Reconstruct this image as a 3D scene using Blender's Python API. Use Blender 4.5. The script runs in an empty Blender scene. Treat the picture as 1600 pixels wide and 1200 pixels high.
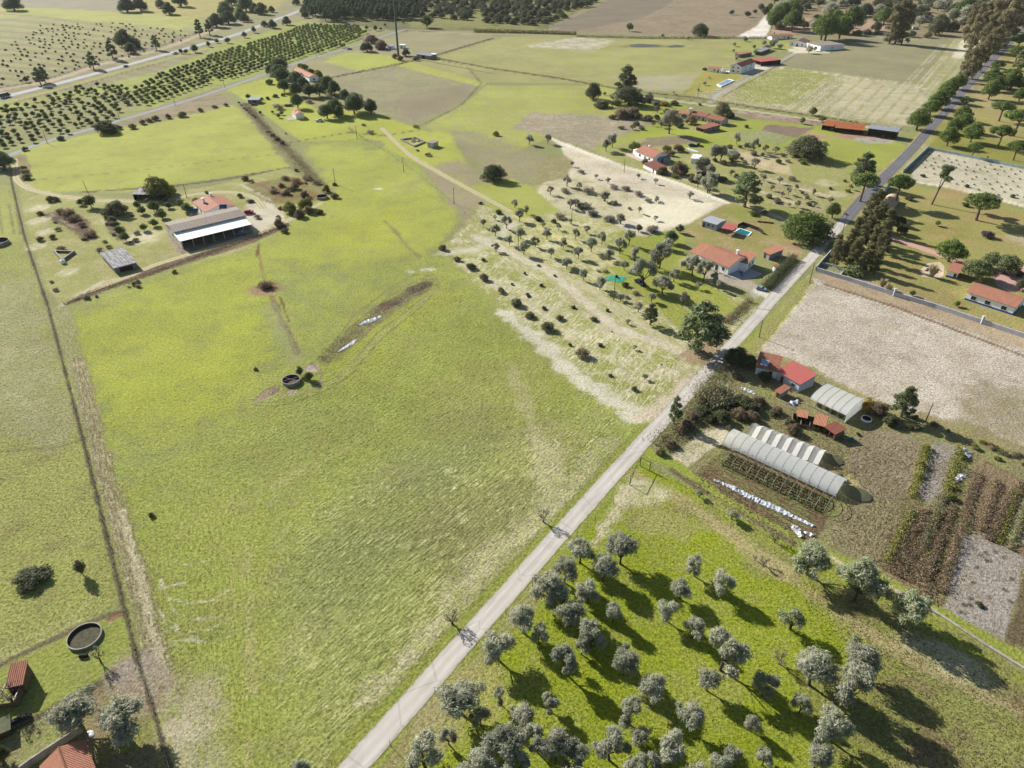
import bpy, math, random
import numpy as np
from mathutils import Vector

# ------------------------------------------------------------------ camera, sky, sun
scene = bpy.context.scene
COL = scene.collection
CAM_H = 110.0; FPX = 1100.0; PITCH = math.atan(750.0/1100.0)
SP, CP = math.sin(PITCH), math.cos(PITCH)
cam_data = bpy.data.cameras.new('Camera')
cam = bpy.data.objects.new('Camera', cam_data); COL.objects.link(cam)
cam.location = (0, 0, CAM_H); cam.rotation_euler = (math.pi/2-PITCH, 0, 0)
cam_data.sensor_width = 36.0; cam_data.lens = FPX/1600.0*36.0
cam_data.clip_start = 1.0; cam_data.clip_end = 30000.0
scene.camera = cam

SUN_EL = math.radians(28.0); SUN_AZ = math.radians(137.0)     # direction towards the sun, from +X
world = bpy.data.worlds.new('World'); scene.world = world; world.use_nodes = True
wn = world.node_tree; wn.nodes.clear()
sky = wn.nodes.new('ShaderNodeTexSky'); sky.sky_type = 'NISHITA'; sky.sun_disc = False
sky.sun_elevation = SUN_EL; sky.sun_rotation = math.pi/2-SUN_AZ
sky.air_density = 1.0; sky.dust_density = 1.2
bg = wn.nodes.new('ShaderNodeBackground'); bg.inputs['Strength'].default_value = 0.058
wo = wn.nodes.new('ShaderNodeOutputWorld')
wn.links.new(sky.outputs[0], bg.inputs[0]); wn.links.new(bg.outputs[0], wo.inputs[0])
sd = bpy.data.lights.new('Sun', 'SUN'); sd.energy = 5.0; sd.angle = math.radians(0.5); sd.color = (1.0, 0.96, 0.885)
sun = bpy.data.objects.new('Sun', sd); COL.objects.link(sun)
sdir = Vector((math.cos(SUN_EL)*math.cos(SUN_AZ), math.cos(SUN_EL)*math.sin(SUN_AZ), math.sin(SUN_EL)))
sun.rotation_euler = sdir.to_track_quat('Z', 'Y').to_euler(); sun.location = sdir*400
scene.view_settings.view_transform = 'Standard'; scene.view_settings.look = 'None'
scene.view_settings.exposure = 0.96; scene.view_settings.gamma = 1.0
scene.render.engine = 'CYCLES'

# ------------------------------------------------------------------ survey: map sheet coordinates -> metres
def G(x, y, z=0.0):
    u = (x-800.0)/FPX; v = (y-600.0)/FPX
    t = (CAM_H-z)/(SP+v*CP)
    return Vector((u*t, (CP-v*SP)*t, z))
def ppm(y):
    return FPX*(SP+(y-600.0)/FPX*CP)/CAM_H
def Z(ox, oy, s, pts):
    return [tuple([ox+p[0]/s, oy+p[1]/s]+([p[2]/s] if len(p) > 2 else [])+list(p[3:])) for p in pts]

EXPO = 1.62
def C(r, g, b, k=1.0):
    f = lambda c: ((c/255.0+0.055)/1.055)**2.4 if c > 10 else c/255.0/12.92
    return tuple(min(0.85, f(c)/EXPO*k) for c in (r, g, b))

# ------------------------------------------------------------------ object helpers
def tag(o, label=None, cat=None, group=None, kind=None):
    if label: o['label'] = label
    if cat: o['category'] = cat
    if group: o['group'] = group
    if kind: o['kind'] = kind
    return o
def empty(name, loc, rz=0.0, label=None, cat=None, group=None):
    o = bpy.data.objects.new(name, None); COL.objects.link(o)
    o.empty_display_size = 0.5
    o.location = loc; o.rotation_euler = (0, 0, rz)
    return tag(o, label, cat, group)
def link_mesh(name, me, parent=None, loc=(0, 0, 0), rz=0.0, sc=None):
    o = bpy.data.objects.new(name, me); COL.objects.link(o)
    o.location = loc; o.rotation_euler = (0, 0, rz)
    if sc: o.scale = sc
    if parent: o.parent = parent
    return o
class MB:
    def __init__(s): s.v = []; s.f = []; s.uv = []; s.mi = []; s.m = 0
    def face(s, pts, uv=None, m=None):
        n = len(s.v); s.v += [tuple(p) for p in pts]; s.f.append(tuple(range(n, n+len(pts))))
        s.uv.append(uv or [(p[0], p[1]) for p in pts]); s.mi.append(s.m if m is None else m)
    def box(s, x0, x1, y0, y1, z0, z1, m=None):
        p = [(x0,y0,z0),(x1,y0,z0),(x1,y1,z0),(x0,y1,z0),(x0,y0,z1),(x1,y0,z1),(x1,y1,z1),(x0,y1,z1)]
        for q, ax in (((3,2,1,0),0),((4,5,6,7),0),((0,1,5,4),1),((1,2,6,5),2),((2,3,7,6),1),((3,0,4,7),2)):
            pts = [p[i] for i in q]
            s.face(pts, [((a[0],a[1]) if ax == 0 else (a[0],a[2]) if ax == 1 else (a[1],a[2])) for a in pts], m)
    def tube(s, a, b, ra, rb, n=6, cap=True):
        a = Vector(a); b = Vector(b); d = (b-a)
        if d.length < 1e-5: return
        d.normalize(); u = d.orthogonal().normalized(); w = d.cross(u)
        A = [a+(u*math.cos(t)+w*math.sin(t))*ra for t in [2*math.pi*i/n for i in range(n)]]
        B = [b+(u*math.cos(t)+w*math.sin(t))*rb for t in [2*math.pi*i/n for i in range(n)]]
        for i in range(n):
            j = (i+1) % n; s.face([A[i], A[j], B[j], B[i]], [(i, 0), (i+1, 0), (i+1, 1), (i, 1)])
        if cap: s.face(B); s.face(A[::-1])
    def prism(s, poly, z0, z1):
        n = len(poly)
        s.face([(p[0], p[1], z1) for p in poly]); s.face([(p[0], p[1], z0) for p in poly[::-1]])
        for i in range(n):
            a, b = poly[i], poly[(i+1) % n]
            s.face([(a[0],a[1],z0),(b[0],b[1],z0),(b[0],b[1],z1),(a[0],a[1],z1)])
    def mesh(s, name, mats, smooth=False):
        me = bpy.data.meshes.new(name); me.from_pydata(s.v, [], s.f)
        ul = me.uv_layers.new(name='UVMap'); flat = [c for q in s.uv for p in q for c in (p[0], p[1])]
        ul.data.foreach_set('uv', flat)
        for m in (mats if isinstance(mats, (list, tuple)) else [mats]): me.materials.append(m)
        me.polygons.foreach_set('material_index', s.mi)
        if smooth: me.polygons.foreach_set('use_smooth', [True]*len(s.f))
        me.update(); return me
    def build(s, name, mats, parent=None, loc=(0, 0, 0), rz=0.0, smooth=False):
        return link_mesh(name, s.mesh(name, mats, smooth), parent, loc, rz)

# ------------------------------------------------------------------ materials
def nodes(name):
    m = bpy.data.materials.new(name); m.use_nodes = True; nt = m.node_tree; nt.nodes.clear()
    out = nt.nodes.new('ShaderNodeOutputMaterial'); b = nt.nodes.new('ShaderNodeBsdfPrincipled')
    nt.links.new(b.outputs[0], out.inputs[0])
    return m, nt, b, out
def N(nt, t, **k):
    n = nt.nodes.new(t)
    for a, v in k.items(): setattr(n, a, v)
    return n
def math_(nt, op, a, b=None, clamp=False):
    n = N(nt, 'ShaderNodeMath', operation=op, use_clamp=clamp)
    for i, q in enumerate((a, b)):
        if q is None: continue
        if isinstance(q, (int, float)): n.inputs[i].default_value = q
        else: nt.links.new(q, n.inputs[i])
    return n.outputs[0]
def mixc(nt, f, a, b, mode='MIX'):
    n = N(nt, 'ShaderNodeMix', data_type='RGBA', blend_type=mode)
    for i, q in ((0, f), (6, a), (7, b)):
        if isinstance(q, (int, float)): n.inputs[i].default_value = q
        elif isinstance(q, tuple): n.inputs[i].default_value = (q[0], q[1], q[2], 1)
        else: nt.links.new(q, n.inputs[i])
    return n.outputs[2]
def noise(nt, vec, scale, detail=3, rough=0.55):
    n = N(nt, 'ShaderNodeTexNoise'); n.inputs['Scale'].default_value = scale
    n.inputs['Detail'].default_value = detail; n.inputs['Roughness'].default_value = rough
    if vec is not None: nt.links.new(vec, n.inputs['Vector'])
    return n.outputs['Fac']
def rng_(nt, v, a, b, c=0.0, d=1.0):
    n = N(nt, 'ShaderNodeMapRange'); n.clamp = True
    for i, q in enumerate((v, a, b, c, d)):
        if isinstance(q, (int, float)): n.inputs[i].default_value = q
        else: nt.links.new(q, n.inputs[i])
    return n.outputs[0]
_mc = {}
def plain(name, col, col2=None, rough=0.85, scale=1.2, amt=1.0, bump=0.02, metal=0.0, thr=(0.42, 0.62), alpha=None):
    if name in _mc: return _mc[name]
    m, nt, b, out = nodes(name); _mc[name] = m
    g = N(nt, 'ShaderNodeNewGeometry').outputs['Position']
    n1 = noise(nt, g, scale, 5, 0.65); n2 = noise(nt, g, scale*9, 3)
    col2 = col2 or tuple(c*0.72 for c in col)
    c = mixc(nt, math_(nt, 'MULTIPLY', rng_(nt, n1, thr[0], thr[1]), amt), col, col2)
    k = rng_(nt, n2, 0.3, 0.7, 0.86, 1.12)
    kk = N(nt, 'ShaderNodeVectorMath', operation='SCALE'); nt.links.new(c, kk.inputs[0]); nt.links.new(k, kk.inputs['Scale'])
    nt.links.new(kk.outputs[0], b.inputs['Base Color'])
    b.inputs['Roughness'].default_value = rough; b.inputs['Metallic'].default_value = metal
    b.inputs['Specular IOR Level'].default_value = 0.25
    if alpha is not None: b.inputs['Alpha'].default_value = alpha
    if bump:
        bm = N(nt, 'ShaderNodeBump'); bm.inputs['Distance'].default_value = bump; bm.inputs['Strength'].default_value = 0.8
        nt.links.new(n2, bm.inputs['Height']); nt.links.new(bm.outputs[0], b.inputs['Normal'])
    return m
def sheet(name, col, col2, pitch=0.28, rows=0.0, rough=0.8, streak=0.5, bump=0.06, thr=(0.4, 0.65), line=0.75, spec=0.25):
    """ribbed or tiled roofing: ribs run down the slope (UV v), u runs along the ridge, in metres"""
    if name in _mc: return _mc[name]
    m, nt, b, out = nodes(name); _mc[name] = m
    uv = N(nt, 'ShaderNodeUVMap', uv_map='UVMap').outputs[0]
    sx = N(nt, 'ShaderNodeSeparateXYZ'); nt.links.new(uv, sx.inputs[0])
    w = math_(nt, 'SINE', math_(nt, 'MULTIPLY', sx.outputs[0], 2*math.pi/pitch))
    h = math_(nt, 'MULTIPLY_ADD', w, 0.5); h.node.inputs[2].default_value = 0.5
    mp = N(nt, 'ShaderNodeMapping'); mp.inputs['Scale'].default_value = (1, 0.3, 1); nt.links.new(uv, mp.inputs[0])
    n1 = noise(nt, mp.outputs[0], 0.9, 5, 0.7); n2 = noise(nt, uv, 4.0, 2)
    c = mixc(nt, math_(nt, 'MULTIPLY', rng_(nt, n1, thr[0], thr[1]), streak), col, col2)
    k = math_(nt, 'MULTIPLY', rng_(nt, n2, 0.3, 0.7, 0.8, 1.15), rng_(nt, h, 0, 0.5, line, 1.0))
    if rows:
        r = math_(nt, 'FRACT', math_(nt, 'DIVIDE', sx.outputs[1], rows))
        k = math_(nt, 'MULTIPLY', k, rng_(nt, r, 0, 0.18, 0.78, 1.0))
    kk = N(nt, 'ShaderNodeVectorMath', operation='SCALE'); nt.links.new(c, kk.inputs[0]); nt.links.new(k, kk.inputs['Scale'])
    nt.links.new(kk.outputs[0], b.inputs['Base Color']); b.inputs['Roughness'].default_value = rough
    b.inputs['Specular IOR Level'].default_value = spec
    bm = N(nt, 'ShaderNodeBump'); bm.inputs['Distance'].default_value = bump
    nt.links.new(h, bm.inputs['Height']); nt.links.new(bm.outputs[0], b.inputs['Normal'])
    return m
def leafmat(name, c1, c2, c3=None, rough=0.75, trans=0.22):
    if name in _mc: return _mc[name]
    m, nt, b, out = nodes(name); _mc[name] = m
    ge = N(nt, 'ShaderNodeNewGeometry'); oi = N(nt, 'ShaderNodeObjectInfo')
    c = mixc(nt, ge.outputs['Random Per Island'], c1, c2)
    if c3:
        c = mixc(nt, rng_(nt, noise(nt, ge.outputs['Position'], 0.8, 2), 0.42, 0.62), c, c3)
    k = rng_(nt, oi.outputs['Random'], 0, 1, 0.82, 1.16)
    kk = N(nt, 'ShaderNodeVectorMath', operation='SCALE'); nt.links.new(c, kk.inputs[0]); nt.links.new(k, kk.inputs['Scale'])
    nt.links.new(kk.outputs[0], b.inputs['Base Color']); b.inputs['Roughness'].default_value = rough
    b.inputs['Specular IOR Level'].default_value = 0.3
    tr = N(nt, 'ShaderNodeBsdfTranslucent'); nt.links.new(kk.outputs[0], tr.inputs[0])
    mx = N(nt, 'ShaderNodeMixShader'); mx.inputs[0].default_value = trans
    nt.links.new(b.outputs[0], mx.inputs[1]); nt.links.new(tr.outputs[0], mx.inputs[2]); nt.links.new(mx.outputs[0], out.inputs[0])
    return m
# ------------------------------------------------------------------ the ground: one sheet, soil and crop colours per vertex
def ground_axis():
    ys = np.concatenate([np.arange(1330, 700, -2.6), np.arange(700, -61, -2.2)])
    v = (ys-600)/FPX; t = CAM_H/(SP+v*CP); Y = (CP-v*SP)*t
    Y = np.concatenate([[-6000, -1500, -300, -60, 0, 20], Y, [Y[-1]*1.05, Y[-1]*1.3, Y[-1]*2, 5000, 14000]])
    u = np.arange(-0.93, 0.931, 2.3/FPX)
    u = np.concatenate([[-90, -20, -6, -2.5, -1.4, -1.1], u, [1.1, 1.4, 2.5, 6, 20, 90]])
    return Y, u
gY, gU = ground_axis()
gT = np.maximum(gY*CP+CAM_H*SP, 70.0)
PX = (gU[None, :]*gT[:, None]); PY = np.repeat(gY[:, None], len(gU), 1)
NR, NC = PX.shape
class Val:                                       # smooth value noise for ragged field edges
    def __init__(s, seed): s.r = np.random.RandomState(seed).rand(256, 256)
    def __call__(s, x, y):
        xi = np.floor(x).astype(int); yi = np.floor(y).astype(int); fx = x-xi; fy = y-yi
        fx = fx*fx*(3-2*fx); fy = fy*fy*(3-2*fy); r = s.r
        a = r[xi & 255, yi & 255]; b = r[(xi+1) & 255, yi & 255]; c = r[xi & 255, (yi+1) & 255]; d = r[(xi+1) & 255, (yi+1) & 255]
        return (a*(1-fx)+b*fx)*(1-fy)+(c*(1-fx)+d*fx)*fy
vn = Val(3)
def fbm(x, y, s): return (vn(x/s, y/s)+0.5*vn(x/s*2.1+7, y/s*2.1+3)+0.25*vn(x/s*4.3+1, y/s*4.3+9))/1.75-0.5
CA = np.zeros((NR, NC, 3)); CB = np.zeros((NR, NC, 3)); PR = np.zeros((NR, NC, 3)); UV = np.zeros((NR, NC, 3))
def ang(a, b):
    A = G(*a); B = G(*b); return math.atan2(B.y-A.y, B.x-A.x)
def setdir(sel, M, th):
    c, s = math.cos(th), math.sin(th)
    X = PX[sel]; Y = PY[sel]
    fv = X*c+Y*s; fu = -X*s+Y*c
    k = M > 0.5
    UV[sel][..., 0][k] = fu[k]; UV[sel][..., 1][k] = fv[k]
def window(P, m):
    x0, x1 = P[:, 0].min()-m, P[:, 0].max()+m; y0, y1 = P[:, 1].min()-m, P[:, 1].max()+m
    r = np.where((PY[:, 0] >= y0) & (PY[:, 0] <= y1))[0]
    if len(r) == 0: return None
    r0, r1 = r[0], r[-1]+1
    cc = np.where(((PX[r0:r1] >= x0) & (PX[r0:r1] <= x1)).any(0))[0]
    if len(cc) == 0: return None
    return (slice(r0, r1), slice(cc[0], cc[-1]+1))
def segd(X, Y, a, b):
    d = b-a; L = (d**2).sum()+1e-9
    t = np.clip(((X-a[0])*d[0]+(Y-a[1])*d[1])/L, 0, 1)
    return np.hypot(X-a[0]-t*d[0], Y-a[1]-t*d[1]), t
def apply(sel, M, A, B, p, s, t, th):
    M3 = M[..., None]
    if A is not None: CA[sel] = CA[sel]*(1-M3)+np.array(A)*M3
    if B is not None: CB[sel] = CB[sel]*(1-M3)+np.array(B)*M3
    for i, q in enumerate((p, s, t)):
        if q is not None: PR[sel][..., i] = PR[sel][..., i]*(1-M)+q*M
    if th is not None: setdir(sel, M, th)
def poly(pts, A=None, B=None, p=None, s=None, t=None, d=None, soft=1.0, wob=1.0, op=1.0, ws=6.0):
    P = np.array([tuple(G(*q))[:2] for q in pts]); sel = window(P, soft+wob*2)
    if sel is None: return
    X = PX[sel]; Y = PY[sel]
    inside = np.zeros(X.shape, bool); D = np.full(X.shape, 1e9)
    for i in range(len(P)):
        a, b = P[i], P[(i+1) % len(P)]
        with np.errstate(divide='ignore', invalid='ignore'):
            c = ((a[1] > Y) != (b[1] > Y)) & (X < (b[0]-a[0])*(Y-a[1])/(b[1]-a[1]+1e-12)+a[0])
        inside ^= c; D = np.minimum(D, segd(X, Y, a, b)[0])
    D = np.where(inside, D, -D)+fbm(X, Y, ws)*2*wob
    M = np.clip(D/soft+0.5, 0, 1); M = M*M*(3-2*M)
    E_ = 4*M*(1-M); M = np.clip(M+E_*fbm(X+31, Y+17, 1.5)*1.7+E_*fbm(X, Y, 4.5)*1.0, 0, 1)
    M = M*op
    apply(sel, M, A, B, p, s, t, ang(*d) if d else None)
def line(pts, w, A=None, B=None, p=None, s=None, t=None, soft=0.5, wob=0.3, op=1.0, ws=5.0, ruts=None, brk=0.0, setd=False):
    P = np.array([tuple(G(*q))[:2] for q in pts]); sel = window(P, w+soft+wob*2)
    if sel is None: return
    X = PX[sel]; Y = PY[sel]; D = np.full(X.shape, 1e9)
    for a, b in zip(P[:-1], P[1:]): D = np.minimum(D, segd(X, Y, a, b)[0])
    if ruts: D = np.abs(D-ruts)
    D = (w/2-D)+fbm(X, Y, ws)*2*wob
    M = np.clip(D/soft+0.5, 0, 1); M = M*M*(3-2*M)
    E_ = 4*M*(1-M); M = np.clip(M+E_*fbm(X+31, Y+17, 1.5)*1.7+E_*fbm(X, Y, 4.5)*1.0, 0, 1)
    M = M*op
    if brk: M = M*np.clip((fbm(X+50, Y, 7)+0.5-brk)*6+0.5, 0, 1)
    apply(sel, M, A, B, p, s, t, ang(pts[0], pts[-1]) if setd else None)
def blob(x, y, r, A=None, B=None, p=None, s=None, t=None, op=1.0, asp=1.0, th=0.0, wob=0.35, hard=0.6):
    g = G(x, y); P = np.array([[g.x-r*1.6, g.y-r*1.6], [g.x+r*1.6, g.y+r*1.6]]); sel = window(P, 1)
    if sel is None: return
    X = PX[sel]-g.x; Y = PY[sel]-g.y; c, s_ = math.cos(th), math.sin(th)
    a = X*c+Y*s_; b = (-X*s_+Y*c)*asp
    D = 1-np.hypot(a, b)/r+fbm(PX[sel], PY[sel], max(1.5, r/2.5))*2*wob
    M = np.clip(D/hard+0.3, 0, 1); M = M*M*(3-2*M)*op
    apply(sel, M, A, B, p, s, t, None)

C0 = C
def C(r, g, b, k=1.0):
    r2 = r*1.02+1+(max(0, g-r)*.42); g2 = g*(1.01 if g > r else 1.035)+1; b2 = b+((24 if g > r else 8) if b > 45 else 8)
    if r > 195: r2 += 10; g2 += 12; b2 += 8
    return C0(min(r2, 250), min(g2, 244), min(b2, 236), k)
G1 = C0(174,178,92); G2 = C0(155,164,84); G3 = C0(166,168,106); GV = C0(150,162,48); GD = C0(128,134,78)
SA = C0(232,218,194); SA2 = C0(216,202,178); BR = C0(160,142,118); MV = C0(170,158,140); DRY = C0(186,174,130); DK = C0(100,90,74)
RB = C0(150,112,86); WS = C0(248,240,230); LAWN = C0(166,154,100); PK = C0(214,172,158)
CA[:] = C(150,150,96); CB[:] = BR; PR[..., 0] = 0.25; PR[..., 1] = 0.2; PR[..., 2] = 0.6
UV[..., 0] = PX*0.6-PY*0.8; UV[..., 1] = PX*0.8+PY*0.6
# --- far country along the top
poly([(-300,-60),(1900,-60),(1900,60),(-300,60)], C(150,146,100), BR, .35, .1, .6, soft=20, wob=15, ws=60)
poly([(-200,-10),(190,-20),(260,5),(320,28),(180,20),(-200,20)], C(150,142,116), C(160,150,90), .3, .2, .3, soft=6)
poly([(-200,12),(60,12),(250,22),(340,36),(280,58),(130,96),(0,142),(-250,240)], C(160,168,84), C(150,134,90), .4, .85, .5, d=((0,95),(200,118)), soft=4)
poly([(-200,12),(60,12),(250,22),(320,30),(280,45),(60,26),(-200,30)], C(176,178,74), C(160,150,80), .3, .6, .4, soft=6, op=.8)
poly([(240,-30),(480,-30),(430,14),(330,30),(200,18)], C(172,160,92), C(150,130,80), .35, .2, .5, soft=8)
for k in range(15):
    line([(-60,16+k*9.2),(60,26+k*9.2),(160,40+k*8.8),(330,64+k*8.4)], 9, C0(150,134,108), None, None, None, None, soft=6, wob=1.2, op=.85, brk=.06)
line([(-150,190),(0,140),(75,128),(160,100),(250,78),(320,52),(380,34)], 7, C(188,166,138), C(150,130,100), .3, .3, .3, soft=3)
line([(-150,183),(0,137),(75,123),(160,95),(250,72),(320,47)], 2.4, DK, DK, .2, .3, .5, soft=1.5, wob=.8)
poly([(-200,245),(0,165),(150,134),(250,112),(350,70),(470,33),(570,38),(575,50),(545,72),(400,117),(275,157),(120,204),(0,240),(-200,330)], C(158,172,62), C(130,136,60), .4, .3, .5, d=((150,180),(300,130)), soft=3)
poly([(60,160),(180,140),(230,165),(160,196),(90,215),(0,236),(-60,236),(-40,190)], C(150,152,84), C(150,134,88), .4, .3, .6, soft=8, wob=5, op=.8)
line([(-60,188),(0,167),(100,140),(200,112),(262,96)], 2.2, DK, DK, .2, .3, .5, soft=1.5, wob=.8, op=.7)
line([(-60,182),(0,162),(100,137),(200,108),(300,82),(400,55)], 5, C(166,164,84), DRY, .3, .3, .5, soft=2)
# sandy yard beyond citrus, below wood
poly([(480,30),(640,30),(700,38),(680,48),(620,47),(600,38),(560,42)], C(178,156,128), C(150,126,100), .4, .1, .4, soft=6, wob=5)
poly([(470,-60),(960,-60),(940,-5),(900,20),(860,45),(640,50),(500,35)], C(112,112,68), C(150,130,88), .35, .1, .8, soft=5, wob=4)
poly([(720,5),(960,-20),(930,5),(870,32),(830,45),(640,44),(640,32)], C(140,140,74), C(158,140,98), .4, .1, .8, soft=8, wob=6, op=.8)
poly([(855,42),(960,0),(1010,-20),(1190,-25),(1210,20),(1160,58),(860,50)], C0(166,150,126), C0(150,134,108), .45, .1, .9, soft=6, wob=5)
poly([(858,42),(900,26),(965,-8),(1080,-20),(1040,10),(1000,30),(900,48)], C0(142,130,112), C0(150,142,112), .3, .6, .5, d=((860,42),(960,0)), soft=4)
poly([(1195,-30),(1800,-30),(1800,40),(1600,50),(1510,66),(1330,60),(1200,55)], C(160,142,108), C(120,118,74), .4, 0, .8, soft=10, wob=8)
poly([(1215,30),(1340,26),(1420,44),(1340,54),(1205,52)], C0(188,160,134), C0(160,138,110), .35, 0, .4, soft=6, wob=4)
poly([(1180,42),(1196,24),(1212,26),(1196,58),(1150,58)], WS, SA2, .4, 0, .3, soft=3)
# --- pale fields in the middle distance
poly([(400,100),(470,98),(600,62),(640,48),(730,52),(780,58),(690,86),(625,100),(520,122),(600,190),(560,190),(480,140)], C(160,150,112), C(152,156,84), .35, .25, .4, d=((480,110),(620,70)), soft=2)
poly([(540,82),(620,88),(640,100),(560,112),(505,96)], C(168,182,66), G2, .3, .2, .5, soft=4, wob=3)
poly([(630,96),(690,86),(800,100),(900,118),(950,132),(830,128),(752,130),(700,115)], C(166,160,104), C(150,146,84), .35, .3, .3, soft=2)
poly([(640,48),(780,56),(1160,62),(1150,100),(1110,112),(1065,146),(950,134),(700,92),(640,98),(790,58)], C(164,158,104), C(176,178,80), .4, .3, .4, d=((700,90),(800,60)), soft=2)
poly([(820,72),(900,58),(960,64),(930,80)], C(206,194,174), MV, .5, .3, .3, soft=6, wob=6, op=.8)
poly([(840,82),(1000,72),(1110,78),(1100,95),(1000,110),(850,100)], C(166,174,76), MV, .4, .3, .4, soft=8, wob=7, op=.8)
poly([(960,120),(1090,118),(1080,140),(1000,142)], C(182,170,150), C(166,170,90), .45, .2, .4, soft=5, wob=5, op=.8)
poly([(505,120),(625,101),(650,104),(752,132),(700,170),(640,195),(600,190),(540,140)], C(154,144,112), C(162,166,86), .4, .3, .3, d=((600,180),(745,135)), soft=2)
poly([(625,148),(745,130),(720,160),(650,190),(610,160)], C(150,136,110), C(140,124,104), .5, .4, .3, soft=8, wob=4, op=.7)
poly([(640,96),(760,131),(748,135),(620,103)], C(178,182,70), G2, .3, .2, .4, soft=2)
line([(500,125),(620,101),(690,84),(770,60)], 1.8, DK, DK, .2, .2, .5, soft=1.2, wob=.6, op=.75)
line([(665,88),(760,106),(870,122),(980,142),(1080,152),(1180,164)], 1.6, DK, DK, .2, .2, .5, soft=1.2, wob=.6, op=.8)
line([(665,88),(730,104),(752,130)], 1.4, DK, DK, .2, .2, .5, soft=1, wob=.5, op=.7)
line([(752,130),(720,165),(660,195),(640,200)], 1.4, DK, DK, .2, .2, .5, soft=1, wob=.5, op=.7)
poly([(760,134),(950,134),(1010,170),(1000,200),(925,205),(865,212),(800,240),(700,215),(660,200),(720,165)], C(166,172,84), C(176,182,66), .45, .3, .5, d=((700,190),(850,140)), soft=3)
poly([(830,175),(990,184),(1020,198),(935,238),(865,215),(800,200)], C(164,150,122), C(190,176,152), .4, .4, .4, soft=4, wob=3)
poly([(690,200),(760,210),(830,235),(860,250),(820,300),(740,250)], C(160,146,118), C(162,160,92), .45, .3, .4, soft=8, wob=5, op=.85)
# two garden meadows around the left farm
poly([(352,138),(440,118),(500,150),(600,182),(700,215),(690,222),(560,218),(470,222),(395,165)], C(172,184,58), C(160,160,72), .3, .25, .5, d=((400,200),(540,180)), soft=2)
poly([(600,208),(700,203),(720,240),(760,300),(720,320),(660,260),(600,232)], C(174,184,62), C(160,160,90), .35, .2, .5, soft=3)
poly([(500,105),(560,170),(520,190),(440,130),(470,100)], C(158,150,100), C(150,150,72), .4, .1, .5, soft=3)
poly([(520,170),(600,180),(595,190),(530,200),(500,185)], C(172,184,60), DRY, .3, .1, .5, soft=2)
poly([(25,238),(60,226),(150,208),(250,185),(352,163),(368,166),(400,195),(455,262),(330,280),(200,300),(60,300),(38,285),(22,255)], C(172,182,66), C(162,158,84), .38, .3, .5, d=((60,280),(440,235)), soft=2)
poly([(240,168),(345,145),(366,163),(250,190),(180,200)], C(160,144,110), C(140,124,92), .45, .2, .5, soft=4, wob=2)
line([(45,282),(200,268),(440,240)], 1.0, C(130,140,50), None, None, None, None, soft=.8, op=.7)
line([(130,300),(260,292),(340,282),(452,262)], 2.4, DK, BR, .3, .2, .5, soft=1.5, wob=.6)
# strip of scrub from the white cottage to the round tank
poly([(372,160),(384,158),(430,210),(466,240),(520,298),(500,312),(455,262),(404,204)], C(148,138,96), C(134,134,76), .5, .1, .9, soft=3, wob=3)
line([(382,162),(425,210),(452,228)], 2.0, DK, None, .3, .1, .8, soft=1)
line([(440,225),(545,207),(600,212),(655,203)], 1.2, DK, None, .2, .2, .5, soft=.8, wob=.4, op=.75)
line([(545,200),(580,225),(650,270),(720,330),(745,350)], 1.0, DK, None, .2, .2, .5, soft=.8, wob=.4, op=.75)
# main meadow
F = ((500,1000),(640,880))
poly([(100,485),(180,452),(300,412),(410,372),(520,300),(470,228),(560,215),(600,232),(660,262),(720,330),(690,380),(720,420),(860,540),(1030,640),(990,690),(860,848),(600,1130),(530,1210),(470,1290),(300,1290),(265,1200),(225,1060),(180,880),(140,700)], C(162,178,66), C(142,154,74), .45, .55, .8, d=F, soft=3, wob=1.5)
poly([(480,225),(600,235),(720,330),(690,380),(560,420),(400,400),(410,372),(520,300)], C(170,182,62), C(160,160,86), .4, .35, .6, d=((400,400),(560,340)), soft=6, wob=4)
poly([(110,500),(300,420),(400,395),(430,440),(420,560),(380,650),(170,690),(140,600)], C(170,182,58), C(148,164,60), .4, .35, .7, d=((150,600),(400,500)), soft=10, wob=5)
poly([(400,640),(560,520),(700,420),(820,540),(900,650),(760,700),(560,760),(420,760),(300,720)], C(156,174,66), C0(156,156,84), .4, .75, .9, d=((450,700),(700,540)), soft=18, wob=6)
poly([(560,760),(760,700),(960,640),(1000,680),(860,840),(600,1120),(500,1200),(420,1000),(440,840)], C(156,170,76), C(200,188,142), .28, .9, .9, d=((560,900),(800,700)), soft=22, wob=6)
poly([(200,760),(420,760),(440,900),(430,1200),(320,1200),(240,1000)], C(156,174,64), C0(168,162,98), .36, .6, .9, d=((300,760),(330,1180)), soft=18, wob=5)
for (x, y, r, c, o) in [(620,480,22,C(176,180,54),.6),(560,560,16,C(172,172,60),.4),(300,560,26,C(176,186,52),.5),(760,620,22,C(166,160,92),.5),(760,820,20,C(150,142,96),.5),(640,800,20,C(146,146,88),.4),(520,900,16,C(138,152,72),.6),(700,700,20,C(140,150,78),.5),(560,360,26,C(182,180,62),.5),(500,400,20,C(168,184,54),.5),(640,290,16,C(176,168,110),.35),(180,560,18,C(180,184,60),.5),(480,700,20,C(138,156,66),.5),(850,700,14,C(176,166,108),.5)]:
    blob(x, y, r, c, None, None, None, None, op=o, asp=1.4, th=.9)
line([(380,760),(384,860),(392,1000),(388,1200)], 2.2, C(190,178,122), None, None, None, None, soft=1.4, wob=1.0, op=.55, brk=.45)
line([(366,770),(362,1000),(350,1200)], 1.0, C(176,170,100), None, None, None, None, soft=.8, wob=.5, op=.5, brk=.4)
line([(800,570),(830,660),(858,760)], 3.0, C(190,180,130), None, .35, None, None, soft=3, wob=1.5, op=.7)
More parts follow.
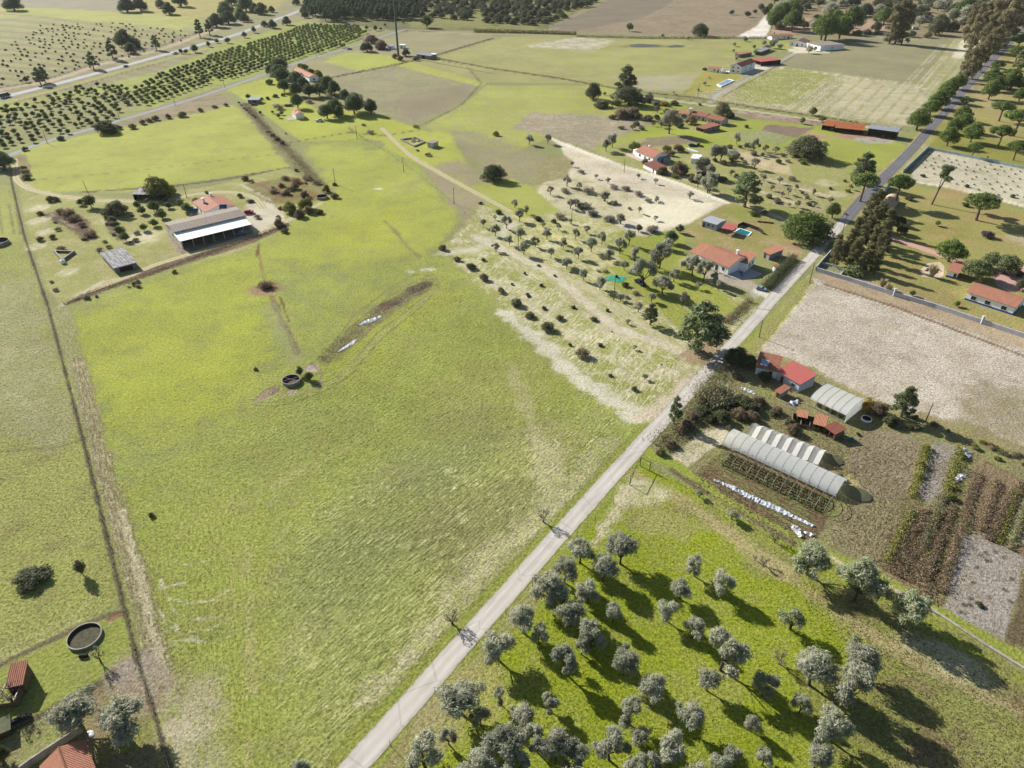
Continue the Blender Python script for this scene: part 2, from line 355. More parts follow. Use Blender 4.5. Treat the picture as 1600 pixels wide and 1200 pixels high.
line([(300,820),(420,760),(560,680),(700,590),(770,500)], 1.2, C(180,176,104), None, None, None, None, soft=1, wob=.4, op=.45, brk=.35)
line([(430,760),(560,690),(640,630)], 1.5, C(186,178,120), None, None, None, None, soft=1, wob=.6, op=.5, brk=.4)
for k, (w, o) in enumerate([((250,905),.9),((262,930),.8),((248,950),.8),((270,965),.7)]):
    x, y = w
    line([(x,y),(x+12,y+28),(x+40,y+38),(x+80,y+34),(x+110,y+15)], .42, C0(232,226,200), None, None, None, None, soft=.4, wob=.35, op=o, brk=.4, ws=3)
for (x, y) in [(270,875),(300,880),(262,915),(250,985),(268,1005),(280,1000)]:
    line([(x-14,y+4),(x+26,y-4)], .42, C0(232,226,200), None, None, None, None, soft=.4, wob=.3, op=.7, brk=.42, ws=2.5)
for k in range(9):                                # turning arcs of the drill at the field corner
    r = 26+k*9
    line([(330+r*math.cos(a)*1.05, 930+r*math.sin(a)*.72) for a in np.linspace(.1, 2.9, 14)], .5, C(120,132,56), None, None, None, None, soft=.5, wob=.15, op=.5)
# bare margin by the road and bottom corner
line([(950,700),(860,800),(760,880),(700,950),(640,1040),(600,1080)], 5.0, C(200,186,146), G2, .5, .9, .9, soft=5, wob=2.5, op=.8, setd=True)
line([(856,700),(862,775)], 5, C(200,186,148), G2, .5, .7, .9, soft=5, wob=2, op=.6)
line([(870,812),(800,850),(700,935),(670,985),(600,1075),(560,1100)], 1.6, C(206,192,152), None, None, None, None, soft=1, wob=.8, op=.8, brk=.3)
line([(1180,522),(1004,700),(925,790),(700,1040),(560,1196)], 9.5, C(146,164,56), C(160,156,80), .35, .3, .8, soft=1.5, wob=.5, setd=True)
# farm track down the left of the meadow
poly([(78,478),(110,480),(140,600),(170,740),(205,860),(250,980),(300,1200),(320,1300),(262,1290),(240,1130),(205,960),(165,800),(120,640)], C(156,162,82), C(176,164,124), .4, .5, .8, d=((95,490),(280,1200)), soft=2, wob=1)
line([(120,560),(165,740),(198,850),(232,960),(262,1100),(282,1210),(300,1300)], 4.0, C0(160,148,110), C0(196,184,150), .4, .8, 1, soft=1.8, wob=1.0, setd=True, op=.85)
line([(190,800),(225,925),(262,1090),(285,1210)], 1.4, C(208,192,160), None, None, None, None, soft=.8, wob=.7, op=.8, brk=.25)
blob(275,1120,9, C(192,176,146), G3, .5, .5, .7, op=.8)
blob(270,1185,9, C(200,184,156), G3, .45, .5, .7, op=.8)
# left strip pasture
poly([(-250,260),(15,290),(70,480),(130,690),(190,935),(100,990),(0,1040),(-200,1120)], C(164,174,76), C(152,142,86), .38, .2, 1.0, d=((0,900),(120,840)), soft=3)
poly([(-200,300),(12,295),(40,380),(-200,390)], C(166,174,72), G3, .35, .4, .6, soft=5)
poly([(-200,400),(55,440),(110,640),(100,700),(-200,640)], C(160,164,90), C(186,174,132), .4, .3, .8, soft=8, wob=4)
line([(0,705),(90,700),(200,660)], .8, C(112,100,70), None, None, None, None, soft=.6, op=.5)
line([(0,1040),(60,1008),(160,965),(195,957)], 1.2, C(110,96,72), None, None, None, None, soft=.8, wob=.5, op=.8)
line([(-20,1030),(60,990),(120,960),(150,930)], 1.0, C(184,178,120), None, None, None, None, soft=.6, wob=.3, op=.7)
line([(-20,1040),(70,998),(130,966)], .8, C(190,182,130), None, None, None, None, soft=.6, wob=.3, op=.6)
poly([(0,1045),(160,968),(196,958),(215,1035),(140,1075),(60,1120),(0,1140),(-150,1200),(-150,1100)], C(150,166,60), C(140,150,66), .4, .2, .7, soft=1.2)
poly([(60,1120),(215,1037),(245,1130),(262,1210),(280,1300),(60,1300),(50,1200)], C(150,134,100), C(150,150,78), .45, .1, .8, soft=2)
poly([(-150,1150),(60,1120),(120,1110),(60,1200),(40,1300),(-150,1300)], C(142,156,66), BR, .35, .1, .8, soft=2)
line([(0,1152),(60,1120),(140,1076),(215,1035)], 1.3, DK, None, .3, 0, .8, soft=1, wob=.5, op=.85)
poly([(164,968),(195,953),(197,962),(168,972)], C(150,112,90), None, .2, 0, .5, soft=.6)
blob(210,1050,5, C(176,160,142), BR, .4, 0, .8); blob(222,1080,5, C(180,166,140), BR, .4, 0, .8)
line([(14,245),(18,285),(38,370),(75,480),(130,690),(190,935),(215,1035),(242,1120),(268,1210),(290,1300)], .7, C0(110,104,76), DK, .4, 0, .9, soft=.8, wob=.4)
for k in (-4, 14, 24): line([(k,318),(k+8,365)], 1.0, C(120,110,70), None, None, None, None, soft=.8, wob=.4, op=.7)
# farmyard
poly([(28,262),(44,285),(60,302),(200,310),(330,290),(450,262),(500,300),(500,320),(430,365),(390,388),(300,412),(180,450),(95,478),(75,455),(55,400),(34,330)], C(164,168,76), C(188,176,126), .42, .15, .7, soft=2)
line([(22,248),(24,262),(27,282),(48,296),(95,307),(150,313),(210,315),(262,312),(310,303),(360,300),(395,308),(410,325)], 3.2, C(196,182,150), G3, .3, .4, .4, soft=1.2, wob=.4)
line([(22,248),(24,262),(27,282),(48,296),(95,307),(150,313),(210,315),(262,312),(310,303)], .8, C(156,156,84), None, None, None, None, soft=.5, wob=.2, op=.8)
poly([(385,318),(420,312),(440,330),(445,345),(425,352),(395,372),(386,345)], C(206,192,172), C(190,172,146), .4, .1, .4, soft=2, wob=1)
poly([(258,350),(300,345),(392,352),(402,372),(300,408),(285,398),(265,372)], C(164,148,124), C(130,118,98), .4, .1, .7, soft=2, wob=1)
line([(140,455),(200,432),(240,415),(300,396),(400,366),(450,345),(500,318)], 2.4, C(200,184,150), BR, .3, .4, .5, soft=1, wob=.5)
poly([(96,478),(140,452),(200,430),(300,398),(400,368),(450,348),(452,354),(400,378),(300,410),(200,440),(120,472)], C(140,118,90), C(90,76,58), .4, .3, .8, soft=1, wob=.7)
line([(95,478),(135,455),(160,440),(200,432)], 2, C(206,190,168), None, None, None, None, soft=1, wob=.8, op=.8)
poly([(62,335),(105,325),(140,345),(150,372),(135,378),(110,360),(80,345)], C(136,112,84), C(104,86,66), .5, .1, 1, soft=2, wob=1.5)
line([(80,335),(115,355)], .9, C(190,176,150), None, None, None, None, soft=.5)
for (x,y,r) in [(60,345,5),(72,362,4),(55,385,4),(165,345,5),(105,425,4),(222,372,8),(60,325,5)]: blob(x,y,r, SA, G1, .4, 0, .6, op=.8)
poly([(158,330),(180,345),(200,372),(195,380),(165,355)], C(120,100,76), G3, .4, 0, 1, soft=2, wob=1.5)
line([(140,318),(152,335),(160,365),(175,380),(215,385),(240,410)], 2.5, C(176,172,104), None, .3, 0, .6, soft=1.5, op=.8)
line([(262,372),(270,382),(290,408)], 1.4, C(180,160,130), None, None, None, None, soft=.6)
poly([(380,290),(420,282),(455,275),(500,300),(505,312),(470,318),(430,320),(400,305)], C(150,144,84), C(140,98,66), .45, .1, 1, soft=2, wob=2)
line([(376,288),(425,314)], 1.4, C(206,196,176), None, None, None, None, soft=.6); line([(406,288),(436,303)], 1.6, C(140,118,100), None, None, None, None, soft=.6)
poly([(10,246),(40,240),(48,260),(40,285),(28,282),(22,262)], C(150,150,90), C(150,120,90), .5, 0, .7, soft=1.5, wob=1)
# ditches in the meadow
blob(416,452,6.5, C(176,142,108), C(146,120,86), .5, 0, .8, asp=1.1, wob=.3)
blob(417,446,3.6, C(100,76,60), None, .3, 0, .9, wob=.3)
line([(405,398),(410,425),(416,450)], 1.0, C(160,130,80), None, None, None, None, soft=.8, wob=.4, op=.9, brk=.2)
line([(424,462),(440,500),(452,520),(465,552)], 2.0, C(150,126,90), DK, .5, 0, .8, soft=1, wob=.5, op=.9)
line([(437,463),(447,490),(452,503)], .8, C(120,90,64), None, None, None, None, soft=.5)
line([(420,480),(440,520),(462,560)], 5, C(150,160,96), None, .3, .5, .4, soft=3, op=.6)
line([(404,380),(402,400)], 1.0, C(120,92,64), None, None, None, None, soft=.6)
poly([(492,562),(520,535),(560,505),(620,462),(660,438),(678,438),(672,452),(640,472),(590,510),(540,548),(512,570)], C(140,130,92), C(158,158,90), .48, .4, 1, d=((500,560),(670,440)), soft=1.2, wob=1)
blob(655,448,6, C(104,90,66), BR, .4, .3, 1, asp=2, th=.7); blob(605,478,6, C(110,94,70), BR, .4, .3, 1, asp=2, th=.7)
for o in (0, 7):
    line([(505-o,566+o*.4),(560-o,500-o),(620-o,455-o),(655-o,436-o),(682,436-o*.4),(682+o*.6,450),(640+o,482+o),(590+o,520+o),(545+o,575+o),(510+o,600+o),(470,618+o),(430,628+o),(396,632)], .7, C(122,136,66), None, None, None, None, soft=.5, wob=.2, op=.8)
line([(682,452),(645,484),(600,520),(560,560),(530,590),(480,612),(400,632)], 1.6, C(172,170,110), None, None, None, None, soft=1, wob=.4, op=.7)
poly([(393,628),(410,612),(430,602),(440,608),(428,618),(400,628)], C(166,146,118), C(130,110,86), .4, 0, .8, soft=.7, wob=.3)
blob(488,574,2.2, C(190,172,160), None, .2, 0, .6); blob(455,612,1.4, C(180,156,140), None, .2, 0, .6); line([(485,565),(500,580),(502,600),(490,604)], .8, C(160,140,120), None, None, None, None, soft=.5)
for (x, y, r) in [(668,421,3),(640,425,2),(590,295,2.2)]: blob(x, y, r, WS, G2, .5, .6, .5, asp=1.5, op=.8)
line([(600,345),(615,358),(635,385),(657,402)], 1.6, C(140,124,84), None, None, None, None, soft=1, wob=.7, op=.85)
poly([(660,262),(720,250),(790,300),(800,330),(760,360),(735,350),(700,320)], C(162,148,118), C(166,164,92), .4, .2, .5, soft=4, wob=3)
# --- olive terraces in the middle
O = ((700,400),(980,560))
poly([(690,385),(735,345),(760,310),(850,290),(930,300),(1000,345),(1060,380),(1130,450),(1190,480),(1100,570),(1030,645),(990,625),(900,565),(790,480),(720,420)], C(172,170,98), C(206,192,160), .46, .5, .6, d=O, soft=3, wob=2)
poly([(700,398),(760,400),(860,450),(960,520),(1070,585),(1010,650),(880,560),(770,470)], C(160,168,72), C(210,196,166), .42, .5, .6, d=((760,470),(800,440)), soft=4, wob=3)
line([(745,370),(860,425),(960,510),(1090,560)], 5, C(208,194,170), BR, .32, .8, .4, soft=3, wob=1.5, setd=True)
line([(800,390),(900,440),(1000,505),(1060,545)], 3, C(206,190,160), G3, .36, .8, .4, soft=3, wob=1, op=.8)
line([(690,395),(740,390),(770,380),(800,350)], 5, C(212,200,182), G3, .4, .2, .4, soft=4, wob=2, op=.9)
line([(790,490),(860,550),(920,605),(1000,648)], 6, C(214,202,182), G2, .34, .4, .6, soft=3.5, wob=2.5)
line([(1095,570),(1070,610),(1010,650)], 5, C(206,186,164), G3, .35, .3, .5, soft=3, wob=1.5)
line([(640,242),(690,272),(760,310),(830,350),(900,385),(1000,430),(1090,490)], 3.0, C(196,184,118), None, .3, .3, .4, soft=1.2, op=.8, ruts=0)
line([(640,242),(690,272),(760,310),(830,350),(900,385),(1000,430)], .7, C(212,196,140), None, None, None, None, soft=.5, ruts=.9)
poly([(735,290),(800,280),(860,300),(870,330),(820,340),(770,325)], C(168,178,68), G3, .35, .1, .5, soft=4, wob=3)
poly([(850,250),(895,240),(900,280),(860,300),(830,290)], C(156,146,98), C(182,168,130), .4, .1, .6, soft=4, wob=2)
poly([(940,420),(1040,400),(1110,440),(1160,480),(1100,540),(1020,480),(960,450)], C(158,172,58), C(182,168,104), .36, .4, .6, d=((960,430),(1100,520)), soft=5, wob=4)
poly([(955,370),(1040,350),(1080,370),(1060,420),(990,430)], C(152,170,52), C(176,164,100), .36, .1, .6, soft=5, wob=4)
line([(860,440),(960,520),(1060,590)], .6, C(178,160,110), None, None, None, None, soft=.5, op=.6)
poly([(1060,560),(1105,500),(1150,490),(1140,530),(1100,575)], C(176,150,120), C(150,160,70), .4, .2, .5, soft=2, wob=1)
# bare sand yard
poly([(862,216),(880,222),(985,262),(1060,285),(1135,318),(1090,345),(1050,360),(1000,370),(940,340),(880,330),(840,300),(850,285),(885,280),(895,255)], C0(234,222,200), C0(212,196,162), .42, .3, .8, d=((870,220),(1130,310)), soft=2, wob=1.5)
poly([(1000,300),(1120,318),(1085,345),(1020,362),(960,330)], C(226,212,188), SA2, .25, .4, .3, d=((1000,340),(1130,315)), soft=3, wob=1)
poly([(840,290),(900,272),(1000,310),(1000,340),(930,345),(880,335)], C(200,186,150), C(150,150,84), .4, .1, .8, soft=4, wob=3, op=.7)
line([(862,217),(920,240),(985,262),(1060,286),(1135,316)], 3.4, C(228,216,196), None, .15, .2, .3, soft=1.2)
# smallholdings to the right of it
poly([(930,225),(1030,190),(1080,200),(1200,225),(1330,260),(1350,320),(1290,345),(1200,345),(1130,310),(1040,275),(985,262),(930,240)], C(160,168,76), C(184,168,124), .42, .2, .7, d=((1100,240),(1300,300)), soft=2)
poly([(928,238),(1030,192),(1160,222),(1200,230),(1060,232),(1000,215)], C(158,176,54), C(150,166,60), .35, .2, .5, soft=2)
poly([(1010,215),(1070,212),(1100,222),(1060,226),(1000,230)], C(146,130,104), G3, .3, 0, .5, soft=2)
poly([(950,170),(1000,152),(1060,160),(1130,195),(1180,185),(1290,195),(1410,225),(1420,232),(1380,265),(1330,260),(1200,228),(1130,212),(1050,190),(990,185)], C(158,174,60), C(164,158,86), .38, .2, .6, soft=2)
poly([(1198,195),(1270,200),(1245,216),(1192,204)], C(146,124,106), C(128,110,90), .4, .6, .5, d=((1200,196),(1270,205)), soft=1.5)
poly([(1150,205),(1195,204),(1240,216),(1215,226),(1150,218)], C(150,164,80), C(166,160,140), .4, .7, .5, d=((1150,210),(1240,222)), soft=2)
poly([(1262,222),(1340,205),(1400,218),(1370,224),(1300,215),(1260,205)], C(186,148,120), C(160,130,104), .4, 0, .5, soft=2, wob=1.5)
poly([(1330,216),(1400,216),(1390,224),(1350,224)], C(182,170,160), C(150,140,120), .4, 0, .4, soft=2, wob=1)
poly([(1155,235),(1225,245),(1240,275),(1180,262),(1150,248)], C(200,180,142), C(168,150,110), .4, .5, .6, d=((1155,240),(1240,270)), soft=2, wob=1)
poly([(1180,262),(1260,285),(1310,310),(1290,330),(1200,320),(1180,290)], C(166,160,98), C(190,174,140), .45, .6, .7, d=((1180,270),(1300,318)), soft=3, wob=2)
line([(1190,276),(1240,292),(1300,308)], 2, C(206,188,160), None, .3, .5, .5, soft=1.5, wob=1)
line([(1190,300),(1240,318)], 3, C(206,190,160), None, .3, .5, .5, soft=1.5, wob=1, op=.8)
blob(1290,286,6, SA2, G1, .4, 0, .6, op=.8); blob(1308,303,5, SA2, G1, .4, 0, .6, op=.7)
poly([(1135,318),(1185,330),(1210,345),(1240,372),(1250,395),(1230,420),(1200,405),(1150,395),(1090,385),(1065,365),(1085,345)], C(160,150,88), C(186,162,124), .4, .2, .6, soft=2, wob=1)
poly([(1145,320),(1180,326),(1200,340),(1150,345),(1130,330)], C(152,158,62), DRY, .35, 0, .6, soft=2)
poly([(1215,378),(1250,385),(1252,400),(1230,415),(1205,395)], C(176,140,108), DRY, .4, 0, .5, soft=2)
line([(1020,255),(1050,270),(1120,302),(1165,320),(1230,345),(1262,352)], 3.2, C(204,186,156), C(150,130,104), .35, .6, .4, soft=1.2)
poly([(1090,425),(1140,425),(1180,440),(1195,455),(1180,470),(1160,450),(1120,440)], C(186,172,152), C(160,146,128), .4, 0, .5, soft=2, wob=.8)
line([(1185,455),(1200,462),(1205,470)], 4, C(206,198,186), None, .1, 0, .3, soft=1)
# lane behind the orchard and the light strip fields
poly([(1075,152),(1130,128),(1190,104),(1250,78),(1340,56),(1525,62),(1500,120),(1460,165),(1425,195),(1400,200),(1280,180),(1160,165)], C(166,158,110), C(200,186,156), .4, .9, .4, d=((1180,170),(1300,90)), soft=2)
poly([(1190,104),(1250,82),(1345,55),(1490,62),(1470,95),(1440,134),(1380,124),(1290,112),(1235,106)], C(154,144,116), C(160,160,86), .4, .5, .3, soft=3, wob=2)
poly([(1490,66),(1530,62),(1500,118),(1458,165),(1440,136),(1468,100)], C(184,170,136), C(150,166,76), .45, .95, .4, soft=3, wob=1)
poly([(1505,60),(1535,62),(1515,92),(1485,90)], C(224,212,190), None, .3, .8, .3, soft=3, wob=1)
line([(1220,106),(1290,115),(1380,127),(1450,140)], 3.0, C(214,200,168), None, .3, .3, .3, soft=2, wob=.8)
poly([(1320,118),(1440,138),(1462,160),(1422,196),(1360,188),(1290,170)], C(198,182,152), C(150,150,90), .4, .95, .4, d=((1330,190),(1440,120)), soft=8, wob=5)
poly([(1150,130),(1230,106),(1300,118),(1240,165),(1160,158)], C(160,160,86), C(206,190,160), .34, .95, .4, soft=8, wob=3, d=((1180,170),(1300,90)))
line([(1020,150),(1110,160),(1200,172),(1300,185),(1420,205)], 1.2, DK, None, .2, 0, .6, soft=1, wob=.5, op=.7)
line([(1020,153),(1110,165),(1200,177),(1300,192),(1400,205)], 3.2, C(204,190,158), None, .25, .2, .4, soft=1.2)
poly([(1140,172),(1200,178),(1290,190),(1280,196),(1180,186)], C(150,124,108), C(190,170,150), .5, 0, .9, soft=1.5, wob=1)
line([(1110,160),(1118,148),(1150,132),(1195,108),(1245,82)], 3.6, C(178,172,164), C(160,152,140), .3, .3, .3, soft=1)
line([(1130,150),(1190,118),(1240,88)], 1.0, DK, None, .2, 0, .6, soft=.8, op=.8)
poly([(1235,72),(1260,68),(1300,80),(1290,84),(1240,82),(1220,76)], C(214,200,176), None, .3, 0, .3, soft=2)
poly([(1150,66),(1180,62),(1235,64),(1240,75),(1195,85),(1130,82),(1112,88)], C(158,168,74), C(170,160,100), .35, 0, .5, soft=2)
poly([(1100,112),(1150,108),(1160,122),(1115,140),(1070,150),(1085,125)], C(172,158,76), C(160,166,70), .45, 0, .5, soft=2)
poly([(1172,96),(1200,100),(1198,110),(1165,118),(1158,112)], C(206,194,174), None, .3, 0, .4, soft=1.5)

for k in range(44):
    t_ = k/43; full = t_ > .78
    b0 = (1105+t_*320, 157+t_*40); b1 = (1250+t_*280, 80-t_*14); e_ = 1.0 if full else .52
    line([b0, (b0[0]+(b1[0]-b0[0])*e_*.5, b0[1]+(b1[1]-b0[1])*e_*.5), (b0[0]+(b1[0]-b0[0])*e_, b0[1]+(b1[1]-b0[1])*e_)], 1.5, C0(222,210,188) if k % 3 else C0(150,160,84), None, None, None, None, soft=1.0, wob=.4, op=.6 if t_ > .3 else .4, brk=.42 if t_ > .35 else .55)
for k in range(13):
    a = (705+k*14, 395+k*9-k*k*.2); line([(a[0]-20+k*10, a[1]+k*2), (a[0]+130+k*9, a[1]+95), (a[0]+260+k*6, a[1]+190)] if k < 8 else [(760+(k-8)*50, 440-(k-8)*18), (900+(k-8)*40, 520-(k-8)*14), (1040+(k-8)*20, 600-(k-8)*14)], .9, C0(220,208,182), None, None, None, None, soft=.7, wob=.4, op=.6, brk=.38)
for k in range(16):
    line([(740+k*20, 440+k*13), (790+k*20, 405+k*11)], .8, C0(224,212,188), None, None, None, None, soft=.6, wob=.35, op=.65, brk=.34, ws=3)
blob(1010,72,26, C0(120,112,84), C0(150,150,96), .4, 0, 1, asp=2.6, op=.85)
for k in range(5):
    blob(1330+k*62, 520+k*28+(k%2)*50, 9, C0(190,184,140), None, .55, None, .9, op=.6, asp=1.6, th=-.4, wob=.7)
for k in range(26):
    y0 = 446+k*9; line([(1262-k*5, y0), (1430-k*3, y0+52), (1640, y0+118)], .8, C0(244,238,228) if k % 2 else C0(176,160,140), None, None, None, None, soft=.6, wob=.3, op=.8, brk=.36)
# --- right park
poly([(1440,190),(1530,100),(1620,20),(1900,20),(1900,280),(1600,262),(1452,232),(1432,215)], C0(166,160,98), C0(188,166,120), .4, .1, .6, soft=2, wob=1)
poly([(1440,195),(1500,190),(1600,235),(1600,262),(1452,232)], C(150,150,66), C(160,140,90), .4, .1, .6, soft=4, wob=2)
poly([(1520,140),(1560,130),(1570,160),(1540,175)], C(176,158,112), None, .3, 0, .5, soft=4, wob=2, op=.7)
poly([(1452,234),(1600,264),(1900,330),(1900,400),(1600,322),(1425,280),(1425,262)], C(204,190,170), C(166,162,116), .38, .6, .6, d=((1430,250),(1600,290)), soft=1.5, wob=1)
line([(1425,283),(1480,292),(1600,322),(1750,358)], 3.2, C(226,208,180), None, .2, .3, .3, soft=1)
poly([(1425,287),(1600,328),(1900,410),(1900,620),(1600,520),(1395,455),(1330,425),(1290,410),(1300,395),(1350,330),(1400,295)], C0(166,162,96), C0(184,162,112), .42, .15, .5, soft=1.5, wob=.6)
for (x, y, r, c) in [(1500,305,10,C(176,146,98)),(1440,385,10,C(146,146,66)),(1560,480,9,C(178,160,110)),(1470,470,8,C(160,142,86)),(1560,340,10,C(176,148,100)),(1475,360,9,C(150,140,66)),(1590,375,6,C(196,180,160))]:
    blob(x, y, r, c, None, None, None, None, op=.6, wob=.6)
# dry plough land
poly([(1170,548),(1265,430),(1300,445),(1400,470),(1600,540),(1900,640),(1900,850),(1600,720),(1530,690),(1430,650),(1330,615),(1270,575),(1210,560)], C0(230,218,202), C0(184,168,144), .44, .95, .8, d=((1200,500),(1600,640)), soft=1.5, wob=.8)
poly([(1270,428),(1300,425),(1400,450),(1600,522),(1900,620),(1900,650),(1600,545),(1400,478),(1290,445)], C(190,168,138), C(156,130,104), .35, .6, .5, d=((1300,430),(1600,535)), soft=1.5, wob=.6)
line([(1290,445),(1400,480),(1600,556),(1750,612)], 1.8, C(140,116,88), None, .2, .5, .4, soft=.8)
line([(1290,440),(1400,475),(1600,549),(1750,604)], .5, C(176,154,110), None, None, None, None, soft=.4, op=.8)
poly([(1500,600),(1600,600),(1800,650),(1800,760),(1600,700),(1500,660)], C(176,160,134), C(150,140,96), .5, .7, .8, soft=10, wob=6, op=.7)
poly([(1430,640),(1540,670),(1700,740),(1700,770),(1540,700),(1440,660)], C(160,150,104), C(150,132,100), .45, .3, .8, soft=3, wob=2)
line([(1262,440),(1185,535),(1150,560)], 5, C(156,166,66), C(170,156,106), .4, .2, .7, soft=2, wob=.8)
line([(1180,545),(1215,560),(1270,578),(1330,612),(1430,650),(1540,690),(1700,756)], 2.6, C0(166,160,96), C0(170,150,112), .4, .2, 1, soft=2, wob=1.4, op=.85)
line([(1185,535),(1225,485),(1268,432)], 2.4, C0(170,162,104), C0(190,170,130), .45, .2, 1, soft=2, wob=1.4, op=.8)
# --- market garden
poly([(1010,700),(1060,640),(1110,570),(1170,550),(1270,580),(1330,620),(1430,660),(1540,690),(1700,760),(1700,1080),(1600,1040),(1500,1000),(1360,900),(1260,850),(1100,765)], C(148,136,96), C(150,156,72), .45, .2, 1, soft=1.5, wob=.8)
poly([(1045,715),(1075,695),(1130,660),(1160,680),(1100,710),(1060,735)], C(206,190,162), C(170,160,110), .36, .3, .7, soft=1.5, wob=1.2)
poly([(1330,690),(1350,670),(1420,680),(1450,700),(1440,730),(1420,790),(1400,800),(1320,750)], C0(170,156,130), C0(148,136,104), .45, .6, 1, d=((1330,740),(1400,680)), soft=1.5, wob=.7)
poly([(1290,850),(1330,765),(1420,790),(1400,830),(1375,880),(1330,870)], C0(168,160,120), C0(146,132,102), .5, .95, 1, d=((1320,850),(1350,780)), soft=1.5, wob=.7)
poly([(1375,885),(1420,780),(1450,790),(1520,830),(1470,955),(1440,940)], C0(160,138,108), C0(142,142,86), .45, .7, 1, d=((1430,930),(1470,820)), soft=1, wob=.7)
poly([(1440,700),(1470,690),(1500,700),(1470,770),(1450,790),(1430,770)], C0(174,164,154), C0(150,138,120), .4, .3, .7, soft=1.2, wob=.6)
poly([(1520,730),(1540,720),(1600,755),(1640,800),(1600,870),(1540,850),(1500,800)], C0(164,142,112), C0(138,122,98), .5, .95, 1, d=((1540,840),(1590,750)), soft=1, wob=.6)
poly([(1505,835),(1530,832),(1600,870),(1590,930),(1568,1000),(1475,955),(1490,900)], C0(184,174,164), C0(156,142,122), .42, .4, .9, d=((1480,950),(1520,840)), soft=.8, wob=.5)
poly([(1570,840),(1595,760),(1640,780),(1620,860)], C(170,160,140), C(140,156,62), .5, .9, .6, d=((1575,850),(1600,770)), soft=.8, wob=.3)
poly([(1572,1000),(1600,900),(1800,960),(1800,1080)], C(124,108,78), DK, .4, .3, 1, soft=1, wob=.6)
for k in range(18):
    a, b = random.Random(k).random(), random.Random(k+99).random()
    blob(1495+a*85+b*8, 960-a*20-b*105+a*25, .6, C(80,70,64), None, None, None, None, op=.9, wob=.2)
poly([(1085,740),(1140,690),(1315,775),(1270,850),(1240,840),(1150,790)], C(128,104,76), C(126,134,60), .45, .8, 1, d=((1110,730),(1290,830)), soft=1, wob=.6)
line([(1160,790),(1230,838),(1280,852)], 2, C(124,100,76), None, .3, 0, .9, soft=1)
line([(1010,705),(1060,730),(1120,775),(1180,812),(1260,856),(1320,878),(1400,920),(1480,965),(1560,1010),(1640,1050)], 3.6, C(148,168,52), C(164,164,76), .35, .1, .7, soft=1, wob=.5)
line([(1280,860),(1340,895),(1400,922),(1460,955)], 1.0, C(206,188,156), None, None, None, None, soft=.6, wob=.4, brk=.3)
line([(1050,735),(1110,775),(1180,815),(1240,850)], 1.4, C(120,104,80), None, .3, 0, .9, soft=.8, wob=.5)
poly([(1290,735),(1330,740),(1350,765),(1320,775)], C(200,176,130), C(150,150,76), .45, 0, .8, soft=1.5, wob=1)
# --- near olive grove
poly([(1000,722),(1080,760),(1160,812),(1260,862),(1400,930),(1600,1056),(1900,1220),(1900,1500),(560,1500),(600,1200),(700,1075),(860,890),(950,790)], C(142,166,40), C(156,168,58), .42, .1, .9, d=((900,1000),(1100,1150)), soft=1.5, wob=.6)
poly([(1000,770),(1100,830),(1300,950),(1400,1060),(1600,1160),(1900,1300),(1900,1200),(1600,1060),(1400,940),(1240,860),(1050,765)], C(152,158,66), C(140,126,84), .42, .2, 1, d=((1000,760),(1500,1060)), soft=8, wob=3)
poly([(1330,1020),(1480,1040),(1600,1120),(1700,1300),(1400,1300),(1350,1180)], C(148,156,66), C(142,124,86), .46, .1, 1, soft=10, wob=5)
poly([(1230,1040),(1330,1060),(1420,1130),(1400,1200),(1330,1190),(1260,1120)], C(140,132,80), C(146,158,56), .45, .1, 1, soft=8, wob=4, op=.7)
line([(990,740),(1050,772),(1120,820),(1180,862),(1260,920),(1340,980),(1430,1030),(1520,1075),(1640,1130)], 3.0, C(190,172,124), None, .4, .4, .7, soft=2, wob=1.2, op=.75)
blob(1480,1030,8, C(200,186,150), G3, .4, .5, .6, asp=2.2, th=-.75); blob(1200,880,6, C(190,172,122), G3, .4, .5, .6, asp=2, th=-.75, op=.7)
poly([(915,860),(950,800),(985,745),(1010,745),(1060,768),(1040,790),(985,790),(950,830),(925,870)], C(204,190,156), C(166,164,92), .38, .4, .6, d=((930,860),(985,760)), soft=2.5, wob=1.5)
poly([(985,800),(1050,790),(1100,830),(1060,850),(980,830)], C(168,164,92), C(150,130,90), .4, .1, .8, soft=5, wob=2)
line([(860,900),(790,985),(700,1090),(600,1215)], 3.2, C(160,162,78), C(176,156,112), .4, .3, .8, soft=1.5, wob=.6)
blob(745,1080,7, C(184,172,112), GV, .4, .2, .7, op=.7); blob(680,1130,6, C(180,166,120), GV, .4, .2, .7, op=.7)
# sandy shoulders on the far asphalt road
line([(1330,335),(1370,292),(1425,238),(1450,210)], 10, C(168,160,92), C(190,170,140), .4, .2, .6, soft=2, wob=.8)
line([(1484,167),(1530,115),(1570,75)], 11, C(150,140,100), C(190,172,140), .45, .2, .6, soft=3, wob=1)

